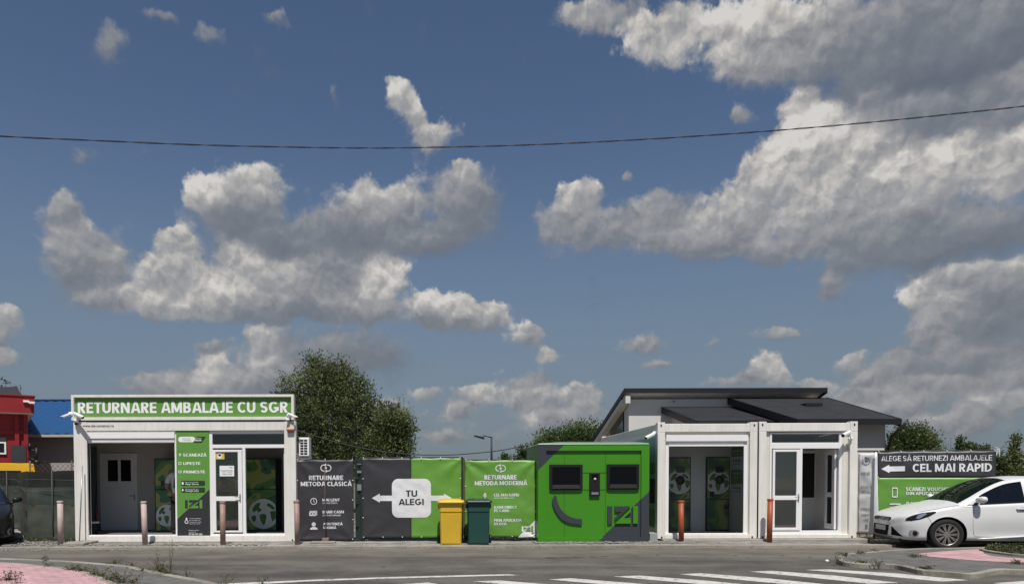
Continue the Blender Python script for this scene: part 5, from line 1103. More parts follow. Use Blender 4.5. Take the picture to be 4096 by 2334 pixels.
# grey side banner, seen from its shaded side, and the big banner behind the car
gA = at(3431,1980,17.10); gB = at(3502,1980,16.75); pl = Plane((gA.x,gA.y),(gB.x,gB.y),4,.009); zt = at(3470,1811,17.1).z; zb = at(3470,2129,17.1).z
pl.cor = [(0,zt,.010,-.8),(pl.w,zt,.016,-2.3),(pl.w,(zt+zb)/2,.008,3.1)]
k = banner('wrinkled grey side banner with faint lettering beside the glazed kiosk', pl,0,pl.w,zb,zt,[(0,pl.w,zb,zt,VGREY)], 'printed banners on the fence', eyelets=False)
btext(k,pl,[('DOAR AICI',3445,1886,3482,1898),('RETURNEZI',3445,1941,3482,1953,.01),('AMBALAJELE',3442,1960,3484,1972,.01),('SI PRIMESTI',3442,2028,3482,2041,.01),('BANII PE',3447,2053,3478,2064,.01),('CARD',3456,2070,3476,2082,.01)],mat('faint_print',(.26,.26,.26),.6),extra=lambda nx,f: (loop_logo(nx(),*pl.uz(3464,1844),.17,.20,f), nx().add([f(*pl.uz(3461,2095)),f(*pl.uz(3471,2095)),f(*pl.uz(3471,2112)),f(*pl.uz(3461,2112))],[(0,1,2,3)])))
b = MB(); p = [at(3492,2131,16.7),at(3515,2132,16.62),at(3509,1807,16.7),at(3500,1806,16.72)]
v = []
for j in range(13):
    t = j/12; L_, R2 = p[0].lerp(p[3],t), p[1].lerp(p[2],t)
    for i in range(5): q = L_.lerp(R2,i/4); v.append(q+Vector((0,.02*noise.noise((i,j*.9,2)),0)))
b.add(v,[(j*5+i,j*5+i+1,(j+1)*5+i+1,(j+1)*5+i) for j in range(12) for i in range(4)],0,True); o = b.build('folded_edge', VWHITE, k, fix=False); o.modifiers.new('t','SOLIDIFY').thickness = .004
A = at(3508,1950,16.75); B = at(3984,1950,15.95); pl = Plane((A.x,A.y),(B.x,B.y),5,.012); z1 = pl.uz(3745,1803)[1]; z0 = .28
zs = pl.uz(3745,1909)[1]; pl.cor = [(0,z1,.010,-.8),(pl.w,z1,.012,-2.3)]
k = banner('large banner with a white arrow reading ALEGE SĂ RETURNEZI AMBALAJELE CEL MAI RAPID', pl,0,pl.w,z0,z1,[(0,pl.w,z0,zs,VGREEN),(0,pl.w,zs,z1,VDARK)], 'printed banners on the fence')
def ex5(nx, f):
    mb = nx()
    def p(px,py): return f(*pl.uz(px,py))
    mb.add([p(3523,1874),p(3557,1857),p(3557,1864),p(3619,1862.5),p(3619,1882.5),p(3557,1884),p(3557,1890)],[tuple(range(7))])
    mb = nx(); q = uvrect(pl,3567,1947,3590,1988); r = rrect(*q,.025); i = rrect(q[0]+.018,q[1]-.018,q[2]+.035,q[3]-.035,.008); ringfaces(mb,r+[r[0]],i+[i[0]],f)
    mb = nx(); q = uvrect(pl,3558,2011,3603,2017); mb.add([f(*c) for c in rrect(*q,.012)],[tuple(range(28))]); q = uvrect(pl,3558,2024,3603,2046); mb.add([f(*c) for c in rrect(*q,.012)],[tuple(range(28))])
btext(k,pl,[('ALEGE SĂ RETURNEZI AMBALAJELE',3525,1820,3968,1841,.012),('CEL MAI RAPID',3650,1852,3968,1885),('SCANEZI VOUCHERUL',3623,1947,3825,1962),('DIN APLICAȚIE',3624,1965,3757,1978),('BANII',3624,2005,3681,2020)],VWHITE,extra=ex5,off=.012)
mb = MB(); rn = random.Random(5)
fb = MB()
for i in range(2):
    xx = pl.A+pl.d*(i*pl.w); fb.tube([(xx.x,xx.y+.08,0),(xx.x,xx.y+.08,z1+.03)],.03)
for z in (z1+.005,z0,1.0): a_,b_ = pl.A,pl.A+pl.d*pl.w; fb.tube([(a_.x,a_.y+.07,z),(b_.x,b_.y+.07,z)],.02)
for i in range(60): q = pl.A+pl.d*(pl.w*i/59); fb.tube([(q.x,q.y+.06,.05),(q.x,q.y+.06,z1+.045)],.004,4)
tag(fb.build('wire_fence', FENCEM), 'dark wire fence panel behind the large banner and the white car', 'fence')
x0,x1,z0,z1 = rect(3429,1791,3531,1900,18.6); w_ = thing('boundary_wall', 'low pale rendered wall behind the grey side banner', 'wall', ((x0+x1)/2,18.6,0))
MB().box(x0-.5,x1,18.6,18.75,0,z1-.06).build('wall_body', CREAM, w_); MB().box(x0-.5,x1+.02,18.57,18.78,z1-.058,z1).build('coping', CREAM, w_)

# ------------------------------------------------------------------ wheelie bins
def bin_(label, pxc, px_half_top, px_half_bot, Y, body, lidm):
    base = at(pxc,2176,Y); s = Y/FPX; x = base.x; z0 = verge_z(x,Y)+.002; tw, bw = px_half_top*s, px_half_bot*s; H = 1.0
    k = thing('wheelie_bin', label, 'bin', (x,Y,z0), 'wheelie bins')
    b = MB(); dT, dB = .33, .26
    rings = [(bw,dB,.0,0),(bw*1.01,dB,.06,0),(bw+(tw-bw)*.78,dB+(dT-dB)*.75,.74,0),(tw*.99,dT,.77,0),(tw,dT,.92,0),(tw+.02,dT+.02,.93,0),(tw+.02,dT+.02,.97,0)]
    v = []
    for w,d,z,_ in rings:
        for a,c in rrect(-w,w,-d,d,.05,4): v.append((x+a,Y+c,z0+z))
    n = 20; f = [(j*n+i,j*n+(i+1)%n,(j+1)*n+(i+1)%n,(j+1)*n+i) for j in range(len(rings)-1) for i in range(n)]; f.append(tuple(range(n))[::-1]); f.append(tuple((len(rings)-1)*n+i for i in range(n)))
    b.add(v,f,0); b.prism([(x-tw*.86,z0+.10),(x+tw*.84,z0+.10),(x+tw*.92,z0+.70),(x+tw*.7,z0+.715),(x,z0+.69),(x-tw*.7,z0+.715),(x-tw*.94,z0+.70)],Y-dB-.032,Y-dB+.05) if False else None
    o = b.build('body', body, k, bevel=.006)
    # raised front panel
    b = MB(); pts = [(-.86*bw,.04),(.86*bw,.04),(.9*tw,.715),(.6*tw,.73),(0,.695),(-.6*tw,.73),(-.9*tw,.715)]
    def fy(z): return Y-(dB+(dT-dB)*.75*min(1,z/.74))-.004
    b.add([(x+a,fy(z)-.008,z0+z) for a,z in pts]+[(x+a*1.02,fy(z)+.01,z0+z) for a,z in pts],[tuple(range(7))]+[(i,7+i,7+(i+1)%7,(i+1)%7) for i in range(7)]); b.build('front_panel', body, k)
    b = MB(); v = []
    for w,d,z in ((tw+.045,dT+.05,.965),(tw+.05,dT+.055,.985),(tw+.045,dT+.045,1.01),(tw*.9,dT*.88,1.035),(tw*.86,dT*.84,1.05)):
        for a,c in rrect(-w,w,-d,d,.06,4): v.append((x+a,Y+c-.01,z0+z))
    f = [(j*n+i,j*n+(i+1)%n,(j+1)*n+(i+1)%n,(j+1)*n+i) for j in range(4) for i in range(n)]; f.append(tuple(range(n))[::-1]); f.append(tuple(4*n+i for i in range(n)))
    b.add(v,f); b.box(x-tw*.55,x-tw*.45,Y-dT*.9,Y+dT*.7,z0+1.045,z0+1.06); b.box(x+tw*.45,x+tw*.55,Y-dT*.9,Y+dT*.7,z0+1.045,z0+1.06); b.build('lid', lidm, k, bevel=.006)
    b = MB(); b.tube([(x-tw*.8,Y+dT+.08,z0+.97),(x+tw*.8,Y+dT+.08,z0+.97)],.017); [b.tube([(x+q*tw*.8,Y+dT+.0,z0+.93),(x+q*tw*.8,Y+dT+.08,z0+.97)],.02) for q in (-1,1)]
    [b.box(x+q*(tw+.02)-.02,x+q*(tw+.02)+.02,Y-.12,Y+.06,z0+.83,z0+.93) for q in (-1,1)]; b.build('handle', body, k)
    for q in (-1,1):
        b = MB(); b.lathe([(.0,-.025),(.09,-.025),(.1,-.015),(.1,.015),(.09,.025),(.0,.025)],(x+q*(bw+.055),Y+dB-.03,z0+.1),'X',20); b.build('wheel', BLACK, k)
    return k
bin_('yellow wheelie bin with closed lid in front of the gate',1804,45,41,15.65,mat('bin_yellow',(.62,.40,.035),.4,var=.05),mat('bin_lid_yellow',(.66,.42,.03),.35,var=.05))
bin_('dark green wheelie bin with closed lid in front of the green banner',1913,44,41,15.65,mat('bin_green',(.018,.066,.055),.4,var=.06),mat('bin_lid_green',(.012,.042,.034),.3,var=.06))

# ------------------------------------------------------------------ green return station
IY = 15.95
IG = mat('station_green', (.052,.235,.012), .38, var=.04, vscale=1.2); ID = mat('station_grey', (.042,.048,.056), .4, var=.05)
x0,x1,z0,z1 = rect(2152,1777,2594,2168,IY); z0 = .0
k = thing('return_station', 'green container return station with two dark screens and a grey smile', 'machine', ((x0+x1)/2,IY,0))
def P2(px,py,Y=IY): q = at(px,py,Y); return (q.x,q.z)
# front skin split by the two diagonals, green body behind
b = MB(); b.box(x0,x1,IY+.004,IY+2.3,z0,z1,0)
a1,a2 = P2(2257,1777),P2(2153,1878); c1,c2 = P2(2594,1963),P2(2388,2168); YF = IY-.0
TL,TR,BL,BR = (x0,z1),(x1,z1),(x0,z0),(x1,z0)
def face(pts, mi): b.add([(p[0],YF,p[1]) for p in pts],[tuple(range(len(pts)))],mi)
face([TL,(a1[0],z1),(x0,a2[1])],1); face([(a1[0],z1),TR,(x1,c1[1]),(c2[0],z0),BL,(x0,a2[1])],0); face([(x1,c1[1]),BR,(c2[0],z0)],1)
b.build('body', [IG,ID], k)
def border(mb, y0, y1):                           # raised outer frame of the front, cut by the same diagonals
    pass
fx0,fz0,fz1 = at(2184,1950,IY).x, at(2370,2146,IY).z, at(2370,1801,IY).z; fx1 = at(2563,1950,IY).x
def clipped(mb, poly, y0, y1):
    """prism of a polygon, its pieces on the far sides of the diagonals in grey"""
    def split(pl_, A, B_):
        n = (-(B_[1]-A[1]), B_[0]-A[0]); s = lambda p: (p[0]-A[0])*n[0]+(p[1]-A[1])*n[1]; i, o = [], []
        for t in range(len(pl_)):
            p, q = pl_[t], pl_[(t+1)%len(pl_)]; sp, sq = s(p), s(q)
            (i if sp >= 0 else o).append(p)
            if sp*sq < 0: r = sp/(sp-sq); m = (p[0]+(q[0]-p[0])*r, p[1]+(q[1]-p[1])*r); i.append(m); o.append(m)
        return i, o
    d1, rest = split(poly, a1, a2) if True else None
    g = lambda P: (P[0],P[1])
    up = ((a1[0]-1),(a1[1]+1)); tst = lambda A,B_,p: (-(B_[1]-A[1])*(p[0]-A[0])+(B_[0]-A[0])*(p[1]-A[1])) >= 0
    if not tst(a1,a2,(x0,z1)): d1, rest = rest, d1
    if len(d1) > 2: mb.prism(d1,y0,y1,1)
    if len(rest) > 2:
        d2, r2 = split(rest, c1, c2)
        if not tst(c1,c2,(x1,z0)): d2, r2 = r2, d2
        if len(d2) > 2: mb.prism(d2,y0,y1,1)
        if len(r2) > 2: mb.prism(r2,y0,y1,0)
b = MB(); q = lambda X0,X1,Z0,Z1: [(X0,Z0),(X1,Z0),(X1,Z1),(X0,Z1)]
clipped(b,q(x0-.004,fx0,z0+.0,z1),IY-.05,IY-.002); clipped(b,q(fx1,x1+.004,z0,z1),IY-.05,IY-.002); clipped(b,q(fx0,fx1,fz1,z1-.002),IY-.05,IY-.002); clipped(b,q(fx0,fx1,z0+.002,fz0),IY-.05,IY-.002)
b.build('front_frame', [IG,ID], k)
b = MB(); [b.box(px_-.004,px_+.004,IY-.006,IY-.001,fz0,fz1) for px_ in (at(2257,2000,IY).x,at(2421,2000,IY).x)]; q1 = rect(2329,1888,2425,1890,IY); b.box(q1[0],q1[1],IY-.006,IY-.001,q1[2],q1[3]); q1 = rect(2329,1956,2425,1958,IY); b.box(q1[0],q1[1],IY-.006,IY-.001,q1[2],q1[3])
b.build('panel_joint', mat('joint_green',(.018,.10,.006),.6), k)
for (a,t,c,d) in ((2197,1856.5,2329,1957.5),(2426,1855,2555,1955.5)):
    X0_,X1_,Z0_,Z1_ = rect(a,t,c,d,IY); b = MB(); fw_ = .065; b.frame(X0_,X1_,Z0_,Z1_,IY-.05,IY-.002,fw_,fw_,fw_*1.9,fw_); b.hexa([(X0_+.05,IY-.075,Z0_+.03),(X1_-.05,IY-.075,Z0_+.03),(X1_-.05,IY-.05,Z0_+.03),(X0_+.05,IY-.05,Z0_+.03),(X0_+.09,IY-.052,Z0_+.12),(X1_-.09,IY-.052,Z0_+.12),(X1_-.09,IY-.05,Z0_+.12),(X0_+.09,IY-.05,Z0_+.12)])
    s_ = b.build('screen_frame', BLACK if False else mat('charcoal_plastic',(.012,.0125,.013),.55,spec=.25), k, bevel=.005); MB().box(X0_+fw_,X1_-fw_,IY-.03,IY-.003,Z0_+fw_*1.9,Z1_-fw_).build('screen', mat('black_screen',(.003,.003,.0035),.25,var=0,spec=.25), s_)
X0_,X1_,Z0_,Z1_ = rect(2357,1890,2398,1982,IY); b = MB(); b.box(X0_,X1_,IY-.06,IY-.002,Z0_,Z1_); rd2 = b.build('card_reader', mat('charcoal_plastic',(.012,.0125,.013),.55,spec=.25), k, bevel=.006)
b = MB(); w = X1_-X0_; h = Z1_-Z0_; b.box(X0_+w*.2,X1_-w*.2,IY-.066,IY-.06,Z0_+h*.78,Z1_-h*.06); b.build('reader_display', mat('black_screen',(.003,.003,.0035),.25,var=0,spec=.25), rd2)
b = MB(); b.lathe([(.028,0),(.028,.02)],((X0_+X1_)/2,IY-.078,Z0_+h*.74),'Y',14); b.build('reader_button', mat('warm_button',(.75,.58,.38),.4), rd2)
b = MB(); b.box(X0_+w*.16,X1_-w*.16,IY-.068,IY-.06,Z0_+h*.07,Z0_+h*.17); b.build('receipt_tray', STEEL, rd2)
outer = smooth([(2221,1978),(2209,2001),(2217,2031),(2233,2059),(2253,2079),(2281,2091),(2328.7,2097)],4); inner = smooth([(2226,1981),(2231,2007),(2245,2035),(2265,2055),(2293,2069),(2328.7,2074)],4)
pts = [P2(*p,IY-.06) for p in outer]+[P2(*p,IY-.06) for p in inner[::-1]]
MB().prism(pts,IY-.045,IY-.002).build('smile', ID, k, bevel=.004)
q = rect(2431,2023,2552.5,2092,IY-.06); mg = MB(); md = MB()
for p,up in izi_pieces(*q): (md if up else mg).prism(p[::-1],IY-.045,IY-.002)
md.build('grey_letters', ID, k); mg.build('green_letters', IG, k)
b = MB(); v = []
for j,(dz,ins) in enumerate(((0,0),(.03,.05),(.075,.6))):
    v += [(x0-.02+ins,IY-.06+ins*.5,z1+.004+dz),(x1+.0-ins*.4,IY-.06+ins*.5,z1+.004+dz),(x1+.0-ins*.4,IY+2.3-ins,z1+.004+dz),(x0-.02+ins,IY+2.3-ins,z1+.004+dz)]
b.add(v,[(0,1,5,4),(1,2,6,5),(2,3,7,6),(3,0,4,7),(4,5,9,8),(5,6,10,9),(6,7,11,10),(7,4,8,11),(8,9,10,11),(3,2,1,0)]); b.build('roof', mat('grey_green_metal',(.20,.30,.20),.35,metal=.3), k)
# corner board between station and kiosk
q = rect(2597,2130,2628,2166,16.1); tag(MB().box(q[0],q[1],16.05,16.4,0,q[3]).build('meter_box', mat('grey_box',(.30,.31,.31),.6), bevel=.01), 'small grey metal box between the green station and the white kiosk', 'box')

# ------------------------------------------------------------------ pipe bollards
PIPEP = mat('faded_pink_pipe', (.47,.37,.335), .6, var=.22, vscale=5, streak=.15); PIPEB = mat('faded_brown_pipe', (.33,.21,.175), .55, var=.25, vscale=6, streak=.25); PIPEO = mat('orange_pipe', (.33,.072,.026), .5, var=.12, vscale=5, streak=.12)
def bollard(label, pxb, pyb, pxt, pyt, m, lean=0):
    a = gnd(pxb, pyb, .0); a.y = min(max(a.y,15.4),15.85); a = at(pxb,pyb,a.y); t = at(pxt,pyt,a.y); r = .062
    k = thing('bollard', label, 'bollard', (a.x,a.y,0), 'pipe bollards along the kerb')
    base = Vector((a.x,a.y,-.02)); top = Vector((t.x,a.y+lean,t.z)); d = (top-base).normalized(); L_ = (top-base).length
    MB().tube([base, base+d*(L_-.055)], r, 18).build('pipe', m, k)
    MB().tube([base+d*(L_-.054), base+d*(L_-.05), base+d*(L_-.04), base+d*(L_-.01), top], [r*.99,r*1.09,r*1.12,r*1.12,r*1.04], 18).build('collar', m, k)
bollard('faded pink pipe bollard before the shade net fence',243,2179,240,2001,PIPEP)
bollard('faded pink pipe bollard before the open shutter window',581,2177,574,2003,PIPEP)
bollard('brownish pipe bollard before the glazed kiosk door',892,2179,890,2003,PIPEB)
bollard('reddish brown pipe bollard before the edge of the dark banner',1190,2177,1186,2000,PIPEB)
bollard('upright orange pipe bollard before the shutter window kiosk',2725,2166,2725,2000,PIPEO)
bollard('slightly leaning orange pipe bollard before the glazed door kiosk',3077,2162,3084,1993,PIPEO,.03)
# ------------------------------------------------------------------ house with black roofs behind the right kiosks
RENDER = mat('white_render', (.60,.585,.55), .9, var=.05, vscale=.8, bump=.15, bscale=30)
def shingle_mat():
    m = mat('black_shingles', (.022,.022,.024), .75, var=.3, vscale=2.5); t = m.node_tree; L = t.links.new; b = t.nodes['Principled BSDF']
    tc = N(t,'ShaderNodeTexCoord'); br = N(t,'ShaderNodeTexBrick'); L(tc.outputs['Object'],br.inputs['Vector']); br.inputs['Scale'].default_value = 1; br.inputs['Brick Width'].default_value = .33; br.inputs['Row Height'].default_value = .16; br.inputs['Mortar Size'].default_value = .012
    br.inputs['Color1'].default_value = (.030,.030,.032,1); br.inputs['Color2'].default_value = (.018,.018,.020,1); br.inputs['Mortar'].default_value = (.008,.008,.008,1); L(br.outputs['Color'],b.inputs['Base Color'])
    bp = N(t,'ShaderNodeBump'); bp.invert = True; bp.inputs['Strength'].default_value = .6; L(br.outputs['Fac'],bp.inputs['Height']); L(bp.outputs[0],b.inputs['Normal']); return m
SHING = shingle_mat(); FASC = mat('black_fascia', (.012,.012,.013), .5, var=.1)
HY = 26.0
A = at(2500,1548,HY); Bp = at(3304,1557,HY); zf = (A.z+Bp.z)/2; Yb = 32.0; zbk = 3.25
Xl, Xr = A.x, Bp.x
hs = thing('house', 'white rendered house with black shingle roofs behind the right kiosks', 'house', ((Xl+Xr)/2,HY+.7,0))
def slab(mb, p, th, mi=0): mb.hexa([Vector(q)-Vector((0,0,th)) for q in p]+[Vector(q) for q in p], mi)
b = MB(); slab(b,[(Xl,HY,zf),(Xr,HY,zf),(Xr,Yb,zbk),(Xl,Yb,zbk)],.05); o = b.build('roof', SHING, hs)
b = MB(); b.box(Xl-.02,Xr+.02,HY-.04,HY-.002,zf-.17,zf+.015); slab(b,[(Xl-.04,HY-.04,zf+.012),(Xl-.003,HY-.04,zf+.012),(Xl-.003,Yb,zbk+.012),(Xl-.04,Yb,zbk+.012)],.2); slab(b,[(Xr+.003,HY-.04,zf+.012),(Xr+.04,HY-.04,zf+.012),(Xr+.04,Yb,zbk+.012),(Xr+.003,Yb,zbk+.012)],.2); b.build('fascia', FASC, hs)
WY = HY+.42; XL = at(2513,1700,WY).x; XR = 14.05
slope = (zbk-zf)/(Yb-HY)
def rz(y): return zf+slope*(y-HY)-.24
b = MB(); slab(b,[(Xl+.003,HY,zf-.052),(Xr-.003,HY,zf-.052),(Xr-.003,Yb,zbk-.052),(Xl+.003,Yb,zbk-.052)],.06); b.build('soffit', PVC, hs)
xg = XL+.02
b = MB()
b.hexa([(xg,WY,-.05),(Xr-.35,WY,-.05),(Xr-.35,Yb-.5,-.05),(xg,Yb-.5,-.05),(xg,WY,rz(WY)),(Xr-.35,WY,rz(WY)),(Xr-.35,Yb-.5,rz(Yb-.5)),(xg,Yb-.5,rz(Yb-.5))]); b.build('wall', RENDER, hs)
b = MB(); b.hexa([(xg-.05,WY+.7,1.9),(xg-.002,WY+.7,1.9),(xg-.002,WY+2.9,1.9),(xg-.05,WY+2.9,1.9),(xg-.05,WY+.7,rz(WY+.7)-.25),(xg-.002,WY+.7,rz(WY+.7)-.25),(xg-.002,WY+2.9,rz(WY+2.9)-.2),(xg-.05,WY+2.9,rz(WY+2.9)-.2)]); b.build('gable_window', mat('dark_pane',(.01,.011,.012),.08,spec=.6), hs)
b = MB(); q = at(2514,1598,HY+.35); b.box(Xl+.03,xg-.05,HY+.02,HY+.5,zf-.55,zf-.24); slab(b,[(xg-.3,WY,rz(WY)-.02),(xg-.05,WY,rz(WY)-.02),(xg-.05,Yb-.5,rz(Yb-.5)-.02),(xg-.3,Yb-.5,rz(Yb-.5)-.02)],.2); b.build('eaves_box', RENDER, hs)
c = at(2699,1602,WY-.1); MB().lathe([(.035,0),(.035,.06)],(c.x,WY-.06,c.z),'Y',10).build('wall_lamp', STEEL, hs)
# large lower roof at the right and small roof over the entrance
def low_roof(pts, wall_x, eave_th, name):
    tl,tr,brr,bl = [Vector(p) for p in pts]
    b = MB(); slab(b,[tl,tr,brr,bl],.06); b.build('roof', SHING, hs)
    b = MB(); e = Vector((0,-.04,0)); b.hexa([bl-Vector((0,.05,eave_th)),brr-Vector((0,.05,eave_th)),brr-Vector((0,.003,eave_th)),bl-Vector((0,.003,eave_th)),bl-Vector((0,.05,-.012)),brr-Vector((0,.05,-.012)),brr-Vector((0,.003,-.012)),bl-Vector((0,.003,-.012))])
    for a,c,sg in ((tl,bl,-1),(tr,brr,1)):
        x0,x1 = (a.x-.05,a.x-.003) if sg<0 else (a.x+.003,a.x+.05); y0,y1 = (c.x-.05,c.x-.003) if sg<0 else (c.x+.003,c.x+.05); T = .24
        b.hexa([(y0,c.y,c.z-T),(y1,c.y,c.z-T),(x1,a.y,a.z-T),(x0,a.y,a.z-T),(y0,c.y,c.z+.015),(y1,c.y,c.z+.015),(x1,a.y,a.z+.015),(x0,a.y,a.z+.015)])
    b.build('fascia', FASC, hs)
tl = at(2915,1590,WY-.02); bl0 = 21.1; X2 = tl.x
br2 = at(3601,1675,bl0); tr2 = at(3304,1595,WY-.02)
zE = (br2.z+at(3205,1676,bl0).z)/2
low_roof([(X2,WY-.02,tl.z),(tr2.x,WY-.02,tl.z),(br2.x,bl0,zE),(X2,bl0,zE)],0,.17,'')
xw1 = at(3541,1750,bl0+.7).x; xw0 = X2+.4
def hz_(y): return zE+(tl.z-zE)*(y-bl0)/(WY-bl0)-.2
b = MB(); b.hexa([(xw0,bl0+.7,-.05),(xw1,bl0+.7,-.05),(xw1,WY-.01,-.05),(xw0,WY-.01,-.05),(xw0,bl0+.7,hz_(bl0+.7)),(xw1,bl0+.7,hz_(bl0+.7)),(xw1,WY-.01,hz_(WY-.3)),(xw0,WY-.01,hz_(WY-.3))]); b.build('wing_wall', mat('shaded_render_wing',(.42,.415,.41),.9,var=.05), hs)  # wing render coloured greyer for the shade under its eave
b = MB(); slab(b,[(X2+.05,bl0+.02,zE-.085),(br2.x-.05,bl0+.02,zE-.085),(tr2.x-.05,WY-.03,tl.z-.085),(X2+.05,WY-.03,tl.z-.085)],.03); b.build('wing_soffit', FASC, hs)
g0 = at(3549,1692,bl0+.2); b = MB(); b.tube([(xw1+.25,bl0+.1,zE-.12),(xw1+.12,bl0+.55,zE-.5),(xw1+.06,bl0+.62,zE-.9),(xw1+.06,bl0+.62,0)],.045); b.build('downpipe', BLACK, hs)
q = at(3222,1618,24.5); b = MB(); b.box(q.x-.25,q.x+.35,24.0,24.5,hz_(24.2)+.17,hz_(24.2)+.27); b.build('roof_vent', FASC, hs)
tl3 = at(2650,1627,WY-.02); X3 = tl3.x; y3 = 22.65; z3 = at(2798,1682,y3).z; xr3 = at(3113,1682,y3).x
low_roof([(X3,WY-.02,tl3.z),(xr3,WY-.02,tl3.z),(xr3,y3,z3),(X3,y3,z3)],0,.16,'')
b = MB(); b.hexa([(X3+.35,y3+.6,0),(X2+.3,y3+.6,0),(X2+.3,WY-.01,0),(X3+.35,WY-.01,0),(X3+.35,y3+.6,z3-.06),(X2+.3,y3+.6,z3-.06),(X2+.3,WY-.01,tl3.z-.3),(X3+.35,WY-.01,tl3.z-.3)]); b.build('porch_wall', RENDER, hs)
c = at(2716,1679,24.6); b = MB(); b.prism(rrect(c.x-.1,c.x+.1,0,1,.1) if False else [(X3+.34+0,0)]*0+[(c.x-.16,c.z-.6),(c.x+.16,c.z-.6)]+arc(c.x,c.z,.16,0,180,10),y3+.585,y3+.6) if False else b.lathe([(.0,-.012),(.2,-.012),(.2,.0)],(X3+.34,24.3,c.z-.05),'X',18); b.build('round_window', mat('dark_pane',(.01,.011,.012),.08,spec=.6), hs)

# ------------------------------------------------------------------ trees
def leaf_mat(name, c1, c2, c3):
    m = bpy.data.materials.new(name); m.use_nodes = True; t = m.node_tree; L = t.links.new; t.nodes.clear()
    at_ = N(t,'ShaderNodeAttribute'); at_.attribute_name = 'tone'
    r = N(t,'ShaderNodeValToRGB'); L(at_.outputs['Fac'],r.inputs[0]); e = r.color_ramp.elements; e[0].color = (*c1,1); e[1].color = (*c3,1); q = e.new(.5); q.color = (*c2,1)
    d = N(t,'ShaderNodeBsdfPrincipled'); d.inputs['Roughness'].default_value = .55; d.inputs['Specular IOR Level'].default_value = .3; L(r.outputs[0],d.inputs['Base Color'])
    tr = N(t,'ShaderNodeBsdfTranslucent'); L(r.outputs[0],tr.inputs[0]); mx = N(t,'ShaderNodeMixShader'); mx.inputs[0].default_value = .25
    L(d.outputs[0],mx.inputs[1]); L(tr.outputs[0],mx.inputs[2]); o = N(t,'ShaderNodeOutputMaterial'); L(mx.outputs[0],o.inputs[0]); return m
LEAF = leaf_mat('tree_leaves',(.055,.075,.028),(.105,.135,.05),(.20,.235,.10)); LEAFB = leaf_mat('bush_leaves',(.038,.060,.020),(.075,.11,.034),(.135,.18,.058)); WEED = leaf_mat('weed_leaves',(.03,.045,.015),(.06,.085,.028),(.12,.12,.05))
BARK = mat('bark', (.07,.055,.04), .9, var=.3, vscale=8, bump=.5)
DRYST = mat('dry_stem', (.17,.12,.07), .9, var=.3, vscale=12)
def leaves_mesh(name, cl, m, parent, size, aspect=2.2, seed=0):
    """cl: list of (centre, direction, tone); one little folded leaf card each"""
    rn = random.Random(seed); v = []; f = []; tn = []
    for c, d, t in cl:
        s = size*rn.uniform(.6,1.35); d = (d+Vector((rn.gauss(0,.5),rn.gauss(0,.5),rn.gauss(0,.5)))).normalized(); a = d.cross(Vector((rn.gauss(0,1),rn.gauss(0,1),rn.gauss(0,1)))).normalized()
        k = len(v); w = s/aspect; v += [c-d*s*.5, c+a*w*.5, c+d*s*.5, c-a*w*.5]; f.append((k,k+1,k+2,k+3)); tn.append(min(1,max(0,t+rn.gauss(0,.08))))
    org = ORG[parent]; me = bpy.data.meshes.new(name); me.from_pydata([tuple(p-org) for p in v],[],f); me.materials.append(m)
    att = me.attributes.new('tone','FLOAT','FACE'); att.data.foreach_set('value',tn)
    o = bpy.data.objects.new(name,me); C.objects.link(o); o.parent = parent; ORG[o] = org; return o
def tree(label, base, lobes, n_twigs, per, size, seed, m=LEAF, name='tree', trunk_r=.16, spread=.30, group=None, spiky=0.0):
    """lobes: (x,y,z,rx,ry,rz) crown masses; twigs are scattered near the skin of each mass and carry clusters of leaves"""
    rn = random.Random(seed); k = thing(name, label, 'tree' if name == 'tree' else 'bush', base, group); base = Vector(base)
    tb = MB(); top = sum((Vector(l[:3]) for l in lobes),Vector())/len(lobes); fork = base+Vector((0,0,(top.z-base.z)*.35))
    tb.tube([base, base.lerp(fork,.5)+Vector((.05,0,0)), fork],[trunk_r*1.2,trunk_r,trunk_r*.85],9)
    cl = []; vol = [l[3]*l[4]*l[5] for l in lobes]; tv = sum(q**.67 for q in vol)
    for l,q in zip(lobes,vol):
        c = Vector(l[:3]); r = Vector(l[3:6]); mid = fork.lerp(c,.5)+Vector((rn.uniform(-.15,.15),rn.uniform(-.15,.15),.1)); tb.tube([fork,mid,c],[trunk_r*.6,trunk_r*.38,trunk_r*.15],7)
        nt = int(n_twigs*q**.67/tv)
        for i in range(nt):
            d = Vector((rn.gauss(0,1),rn.gauss(0,1),rn.gauss(0,1))).normalized(); rr = rn.random()**.45*1.02
            wob = 1+.30*noise.noise(d*2.1+Vector((seed,l[0],0)))+.18*noise.noise(d*5+Vector((0,seed,l[1])))
            p = c+Vector((d.x*r.x,d.y*r.y,d.z*r.z))*rr*wob
            if p.z < base.z+.25: continue
            out = (d+Vector((0,0,.35 if spiky==0 else 1.1))).normalized(); ln = spread*rn.uniform(.5,1.4)
            if rn.random() < .12: tb.tube([c.lerp(p,.35),p],[.016,.006],4,caps=False)
            tone = .48+.75*noise.noise(p*1.3+Vector((seed*3,0,0)))
            for j in range(per):
                s = rn.random(); cl.append((p+out*ln*(s-.35)*1.6+Vector((rn.gauss(0,1),rn.gauss(0,1),rn.gauss(0,1)))*ln*.33, out, tone))
    tb.build('trunk', BARK, k); leaves_mesh('crown', cl, m, k, size, seed=seed); return k
def lobe(px, py, rx, rz, Y, ry=None, dy=0):
    c = at(px,py,Y+dy); s = (Y+dy)/FPX; return (c.x,Y+dy,c.z,rx*s,(ry if ry else rx)*s,rz*s)
TY = 30
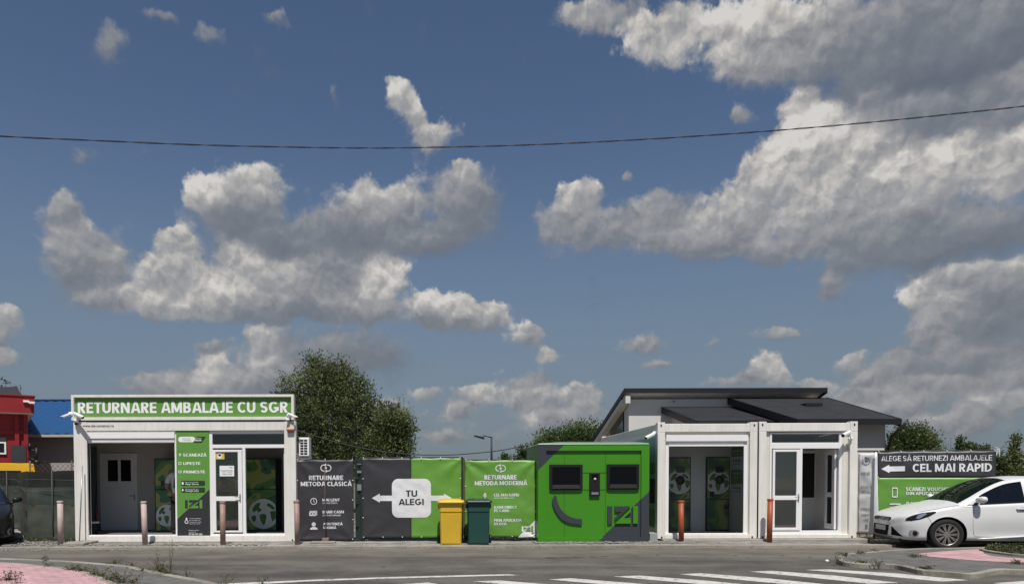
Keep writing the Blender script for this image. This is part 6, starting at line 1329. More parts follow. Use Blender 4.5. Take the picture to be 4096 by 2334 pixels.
tree('big olive green tree rising behind the dark banner',(at(1340,1900,TY).x,TY,-.05),
  [lobe(1270,1518,75,85,TY),lobe(1180,1588,75,95,TY),lobe(1390,1578,85,95,TY),lobe(1300,1658,120,120,TY,dy=-.4),lobe(1210,1738,100,120,TY,dy=-.2),lobe(1450,1648,70,90,TY),lobe(1420,1778,120,100,TY,dy=-.3),lobe(1160,1668,70,90,TY),lobe(1290,1828,140,90,TY),lobe(1335,1518,62,70,TY),lobe(1340,1588,90,80,TY,dy=.3),lobe(1480,1708,70,90,TY,dy=.2),lobe(1255,1468,30,40,TY),lobe(1390,1498,28,38,TY),lobe(1450,1538,24,35,TY)],4300,13,.115,11,spread=.28)
tree('smaller rounded tree at the right shoulder of the big tree',(at(1560,1900,TY-1).x,TY-1,-.05),
  [lobe(1560,1680,60,70,TY-1),lobe(1540,1770,85,80,TY-1),lobe(1610,1690,38,45,TY-1),lobe(1590,1740,65,70,TY-1),lobe(1500,1810,70,60,TY-1),lobe(1610,1800,45,55,TY-1)],1600,13,.11,12,spread=.26,trunk_r=.1)
QY = 36
tree('broad dark green tree between the green station and the house',(at(2260,1900,QY).x,QY,-.05),
  [lobe(2290,1750,95,48,QY),lobe(2350,1735,60,42,QY),lobe(2210,1765,60,38,QY),lobe(2160,1790,45,30,QY),lobe(2280,1820,140,60,QY),lobe(2420,1780,60,50,QY)],1500,13,.14,13,LEAFB,spread=.34)
tree('small bush tree at the left corner of the green station',(at(2110,1900,24).x,24,-.05),[lobe(2092,1818,22,26,24),lobe(2110,1840,34,30,24),lobe(2075,1850,24,20,24)],260,8,.11,14,LEAFB,trunk_r=.05,spread=.16)
tree('tiny treetop between the street lamp and the green station',(at(2022,1900,26).x,26,-.05),[lobe(2018,1832,12,14,26),lobe(2028,1845,20,14,26)],90,8,.10,15,LEAFB,trunk_r=.04,spread=.14)
RYT = 27
tree('dense round dark green tree right of the house',(at(3640,1900,RYT).x,RYT,-.05),
  [lobe(3650,1768,75,70,RYT),lobe(3600,1798,50,70,RYT),lobe(3710,1788,45,60,RYT),lobe(3630,1838,90,60,RYT),lobe(3720,1843,50,50,RYT),lobe(3620,1728,30,22,RYT),lobe(3570,1828,30,60,RYT)],1700,12,.10,16,LEAFB,spread=.22)
b_ = at(3560,1680,22)
SY2 = 23
for i,(px,pt,w,lab) in enumerate(((3842,1745,12,'slender leafy sapling topping the large banner, the tallest of the row'),(3868,1770,13,'slender sapling just right of the tallest one above the large banner'),(3890,1783,14,'low sapling tuft above the middle of the large banner'),(3920,1788,12,'low sapling tuft above the word AMBALAJELE'),(3945,1782,11,'low sapling tuft near the right end of the large banner'))):
    L0 = [lobe(px,pt+12+j*18,w*(.55+.25*((j*7+i)%3)),11,SY2) for j in range(max(2,int((1830-pt)/18)))]
    tree(lab,(at(px,1900,SY2).x,SY2,-.05),L0,150,6,.085,20+i,LEAFB,name='sapling',trunk_r=.025,spread=.10,group='saplings behind the large banner')
GYT = 26
for i,(lobs,lab) in enumerate((([(3995,1860,22,30),(4010,1900,40,40),(3990,1830,10,18)],'loose green bush just right of the large banner'),([(4062,1780,8,30),(4055,1820,14,26),(4045,1850,20,30),(4070,1760,6,16)],'tall upright bush shoot near the right edge'),([(4085,1870,22,30),(4060,1895,40,30),(4095,1850,12,20)],'low bush at the right edge above the white car roof'))):
    tree(lab,(at(lobs[0][0],1900,GYT).x,GYT,-.05),[lobe(*q,GYT) for q in lobs],420,8,.10,30+i,LEAF,name='bush',trunk_r=.04,spread=.16,group='bushes behind the white car')
rn = random.Random(3); b = MB(); kx = at(3780,1850,24.5).x
for i in range(22):
    px = 3760+rn.random()*62; t = at(px,1735+rn.random()*70,24.5); bs = Vector((t.x+rn.uniform(-.25,.25),24.5+rn.uniform(-.2,.2),-.05)); b.tube([bs,bs.lerp(t,.5)+Vector((rn.uniform(-.05,.05),0,0)),t],[.014,.009,.003],4,caps=False)
tag(b.build('dry_bush', DRYST), 'bare dry stems between the round tree and the saplings', 'bush')
tree('thin treetop behind the red building roof',(at(40,1900,36).x,36,-.05),[lobe(22,1524,12,9,36),lobe(8,1537,8,6,36),lobe(82,1562,7,18,36),lobe(55,1544,8,5,36),lobe(40,1620,60,50,36)],170,7,.11,41,LEAF,trunk_r=.06,spread=.12)
# distant strip of trees and field edge behind everything (low, mostly hidden)
def far_wood():
    rn = random.Random(8); k = thing('distant_wood','low dark line of far trees along the horizon','wood',(0,160,0)); cl = []
    for i in range(5000):
        x = rn.uniform(-220,260); y = rn.uniform(150,190); h = 3.0+1.8*noise.noise((x*.05,0,1))
        cl.append((Vector((x,y,rn.random()**.7*h)),Vector((0,0,1)),rn.random()))
    o = leaves_mesh('distant_wood', cl, LEAFB, k, 2.2, 1.2, 9); ORG[o] = Vector(); p = o.parent; o.parent = None; o.location = (0,160,0); bpy.data.objects.remove(p); o.name = 'far_wood'; tag(o,kind='stuff')
far_wood()

# ------------------------------------------------------------------ lamp, wires, pylon
LY = 42; a = at(1966,1745,LY); w = at(1900,1742,LY)
lp = thing('street_lamp','dark street lamp with a double arm head behind the green banner','lamp',(a.x,LY,-.05))
MB().tube([(a.x,LY,-.05),(a.x,LY,a.z*.6),(a.x,LY,a.z)],[.09,.07,.05],8).build('pole', FASC, lp)
MB().tube([(a.x,LY,a.z-.05),(w.x+.5,LY,w.z+.02)],.035,6).build('arm', FASC, lp)
b = MB(); b.hexa([(w.x-.05,LY-.15,w.z-.04),(a.x-.45,LY-.15,w.z-.22),(a.x-.45,LY+.15,w.z-.22),(w.x-.05,LY+.15,w.z-.04),(w.x-.05,LY-.15,w.z+.04),(a.x-.45,LY-.15,w.z-.08),(a.x-.45,LY+.15,w.z-.08),(w.x-.05,LY+.15,w.z+.04)]); b.build('lamp_head', FASC, lp)
def cable(label, pts, r, n=3, twist=False, Yf=None):
    P = []; S_ = smooth(pts, n)
    for i,(px,py) in enumerate(S_): P.append(at(px,py,Yf(px)))
    b = MB()
    if twist:
        for ph in (0, math.pi):
            Q = []
            for i in range(len(P)-1):
                for j in range(4):
                    t = (i+j/4); p = P[i].lerp(P[i+1],j/4); a_ = t*1.05+ph; Q.append(p+Vector((0,math.cos(a_)*r*.8,math.sin(a_)*r*.8)))
            b.tube(Q, r*.62, 5)
    else: b.tube(P, r, 6)
    return tag(b.build('overhead_cable', BLACK), label, 'cable')
cable('long twisted overhead cable sagging across the whole sky',[(-400,520),(0,545),(400,563),(800,580),(1200,589),(1500,592),(1800,588),(2100,580),(2400,567),(2700,550),(3000,530),(3300,506),(3600,478),(3850,452),(4096,425),(4500,375)],.016,8,True,lambda px: 19+(px-1800)*.0003)
cable('thin black cable running from the long kiosk to the green station',[(1178,1715),(1280,1748),(1400,1781),(1520,1803),(1650,1816),(1790,1818),(1900,1811),(2000,1800),(2112,1779)],.013,3,False,lambda px: 16.5)
PY = 120; a = at(3992,1788,PY); b = MB(); 
py_ = thing('power_pylon','tiny far power pylon with cross arms above the right bushes','pylon',(a.x,PY,-.05))
b.tube([(a.x-.5,PY,-.05),(a.x-.15,PY,a.z)],.07,4); b.tube([(a.x+.5,PY,-.05),(a.x+.15,PY,a.z)],.07,4)
for i in range(8): z = a.z*(.3+.09*i); b.tube([(a.x-.4,PY,z),(a.x+.4,PY,z+.35)],.035,4)
b.build('lattice_mast', STEEL, py_); b = MB(); [b.tube([(a.x-w_,PY,z),(a.x+w_,PY,z)],.07,4) for w_,z in ((.9,a.z),(1.1,a.z-.9))]; b.build('cross_arm', STEEL, py_)

# ------------------------------------------------------------------ weeds and the planted bed
def weed(label, px, py, h, seed, bushy=1.0, w=.12, dry=.2, z=.02, tilt=0):
    rn = random.Random(seed); c = gnd(px,py,z); k = thing('weed', label, 'weed', c, 'weeds growing from the pavement joints'); b = MB(); cl = []
    ns = max(3,int(7*bushy))
    for i in range(ns):
        hh = h*rn.uniform(.45,1.0); d = Vector((rn.gauss(0,w)+tilt*hh,rn.gauss(0,w*.6),hh)); m_ = c+d*.5+Vector((rn.gauss(0,.015),rn.gauss(0,.015),0)); t = c+d
        b.tube([c+Vector((rn.gauss(0,w*.25),rn.gauss(0,w*.25),-.02)),m_,t],[.0042,.0032,.0014],4,caps=False)
        for j in range(int(10*bushy)+3):
            s = rn.random()**(1.5 if bushy > .8 else .7); p = c.lerp(m_,s*2) if s < .5 else m_.lerp(t,s*2-1); cl.append((p+Vector((rn.gauss(0,.018),rn.gauss(0,.018),rn.gauss(0,.01))),Vector((rn.gauss(0,1),rn.gauss(0,1),.4)).normalized(),rn.random()*.9 if rn.random()>dry else 1))
    for j in range(int(34*bushy)): cl.append((c+Vector((rn.gauss(0,w*.7),rn.gauss(0,w*.5),abs(rn.gauss(0,h*.14)))),Vector((rn.gauss(0,1),rn.gauss(0,1),.6)).normalized(),rn.random()))
    b.build('stems', DRYST, k); leaves_mesh('leaves', cl, WEED, k, .029, 2.0, seed); return k
W_ = [(35,2318,.20,1.5,'bushy weed at the lower left corner of the pink path'),(70,2330,.26,.7,'tall thin weed beside the lower left corner of the pink path'),(165,2234,.07,.5,'tiny weed on the far kerb of the left pavement'),(180,2240,.07,.5,'tiny weed just right of another on the far left kerb'),(195,2262,.09,.7,'small weed at the upper edge of the pink path'),(285,2276,.14,1.4,'dense weed clump on the pink path edging, nearest the kiosk corner'),(325,2281,.12,1.4,'dense weed clump right beside the first on the pink path edging'),(375,2297,.16,1.2,'mid height weed at the bend of the pink path edging'),(405,2302,.14,1.2,'low leafy weed past the bend of the pink path edging'),(435,2318,.15,1.2,'leafy weed near the lower end of the pink path edging'),(487,2326,.26,1.6,'tall bushy weed in the middle of the left pavement bottom'),(530,2330,.20,.9,'upright narrow weed right of the tall bushy pavement weed'),(455,2252,.08,.8,'small dark weed on the left kerb, left of two'),(528,2260,.07,.7,'small dark weed on the left kerb, right of two'),(575,2280,.10,.6,'sparse weed on the left kerb before the tall stalk'),(640,2284,.26,1.4,'bushy weed at the foot of the tall dry stalk'),(670,2292,.26,1.2,'bushy weed right of the tall dry stalk'),(752,2304,.22,.5,'thin upright weed on the kerb right of the stalk'),(1045,2331,.13,.6,'weed on the asphalt by the white edge line'),(900,2338,.18,.7,'weed at the end of the left pavement kerb')]
for i,(x,y,h,bu,l) in enumerate(W_): weed(l,x,y,h*.95,50+i,bu,.05+.05*bu,.2)
weed('tallest dry weed stalk standing on the left kerb before the long kiosk',682,2285,.66,90,.6,.05,.7)
weed('leaning pale dry stalk beside the tallest weed',632,2272,.32,91,.4,.04,.9,tilt=-.2)
for i,(x,y,h,bu,l) in enumerate([(3348,2243,.13,.6,'thin weed at the tip of the right pavement'),(3382,2219,.09,1.0,'small leafy weed on the tip of the right kerb'),(3440,2210,.07,.8,'tiny weed on the far kerb of the right pavement'),(3512,2256,.13,.9,'forked weed on the near kerb of the right pavement'),(3450,2248,.06,.9,'low weed in the joints near the right pavement tip'),(3660,2223,.06,1.2,'low weed row at the left tip of the right pink path'),(3700,2270,.05,1.3,'flat weed patch on the right pavement near the kerb'),(3500,2201,.08,.5,'sparse weed on the far kerb near the white car'),(4072,2250,.06,1.4,'flat weed patch at the lower right of the pink path')]): weed(l,x,y,h*.95,120+i,bu,.05+.05*bu,.2,z=.045)
rn = random.Random(77); cl = []; B2 = [(p.x,p.y) for p in bedp]
def inside(x,y):
    r = False
    for i in range(len(B2)):
        (xa,ya),(xb,yb) = B2[i],B2[i-1]
        if (ya>y)!=(yb>y) and x < (xb-xa)*(y-ya)/(yb-ya)+xa: r = not r
    return r
xs = [p[0] for p in B2]; ys = [p[1] for p in B2]; n = 0
while n < 5200:
    x,y = rn.uniform(min(xs),max(xs)), rn.uniform(min(ys),max(ys))
    if not inside(x,y): continue
    n += 1; h = .10+.07*noise.noise((x*2.5,y*2.5,0))
    cl.append((Vector((x,y,zr+.01+rn.random()*max(.03,h))),Vector((rn.gauss(0,.8),rn.gauss(0,.8),.7)).normalized(),rn.random()))
k = thing('tmp','x','x',(0,0,0)); o = leaves_mesh('ground_cover', cl, WEED, k, .055, 2.2, 5); o.parent = None; bpy.data.objects.remove(k); tag(o,kind='stuff')
# rough grass along the foot of the fences at far left and behind the car
cl = []
for i in range(1600):
    x = rn.choice([rn.uniform(-11,-8.9), rn.uniform(10.2,15)]); y = rn.uniform(16.25,16.7) if x < 0 else rn.uniform(15.7,17.2)
    cl.append((Vector((x,y,rn.random()*.10)),Vector((rn.gauss(0,.4),rn.gauss(0,.4),1)).normalized(),rn.random()))
k = thing('tmp','x','x',(0,0,0)); o = leaves_mesh('rough_grass', cl, WEED, k, .07, 4, 6); o.parent = None; bpy.data.objects.remove(k); tag(o,kind='stuff')
for i,(x,y,s,l) in enumerate(((3308,2243,.035,'small white stone on the asphalt left of the right pavement tip'),(2545,2222,.02,'dark pebble on the asphalt beyond the crossing'))):
    c = gnd(x,y,RZ); tag(MB().lathe([(.0,0),(s,.005),(s*.9,s*.6),(s*.3,s),(.0,s)],(c.x,c.y,RZ),'Z',7,smooth=False).build('stone', PRINTW if i == 0 else STONE), l, 'stone')
# ------------------------------------------------------------------ cars
def interp(tab, x):
    if x <= tab[0][0]: return tab[0][1]
    for i in range(len(tab)-1):
        (a,p),(b,q) = tab[i],tab[i+1]
        if x <= b:
            m0 = (q-(tab[i-1][1] if i else p))/(b-(tab[i-1][0] if i else a) or 1); m1 = ((tab[i+2][1] if i+2 < len(tab) else q)-p)/((tab[i+2][0] if i+2 < len(tab) else b)-a or 1)
            s = (q-p)/(b-a); lim = lambda m: 0 if m*s <= 0 else (min(abs(m),3*abs(s)))*(1 if s > 0 else -1)
            m0, m1 = lim(m0), lim(m1); t = (x-a)/(b-a); h = b-a
            return (2*t**3-3*t*t+1)*p+(t**3-2*t*t+t)*h*m0+(-2*t**3+3*t*t)*q+(t**3-t*t)*h*m1
    return tab[-1][1]
ZB = [(0,.23),(.06,.20),(.3,.17),(1,.18),(3.5,.19),(4.2,.26),(4.36,.36)]
WD = [(0,.32),(.02,.41),(.07,.54),(.16,.70),(.35,.835),(.6,.897),(.9,.91),(1.4,.905),(2.2,.912),(3.3,.912),(3.8,.89),(4.15,.83),(4.30,.74),(4.36,.62)]
BL = [(0,.53),(.03,.59),(.08,.635),(.16,.675),(.35,.745),(.6,.81),(.9,.875),(1.15,.915),(1.4,.925),(2.2,.972),(3.0,1.02),(3.6,1.055),(4.0,1.06),(4.3,1.0),(4.36,.88)]
ZT = [(0,.55),(.03,.62),(.08,.665),(.16,.715),(.35,.80),(.6,.875),(.9,.945),(1.12,.995),(1.35,1.15),(1.6,1.295),(1.85,1.41),(2.05,1.465),(2.45,1.505),(2.8,1.50),(3.2,1.47),(3.6,1.415),(3.85,1.34),(4.05,1.22),(4.2,1.11),(4.3,1.03),(4.36,.90)]
ZE = [(1.12,.925),(1.35,1.055),(1.6,1.205),(1.85,1.33),(2.05,1.395),(2.45,1.445),(2.8,1.44),(3.2,1.395),(3.6,1.345),(3.85,1.285),(4.05,1.17),(4.2,1.075),(4.3,1.01)]
WE = [(1.12,.80),(1.35,.765),(1.6,.715),(1.85,.67),(2.05,.645),(2.45,.632),(3.2,.62),(3.6,.60),(4.05,.60),(4.3,.66)]
def ring(x):
    zb,w,bl,zt = (interp(t,x) for t in (ZB,WD,BL,ZT)); dp = min(1,max(0,(x-1.1)/.5)); R = [(0,zb),(.70*w,zb),(.945*w,zb+.035),((.985-.02*dp)*w,zb+.17),(1.0*w,.5*(zb+bl)+.05),(.985*w,bl-.12),(.965*w,bl-.03),(.925*w,bl)]
    if x < 1.115 or x > 4.29:
        for f in (.90,.84,.74,.42,0): R.append((f*w, bl+(zt-bl)*(1-(f/.925)**2)+.004))
        R[8] = (.905*w, bl+(zt-bl)*.07)
    else:
        ze, we = interp(ZE,x), interp(WE,x); t = min(1,max(0,(ze-bl)/.12)); R += [(we+.028*t+.01,max(ze-.035,bl+.004)),(we,ze),(we-.055,ze+.022),(we*.5,ze+.022+(zt-ze-.022)*.80),(0,zt)]
    return R
XS = sorted(set([0,.01,.02,.035,.05,.07,.1,.13,.16]+[round(.2+.05*i,3) for i in range(18)]+[1.12,1.16]+[round(1.2+.05*i,3) for i in range(62)]+[round(.475+.05*i,3) for i in range(16)]+[round(3.125+.05*i,3) for i in range(16)]+[1.48,2.28,2.37,3.22,3.32,3.78,4.33,4.36]))
SUBR = 3
def build_car(label, place, paint, name='parked_car', cam_features=False):
    """place(x along, y across, z) puts a car point into the world"""
    rings = []
    for x in XS:
        R = ring(x); Q = []
        for i in range(12):
            p0,p1,p2,p3 = R[max(i-1,0)],R[i],R[i+1],R[min(i+2,12)]
            for k_ in range(SUBR):
                t = k_/SUBR; lin = i in (0,6,7,8,9)
                Q.append(tuple(p1[j]+(p2[j]-p1[j])*t if lin else .5*(2*p1[j]+(-p0[j]+p2[j])*t+(2*p0[j]-5*p1[j]+4*p2[j]-p3[j])*t*t+(-p0[j]+3*p1[j]-3*p2[j]+p3[j])*t**3) for j in (0,1)))
        Q.append(R[12]); rings.append(Q)
    n = len(rings[0]); AX = (.87,3.52); ARZ, ARR = .318, .365
    V = []; idx = {}; gone = set()
    for i,x in enumerate(XS):
        for sg in (-1,1):
            for j,(y,z) in enumerate(rings[i]):
                xx, zz = x, z
                if y > .5 and j < 7*SUBR:
                    for ax in AX:
                        d = math.hypot(xx-ax,zz-ARZ)
                        if d < ARR: gone.add((i,j)); q = ARR/max(d,.05); xx = ax+(xx-ax)*q; zz = ARZ+(zz-ARZ)*q
                if j in (0,n-1) and sg == 1: idx[i,sg,j] = idx[i,-1,j]; continue
                idx[i,sg,j] = len(V); V.append((xx,sg*y,zz))
    F = {'body':[], 'windscreen':[], 'side_glass':[], 'rear_window':[]}
    def pane(xm): return 1.48 < xm < 2.28 or 2.37 < xm < 3.22 or 3.32 < xm < 3.78
    for i in range(len(XS)-1):
        xm = (XS[i]+XS[i+1])/2
        for sg in (-1,1):
            for j in range(n-1):
                f = [idx[i,sg,j],idx[i+1,sg,j],idx[i+1,sg,j+1],idx[i,sg,j+1]]
                if sg == 1: f = f[::-1]
                if len(set(f)) < 3: continue
                c = [sum(V[q][k_] for q in f)/4 for k_ in range(3)]
                if {(i,j),(i+1,j),(i+1,j+1),(i,j+1)} <= gone: continue
                b_ = 'body'
                if 7*SUBR <= j < 8*SUBR and pane(xm): b_ = 'side_glass'
                elif j >= 10*SUBR and 1.12 < xm < 2.05: b_ = 'windscreen'
                elif j >= 10*SUBR and 3.85 < xm < 4.2: b_ = 'rear_window'
                F[b_].append(f)
    caps = [[idx[0,-1,j] for j in range(n)]+[idx[0,1,j] for j in range(n-2,0,-1)], ([idx[len(XS)-1,-1,j] for j in range(n)]+[idx[len(XS)-1,1,j] for j in range(n-2,0,-1)])[::-1]]
    root = thing(name, label, 'car', place(2.1,0,0), 'parked cars')
    PV = [place(*v) for v in V]
    def mk(nm, faces, m, smooth=True, off=0):
        used = sorted({q for f in faces for q in f}); mp_ = {q:i for i,q in enumerate(used)}
        return MB().add([PV[q] for q in used],[[mp_[q] for q in f] for f in faces],0,smooth).build(nm, m, root, fix=False)
    body = mk('body', F['body']+caps, paint)
    CG = glass('car_glass',(.34,.37,.35),.06); CGW = glass('car_windscreen',(.62,.68,.64),.02,gain=.35); CGD = glass('car_side_glass',(.10,.11,.11),.06)
    mk('windscreen', F['windscreen'], CGW); mk('rear_window', F['rear_window'], CGD)
    for lo,hi in ((1.48,2.28),(2.37,3.22),(3.32,3.78)):
        for sg in (-1,1): mk('side_window',[f for f in F['side_glass'] if lo < sum(V[q][0] for q in f)/4 < hi and sum(V[q][1] for q in f)*sg > 0], CGD)
    def P(mb_, pts): return [place(*p) for p in pts]
    def cbox(mb_, x0,x1,y0,y1,z0,z1): mb_.hexa([place(*p) for p in ((x0,y0,z0),(x1,y0,z0),(x1,y1,z0),(x0,y1,z0),(x0,y0,z1),(x1,y0,z1),(x1,y1,z1),(x0,y1,z1))])
    TRIM = mat('car_trim', (.012,.012,.013), .5, var=.1); SEAT = mat('car_seat', (.03,.03,.032), .8, var=.1)
    b = MB(); cbox(b,1.25,4.05,-.80,.80,.5,.88); cbox(b,1.16,1.62,-.76,.76,.9,.985); cbox(b,1.62,1.72,-.70,.70,.86,.95); b.build('dashboard_and_dark_deck', TRIM, root, bevel=.03)  # first block is an added black deck standing in for the dark cabin
    for y in (-.37,.37):
        b = MB(); cbox(b,2.25,2.42,y-.22,y+.22,.85,1.20); cbox(b,2.30,2.40,y-.12,y+.12,1.21,1.36); b.build('seat', SEAT, root, bevel=.04)
    b = MB(); cbox(b,3.05,3.25,-.6,.6,.85,1.15); [cbox(b,3.1,3.2,y-.1,y+.1,1.16,1.28) for y in (-.35,.35)]; b.build('seat', SEAT, root, bevel=.04)
    b = MB(); v = []
    for x in (2.06,2.45,2.8,3.2,3.6,3.84): ze,we,zt = interp(ZE,x),interp(WE,x),interp(ZT,x); v += [place(x,-we+.05,ze-.01),place(x,-we*.4,ze+.7*(zt-ze)-.03),place(x,we*.4,ze+.7*(zt-ze)-.03),place(x,we-.05,ze-.01)]
    b.add(v,[(4*i+j,4*i+4+j,4*i+5+j,4*i+1+j) for i in range(5) for j in range(3)]); b.build('headliner', SEAT, root, fix=False)
    # underside and wheel housings
    b = MB(); cbox(b,.12,4.2,-.60,.60,.14,.45); b.build('underbody', TRIM, root)
    for ax in AX:
        for sg in (-1,1):
            b = MB(); v = []
            for a in range(-20,201,10):
                for y in (.55,.885): v.append(place(ax+.36*math.cos(rad(a)),sg*y,ARZ+.36*math.sin(rad(a))))
            b.add(v,[(2*i,2*i+2,2*i+3,2*i+1) for i in range(22)]); b.add([place(ax+.36*math.cos(rad(a)),sg*.56,ARZ+.36*math.sin(rad(a))) for a in range(-20,201,10)],[tuple(range(23))]); b.build('wheel_housing', TRIM, root, fix=False)
    TYRE = mat('tyre_rubber', (.016,.016,.016), .85, var=.2, vscale=12); RIM = mat('alloy_rim', (.50,.47,.42), .32, metal=.85, var=.05); DISC = mat('brake_dark', (.03,.028,.026), .6)
    for ax in AX:
        for sg in (-1,1):
            yo = sg*.895
            def L(r, a, y): return place(ax+r*math.cos(a), yo-sg*y, ARZ-.002+r*math.sin(a))
            def lat(prof, nn=36):
                m_ = MB(); v = [L(r,2*math.pi*i/nn,y) for r,y in prof for i in range(nn)]
                m_.add(v,[(k_*nn+i,k_*nn+(i+1)%nn,(k_+1)*nn+(i+1)%nn,(k_+1)*nn+i) for k_ in range(len(prof)-1) for i in range(nn)],0,True); return m_
            w = lat([(.218,.0),(.235,-.006),(.27,-.010),(.300,-.004),(.314,.02),(.316,.1),(.314,.18),(.30,.2),(.22,.2)]).build('wheel', TYRE, root)
            r_ = lat([(.222,.004),(.215,-.002),(.205,.004),(.200,.03),(.195,.12)])
            r_.add([L(.06,2*math.pi*i/16,.004) for i in range(16)]+[L(.062,2*math.pi*i/16,.03) for i in range(16)],[tuple(range(16))]+[(i,(i+1)%16,16+(i+1)%16,16+i) for i in range(16)])
            for s_ in range(10):
                for e in (-.10,.10):
                    a0 = 2*math.pi*s_/10; a1 = a0+e; wv = .011
                    def ed(r,a,y,o): p0 = (r*math.cos(a)-o*math.sin(a), r*math.sin(a)+o*math.cos(a)); return place(ax+p0[0],yo-sg*y,ARZ+p0[1])
                    r_.hexa([ed(.045,a0,.03,-wv),ed(.21,a1,.03,-wv*.9),ed(.21,a1,.03,wv*.9),ed(.045,a0,.03,wv),ed(.045,a0,.006,-wv),ed(.21,a1,.004,-wv*.8),ed(.21,a1,.004,wv*.8),ed(.045,a0,.006,wv)])
            r_.build('rim', RIM, w)
            d_ = MB(); d_.add([L(.205,2*math.pi*i/30,.07) for i in range(30)],[tuple(range(30))]); d_.build('brake_disc', DISC, w, fix=False)
    # door mirrors
    for sg in (-1,1):
        b = MB(); v = []; NU,NV = 14,9
        for j in range(NV+1):
            th = math.pi*j/NV
            for i in range(NU):
                ph = 2*math.pi*i/NU; cx_,cy_,cz_ = math.sin(th)*math.cos(ph), math.cos(th), math.sin(th)*math.sin(ph)
                sh_ = abs(cx_)**.75*(1 if cx_>0 else -1), abs(cy_)**.8*(1 if cy_>0 else -1), abs(cz_)**.75*(1 if cz_>0 else -1)
                v.append(place(1.42+sh_[0]*.072+.02*sh_[1], sg*(1.0+sh_[1]*.105), 1.03+sh_[2]*.066+.012*sh_[1]))
        b.add(v,[(j*NU+i,j*NU+(i+1)%NU,(j+1)*NU+(i+1)%NU,(j+1)*NU+i) for j in range(NV) for i in range(NU)],0,True); mr_ = b.build('door_mirror', paint, root)
        b = MB(); b.tube([place(1.39,sg*.85,.945),place(1.41,sg*.94,.985)],[.035,.025],8); b.build('mirror_foot', TRIM, mr_)
    # things laid on the skin
    bv = BVHTree.FromPolygons(PV,[f for f in F['body']+caps])
    ey = (place(0,1,0)-place(0,0,0)).normalized(); ex = (place(1,0,0)-place(0,0,0)).normalized(); O = place(0,0,0); SC_ = (place(1,0,0)-O).length
    def loc(p): d = p-O; return (d.dot(ex)/SC_, d.dot(ey)/SC_, d.z/SC_)
    def drape(nm, m, polys, caster, off=.005, step=.035, mirror=True, parent=None):
        bm = bmesh.new(); 
        for poly in polys: bm.faces.new([bm.verts.new((p[0],0,p[1])) for p in poly])
        bmesh.ops.triangulate(bm, faces=bm.faces[:])
        me = bpy.data.meshes.new('d'); bm.to_mesh(me); bm.free(); tmp = bpy.data.objects.new('d',me); cut_grid(tmp, step)
        pts = [caster(v.co.x, v.co.z, off) for v in me.vertices]; fs = [tuple(p.vertices) for p in me.polygons]; bpy.data.objects.remove(tmp); bpy.data.meshes.remove(me)
        def one(ps): 
            o = MB().add(ps,fs,0,True).build(nm, m, parent or root); return o
        r = one(pts)
        if mirror: one([place(l[0],-l[1],l[2]) for l in map(loc,pts)])
        return r
    def front(y, z, off):
        h = bv.ray_cast(place(-1,y,z), ex); p = h[0] if h[0] is not None else bv.find_nearest(place(0,y,z))[0]
        return p-ex*off
    def side(x, z, off, sg=-1):
        o = place(x,sg*2,z); h = bv.ray_cast(o,-ey*sg); p = h[0] if h[0] is not None else bv.find_nearest(place(x,sg*.9,z))[0]
        return p+ey*sg*off
    def diag(px, pz, off):                       # from the front corner, 40 degrees off the side
        d = (ex*.72+ey*.69).normalized(); o = place(px,-.9,pz)-d*2; h = bv.ray_cast(o,d); p = h[0] if h[0] is not None else bv.find_nearest(place(px,-.85,pz))[0]
        return p-d*off
    BLK = mat('grille_black', (.005,.005,.006), .8, var=.1, spec=.15); CHR = mat('chrome', (.6,.6,.6), .15, metal=1, var=0)
    drape('upper_grille', BLK, [[(-.38,.565),(.38,.565),(.41,.61),(.35,.638),(-.35,.638),(-.41,.61)]], front, .006, .05, False)
    drape('lower_grille', BLK, [[(-.33,.25),(.33,.25),(.37,.47),(-.37,.47)]], front, .006, .05, False)
    drape('side_grille', BLK, [[(.44,.46),(.435,.265),(.68,.25)]], front, .006, .05)
    pl_ = drape('number_plate', mat('plate_white',(.42,.42,.43),.5,var=.25,vscale=30), [rrect(-.26,.26,.35,.455,.01,2)], front, .012, .06, False)
    drape('plate_band', mat('plate_blue',(.02,.04,.25),.5), [[(.222,.355),(.255,.355),(.255,.45),(.222,.45)]], front, .014, .06, False, pl_)
    drape('badge', mat('badge_navy',(.012,.018,.05),.2,spec=.6), [arc(0,.605,.036,0,350,20,2.1)], front, .012, .06, False)
    b = MB(); b.tube([front(.085*math.cos(rad(a)),.605+.036*math.sin(rad(a)),.014) for a in range(0,361,20)],.006,6); b.build('badge_ring', CHR, root)
    b = MB()
    for z in (.585,.612): b.tube([front(-.36+.72*i/10,z,.008) for i in range(11)],.006,5)
    b.build('grille_bar', CHR, root)
    drape('splitter', mat('splitter_grey',(.20,.20,.205),.5), [[(-.50,.215),(.50,.215),(.46,.245),(-.46,.245)]], front, .03, .05, False)
    hl = drape('headlight', mat('headlight_black',(.012,.0125,.014),.25,spec=.35), [[(-.02,.585),(.0,.635),(.16,.70),(.35,.752),(.66,.795),(.64,.755),(.53,.685),(.34,.62),(.14,.585)]], diag, .006, .04)
    drape('headlight_reflector', mat('lamp_silver',(.62,.63,.65),.12,metal=.8,var=.3,vscale=40), [[(.24,.64),(.29,.715),(.43,.75),(.47,.73),(.38,.67),(.31,.635)]], diag, .010, .03)
    drape('fog_surround', mat('fog_recess',(.30,.30,.31),.5), [arc(.20,.33,.072,0,345,18,1.75)], diag, .006, .03)
    drape('fog_lamp', mat('headlight_black',(.02,.021,.023),.08), [arc(.23,.33,.05,0,345,16,1.15)], diag, .010, .03)
    SEAM = mat('panel_gap', (.02,.02,.02), .7, var=0)
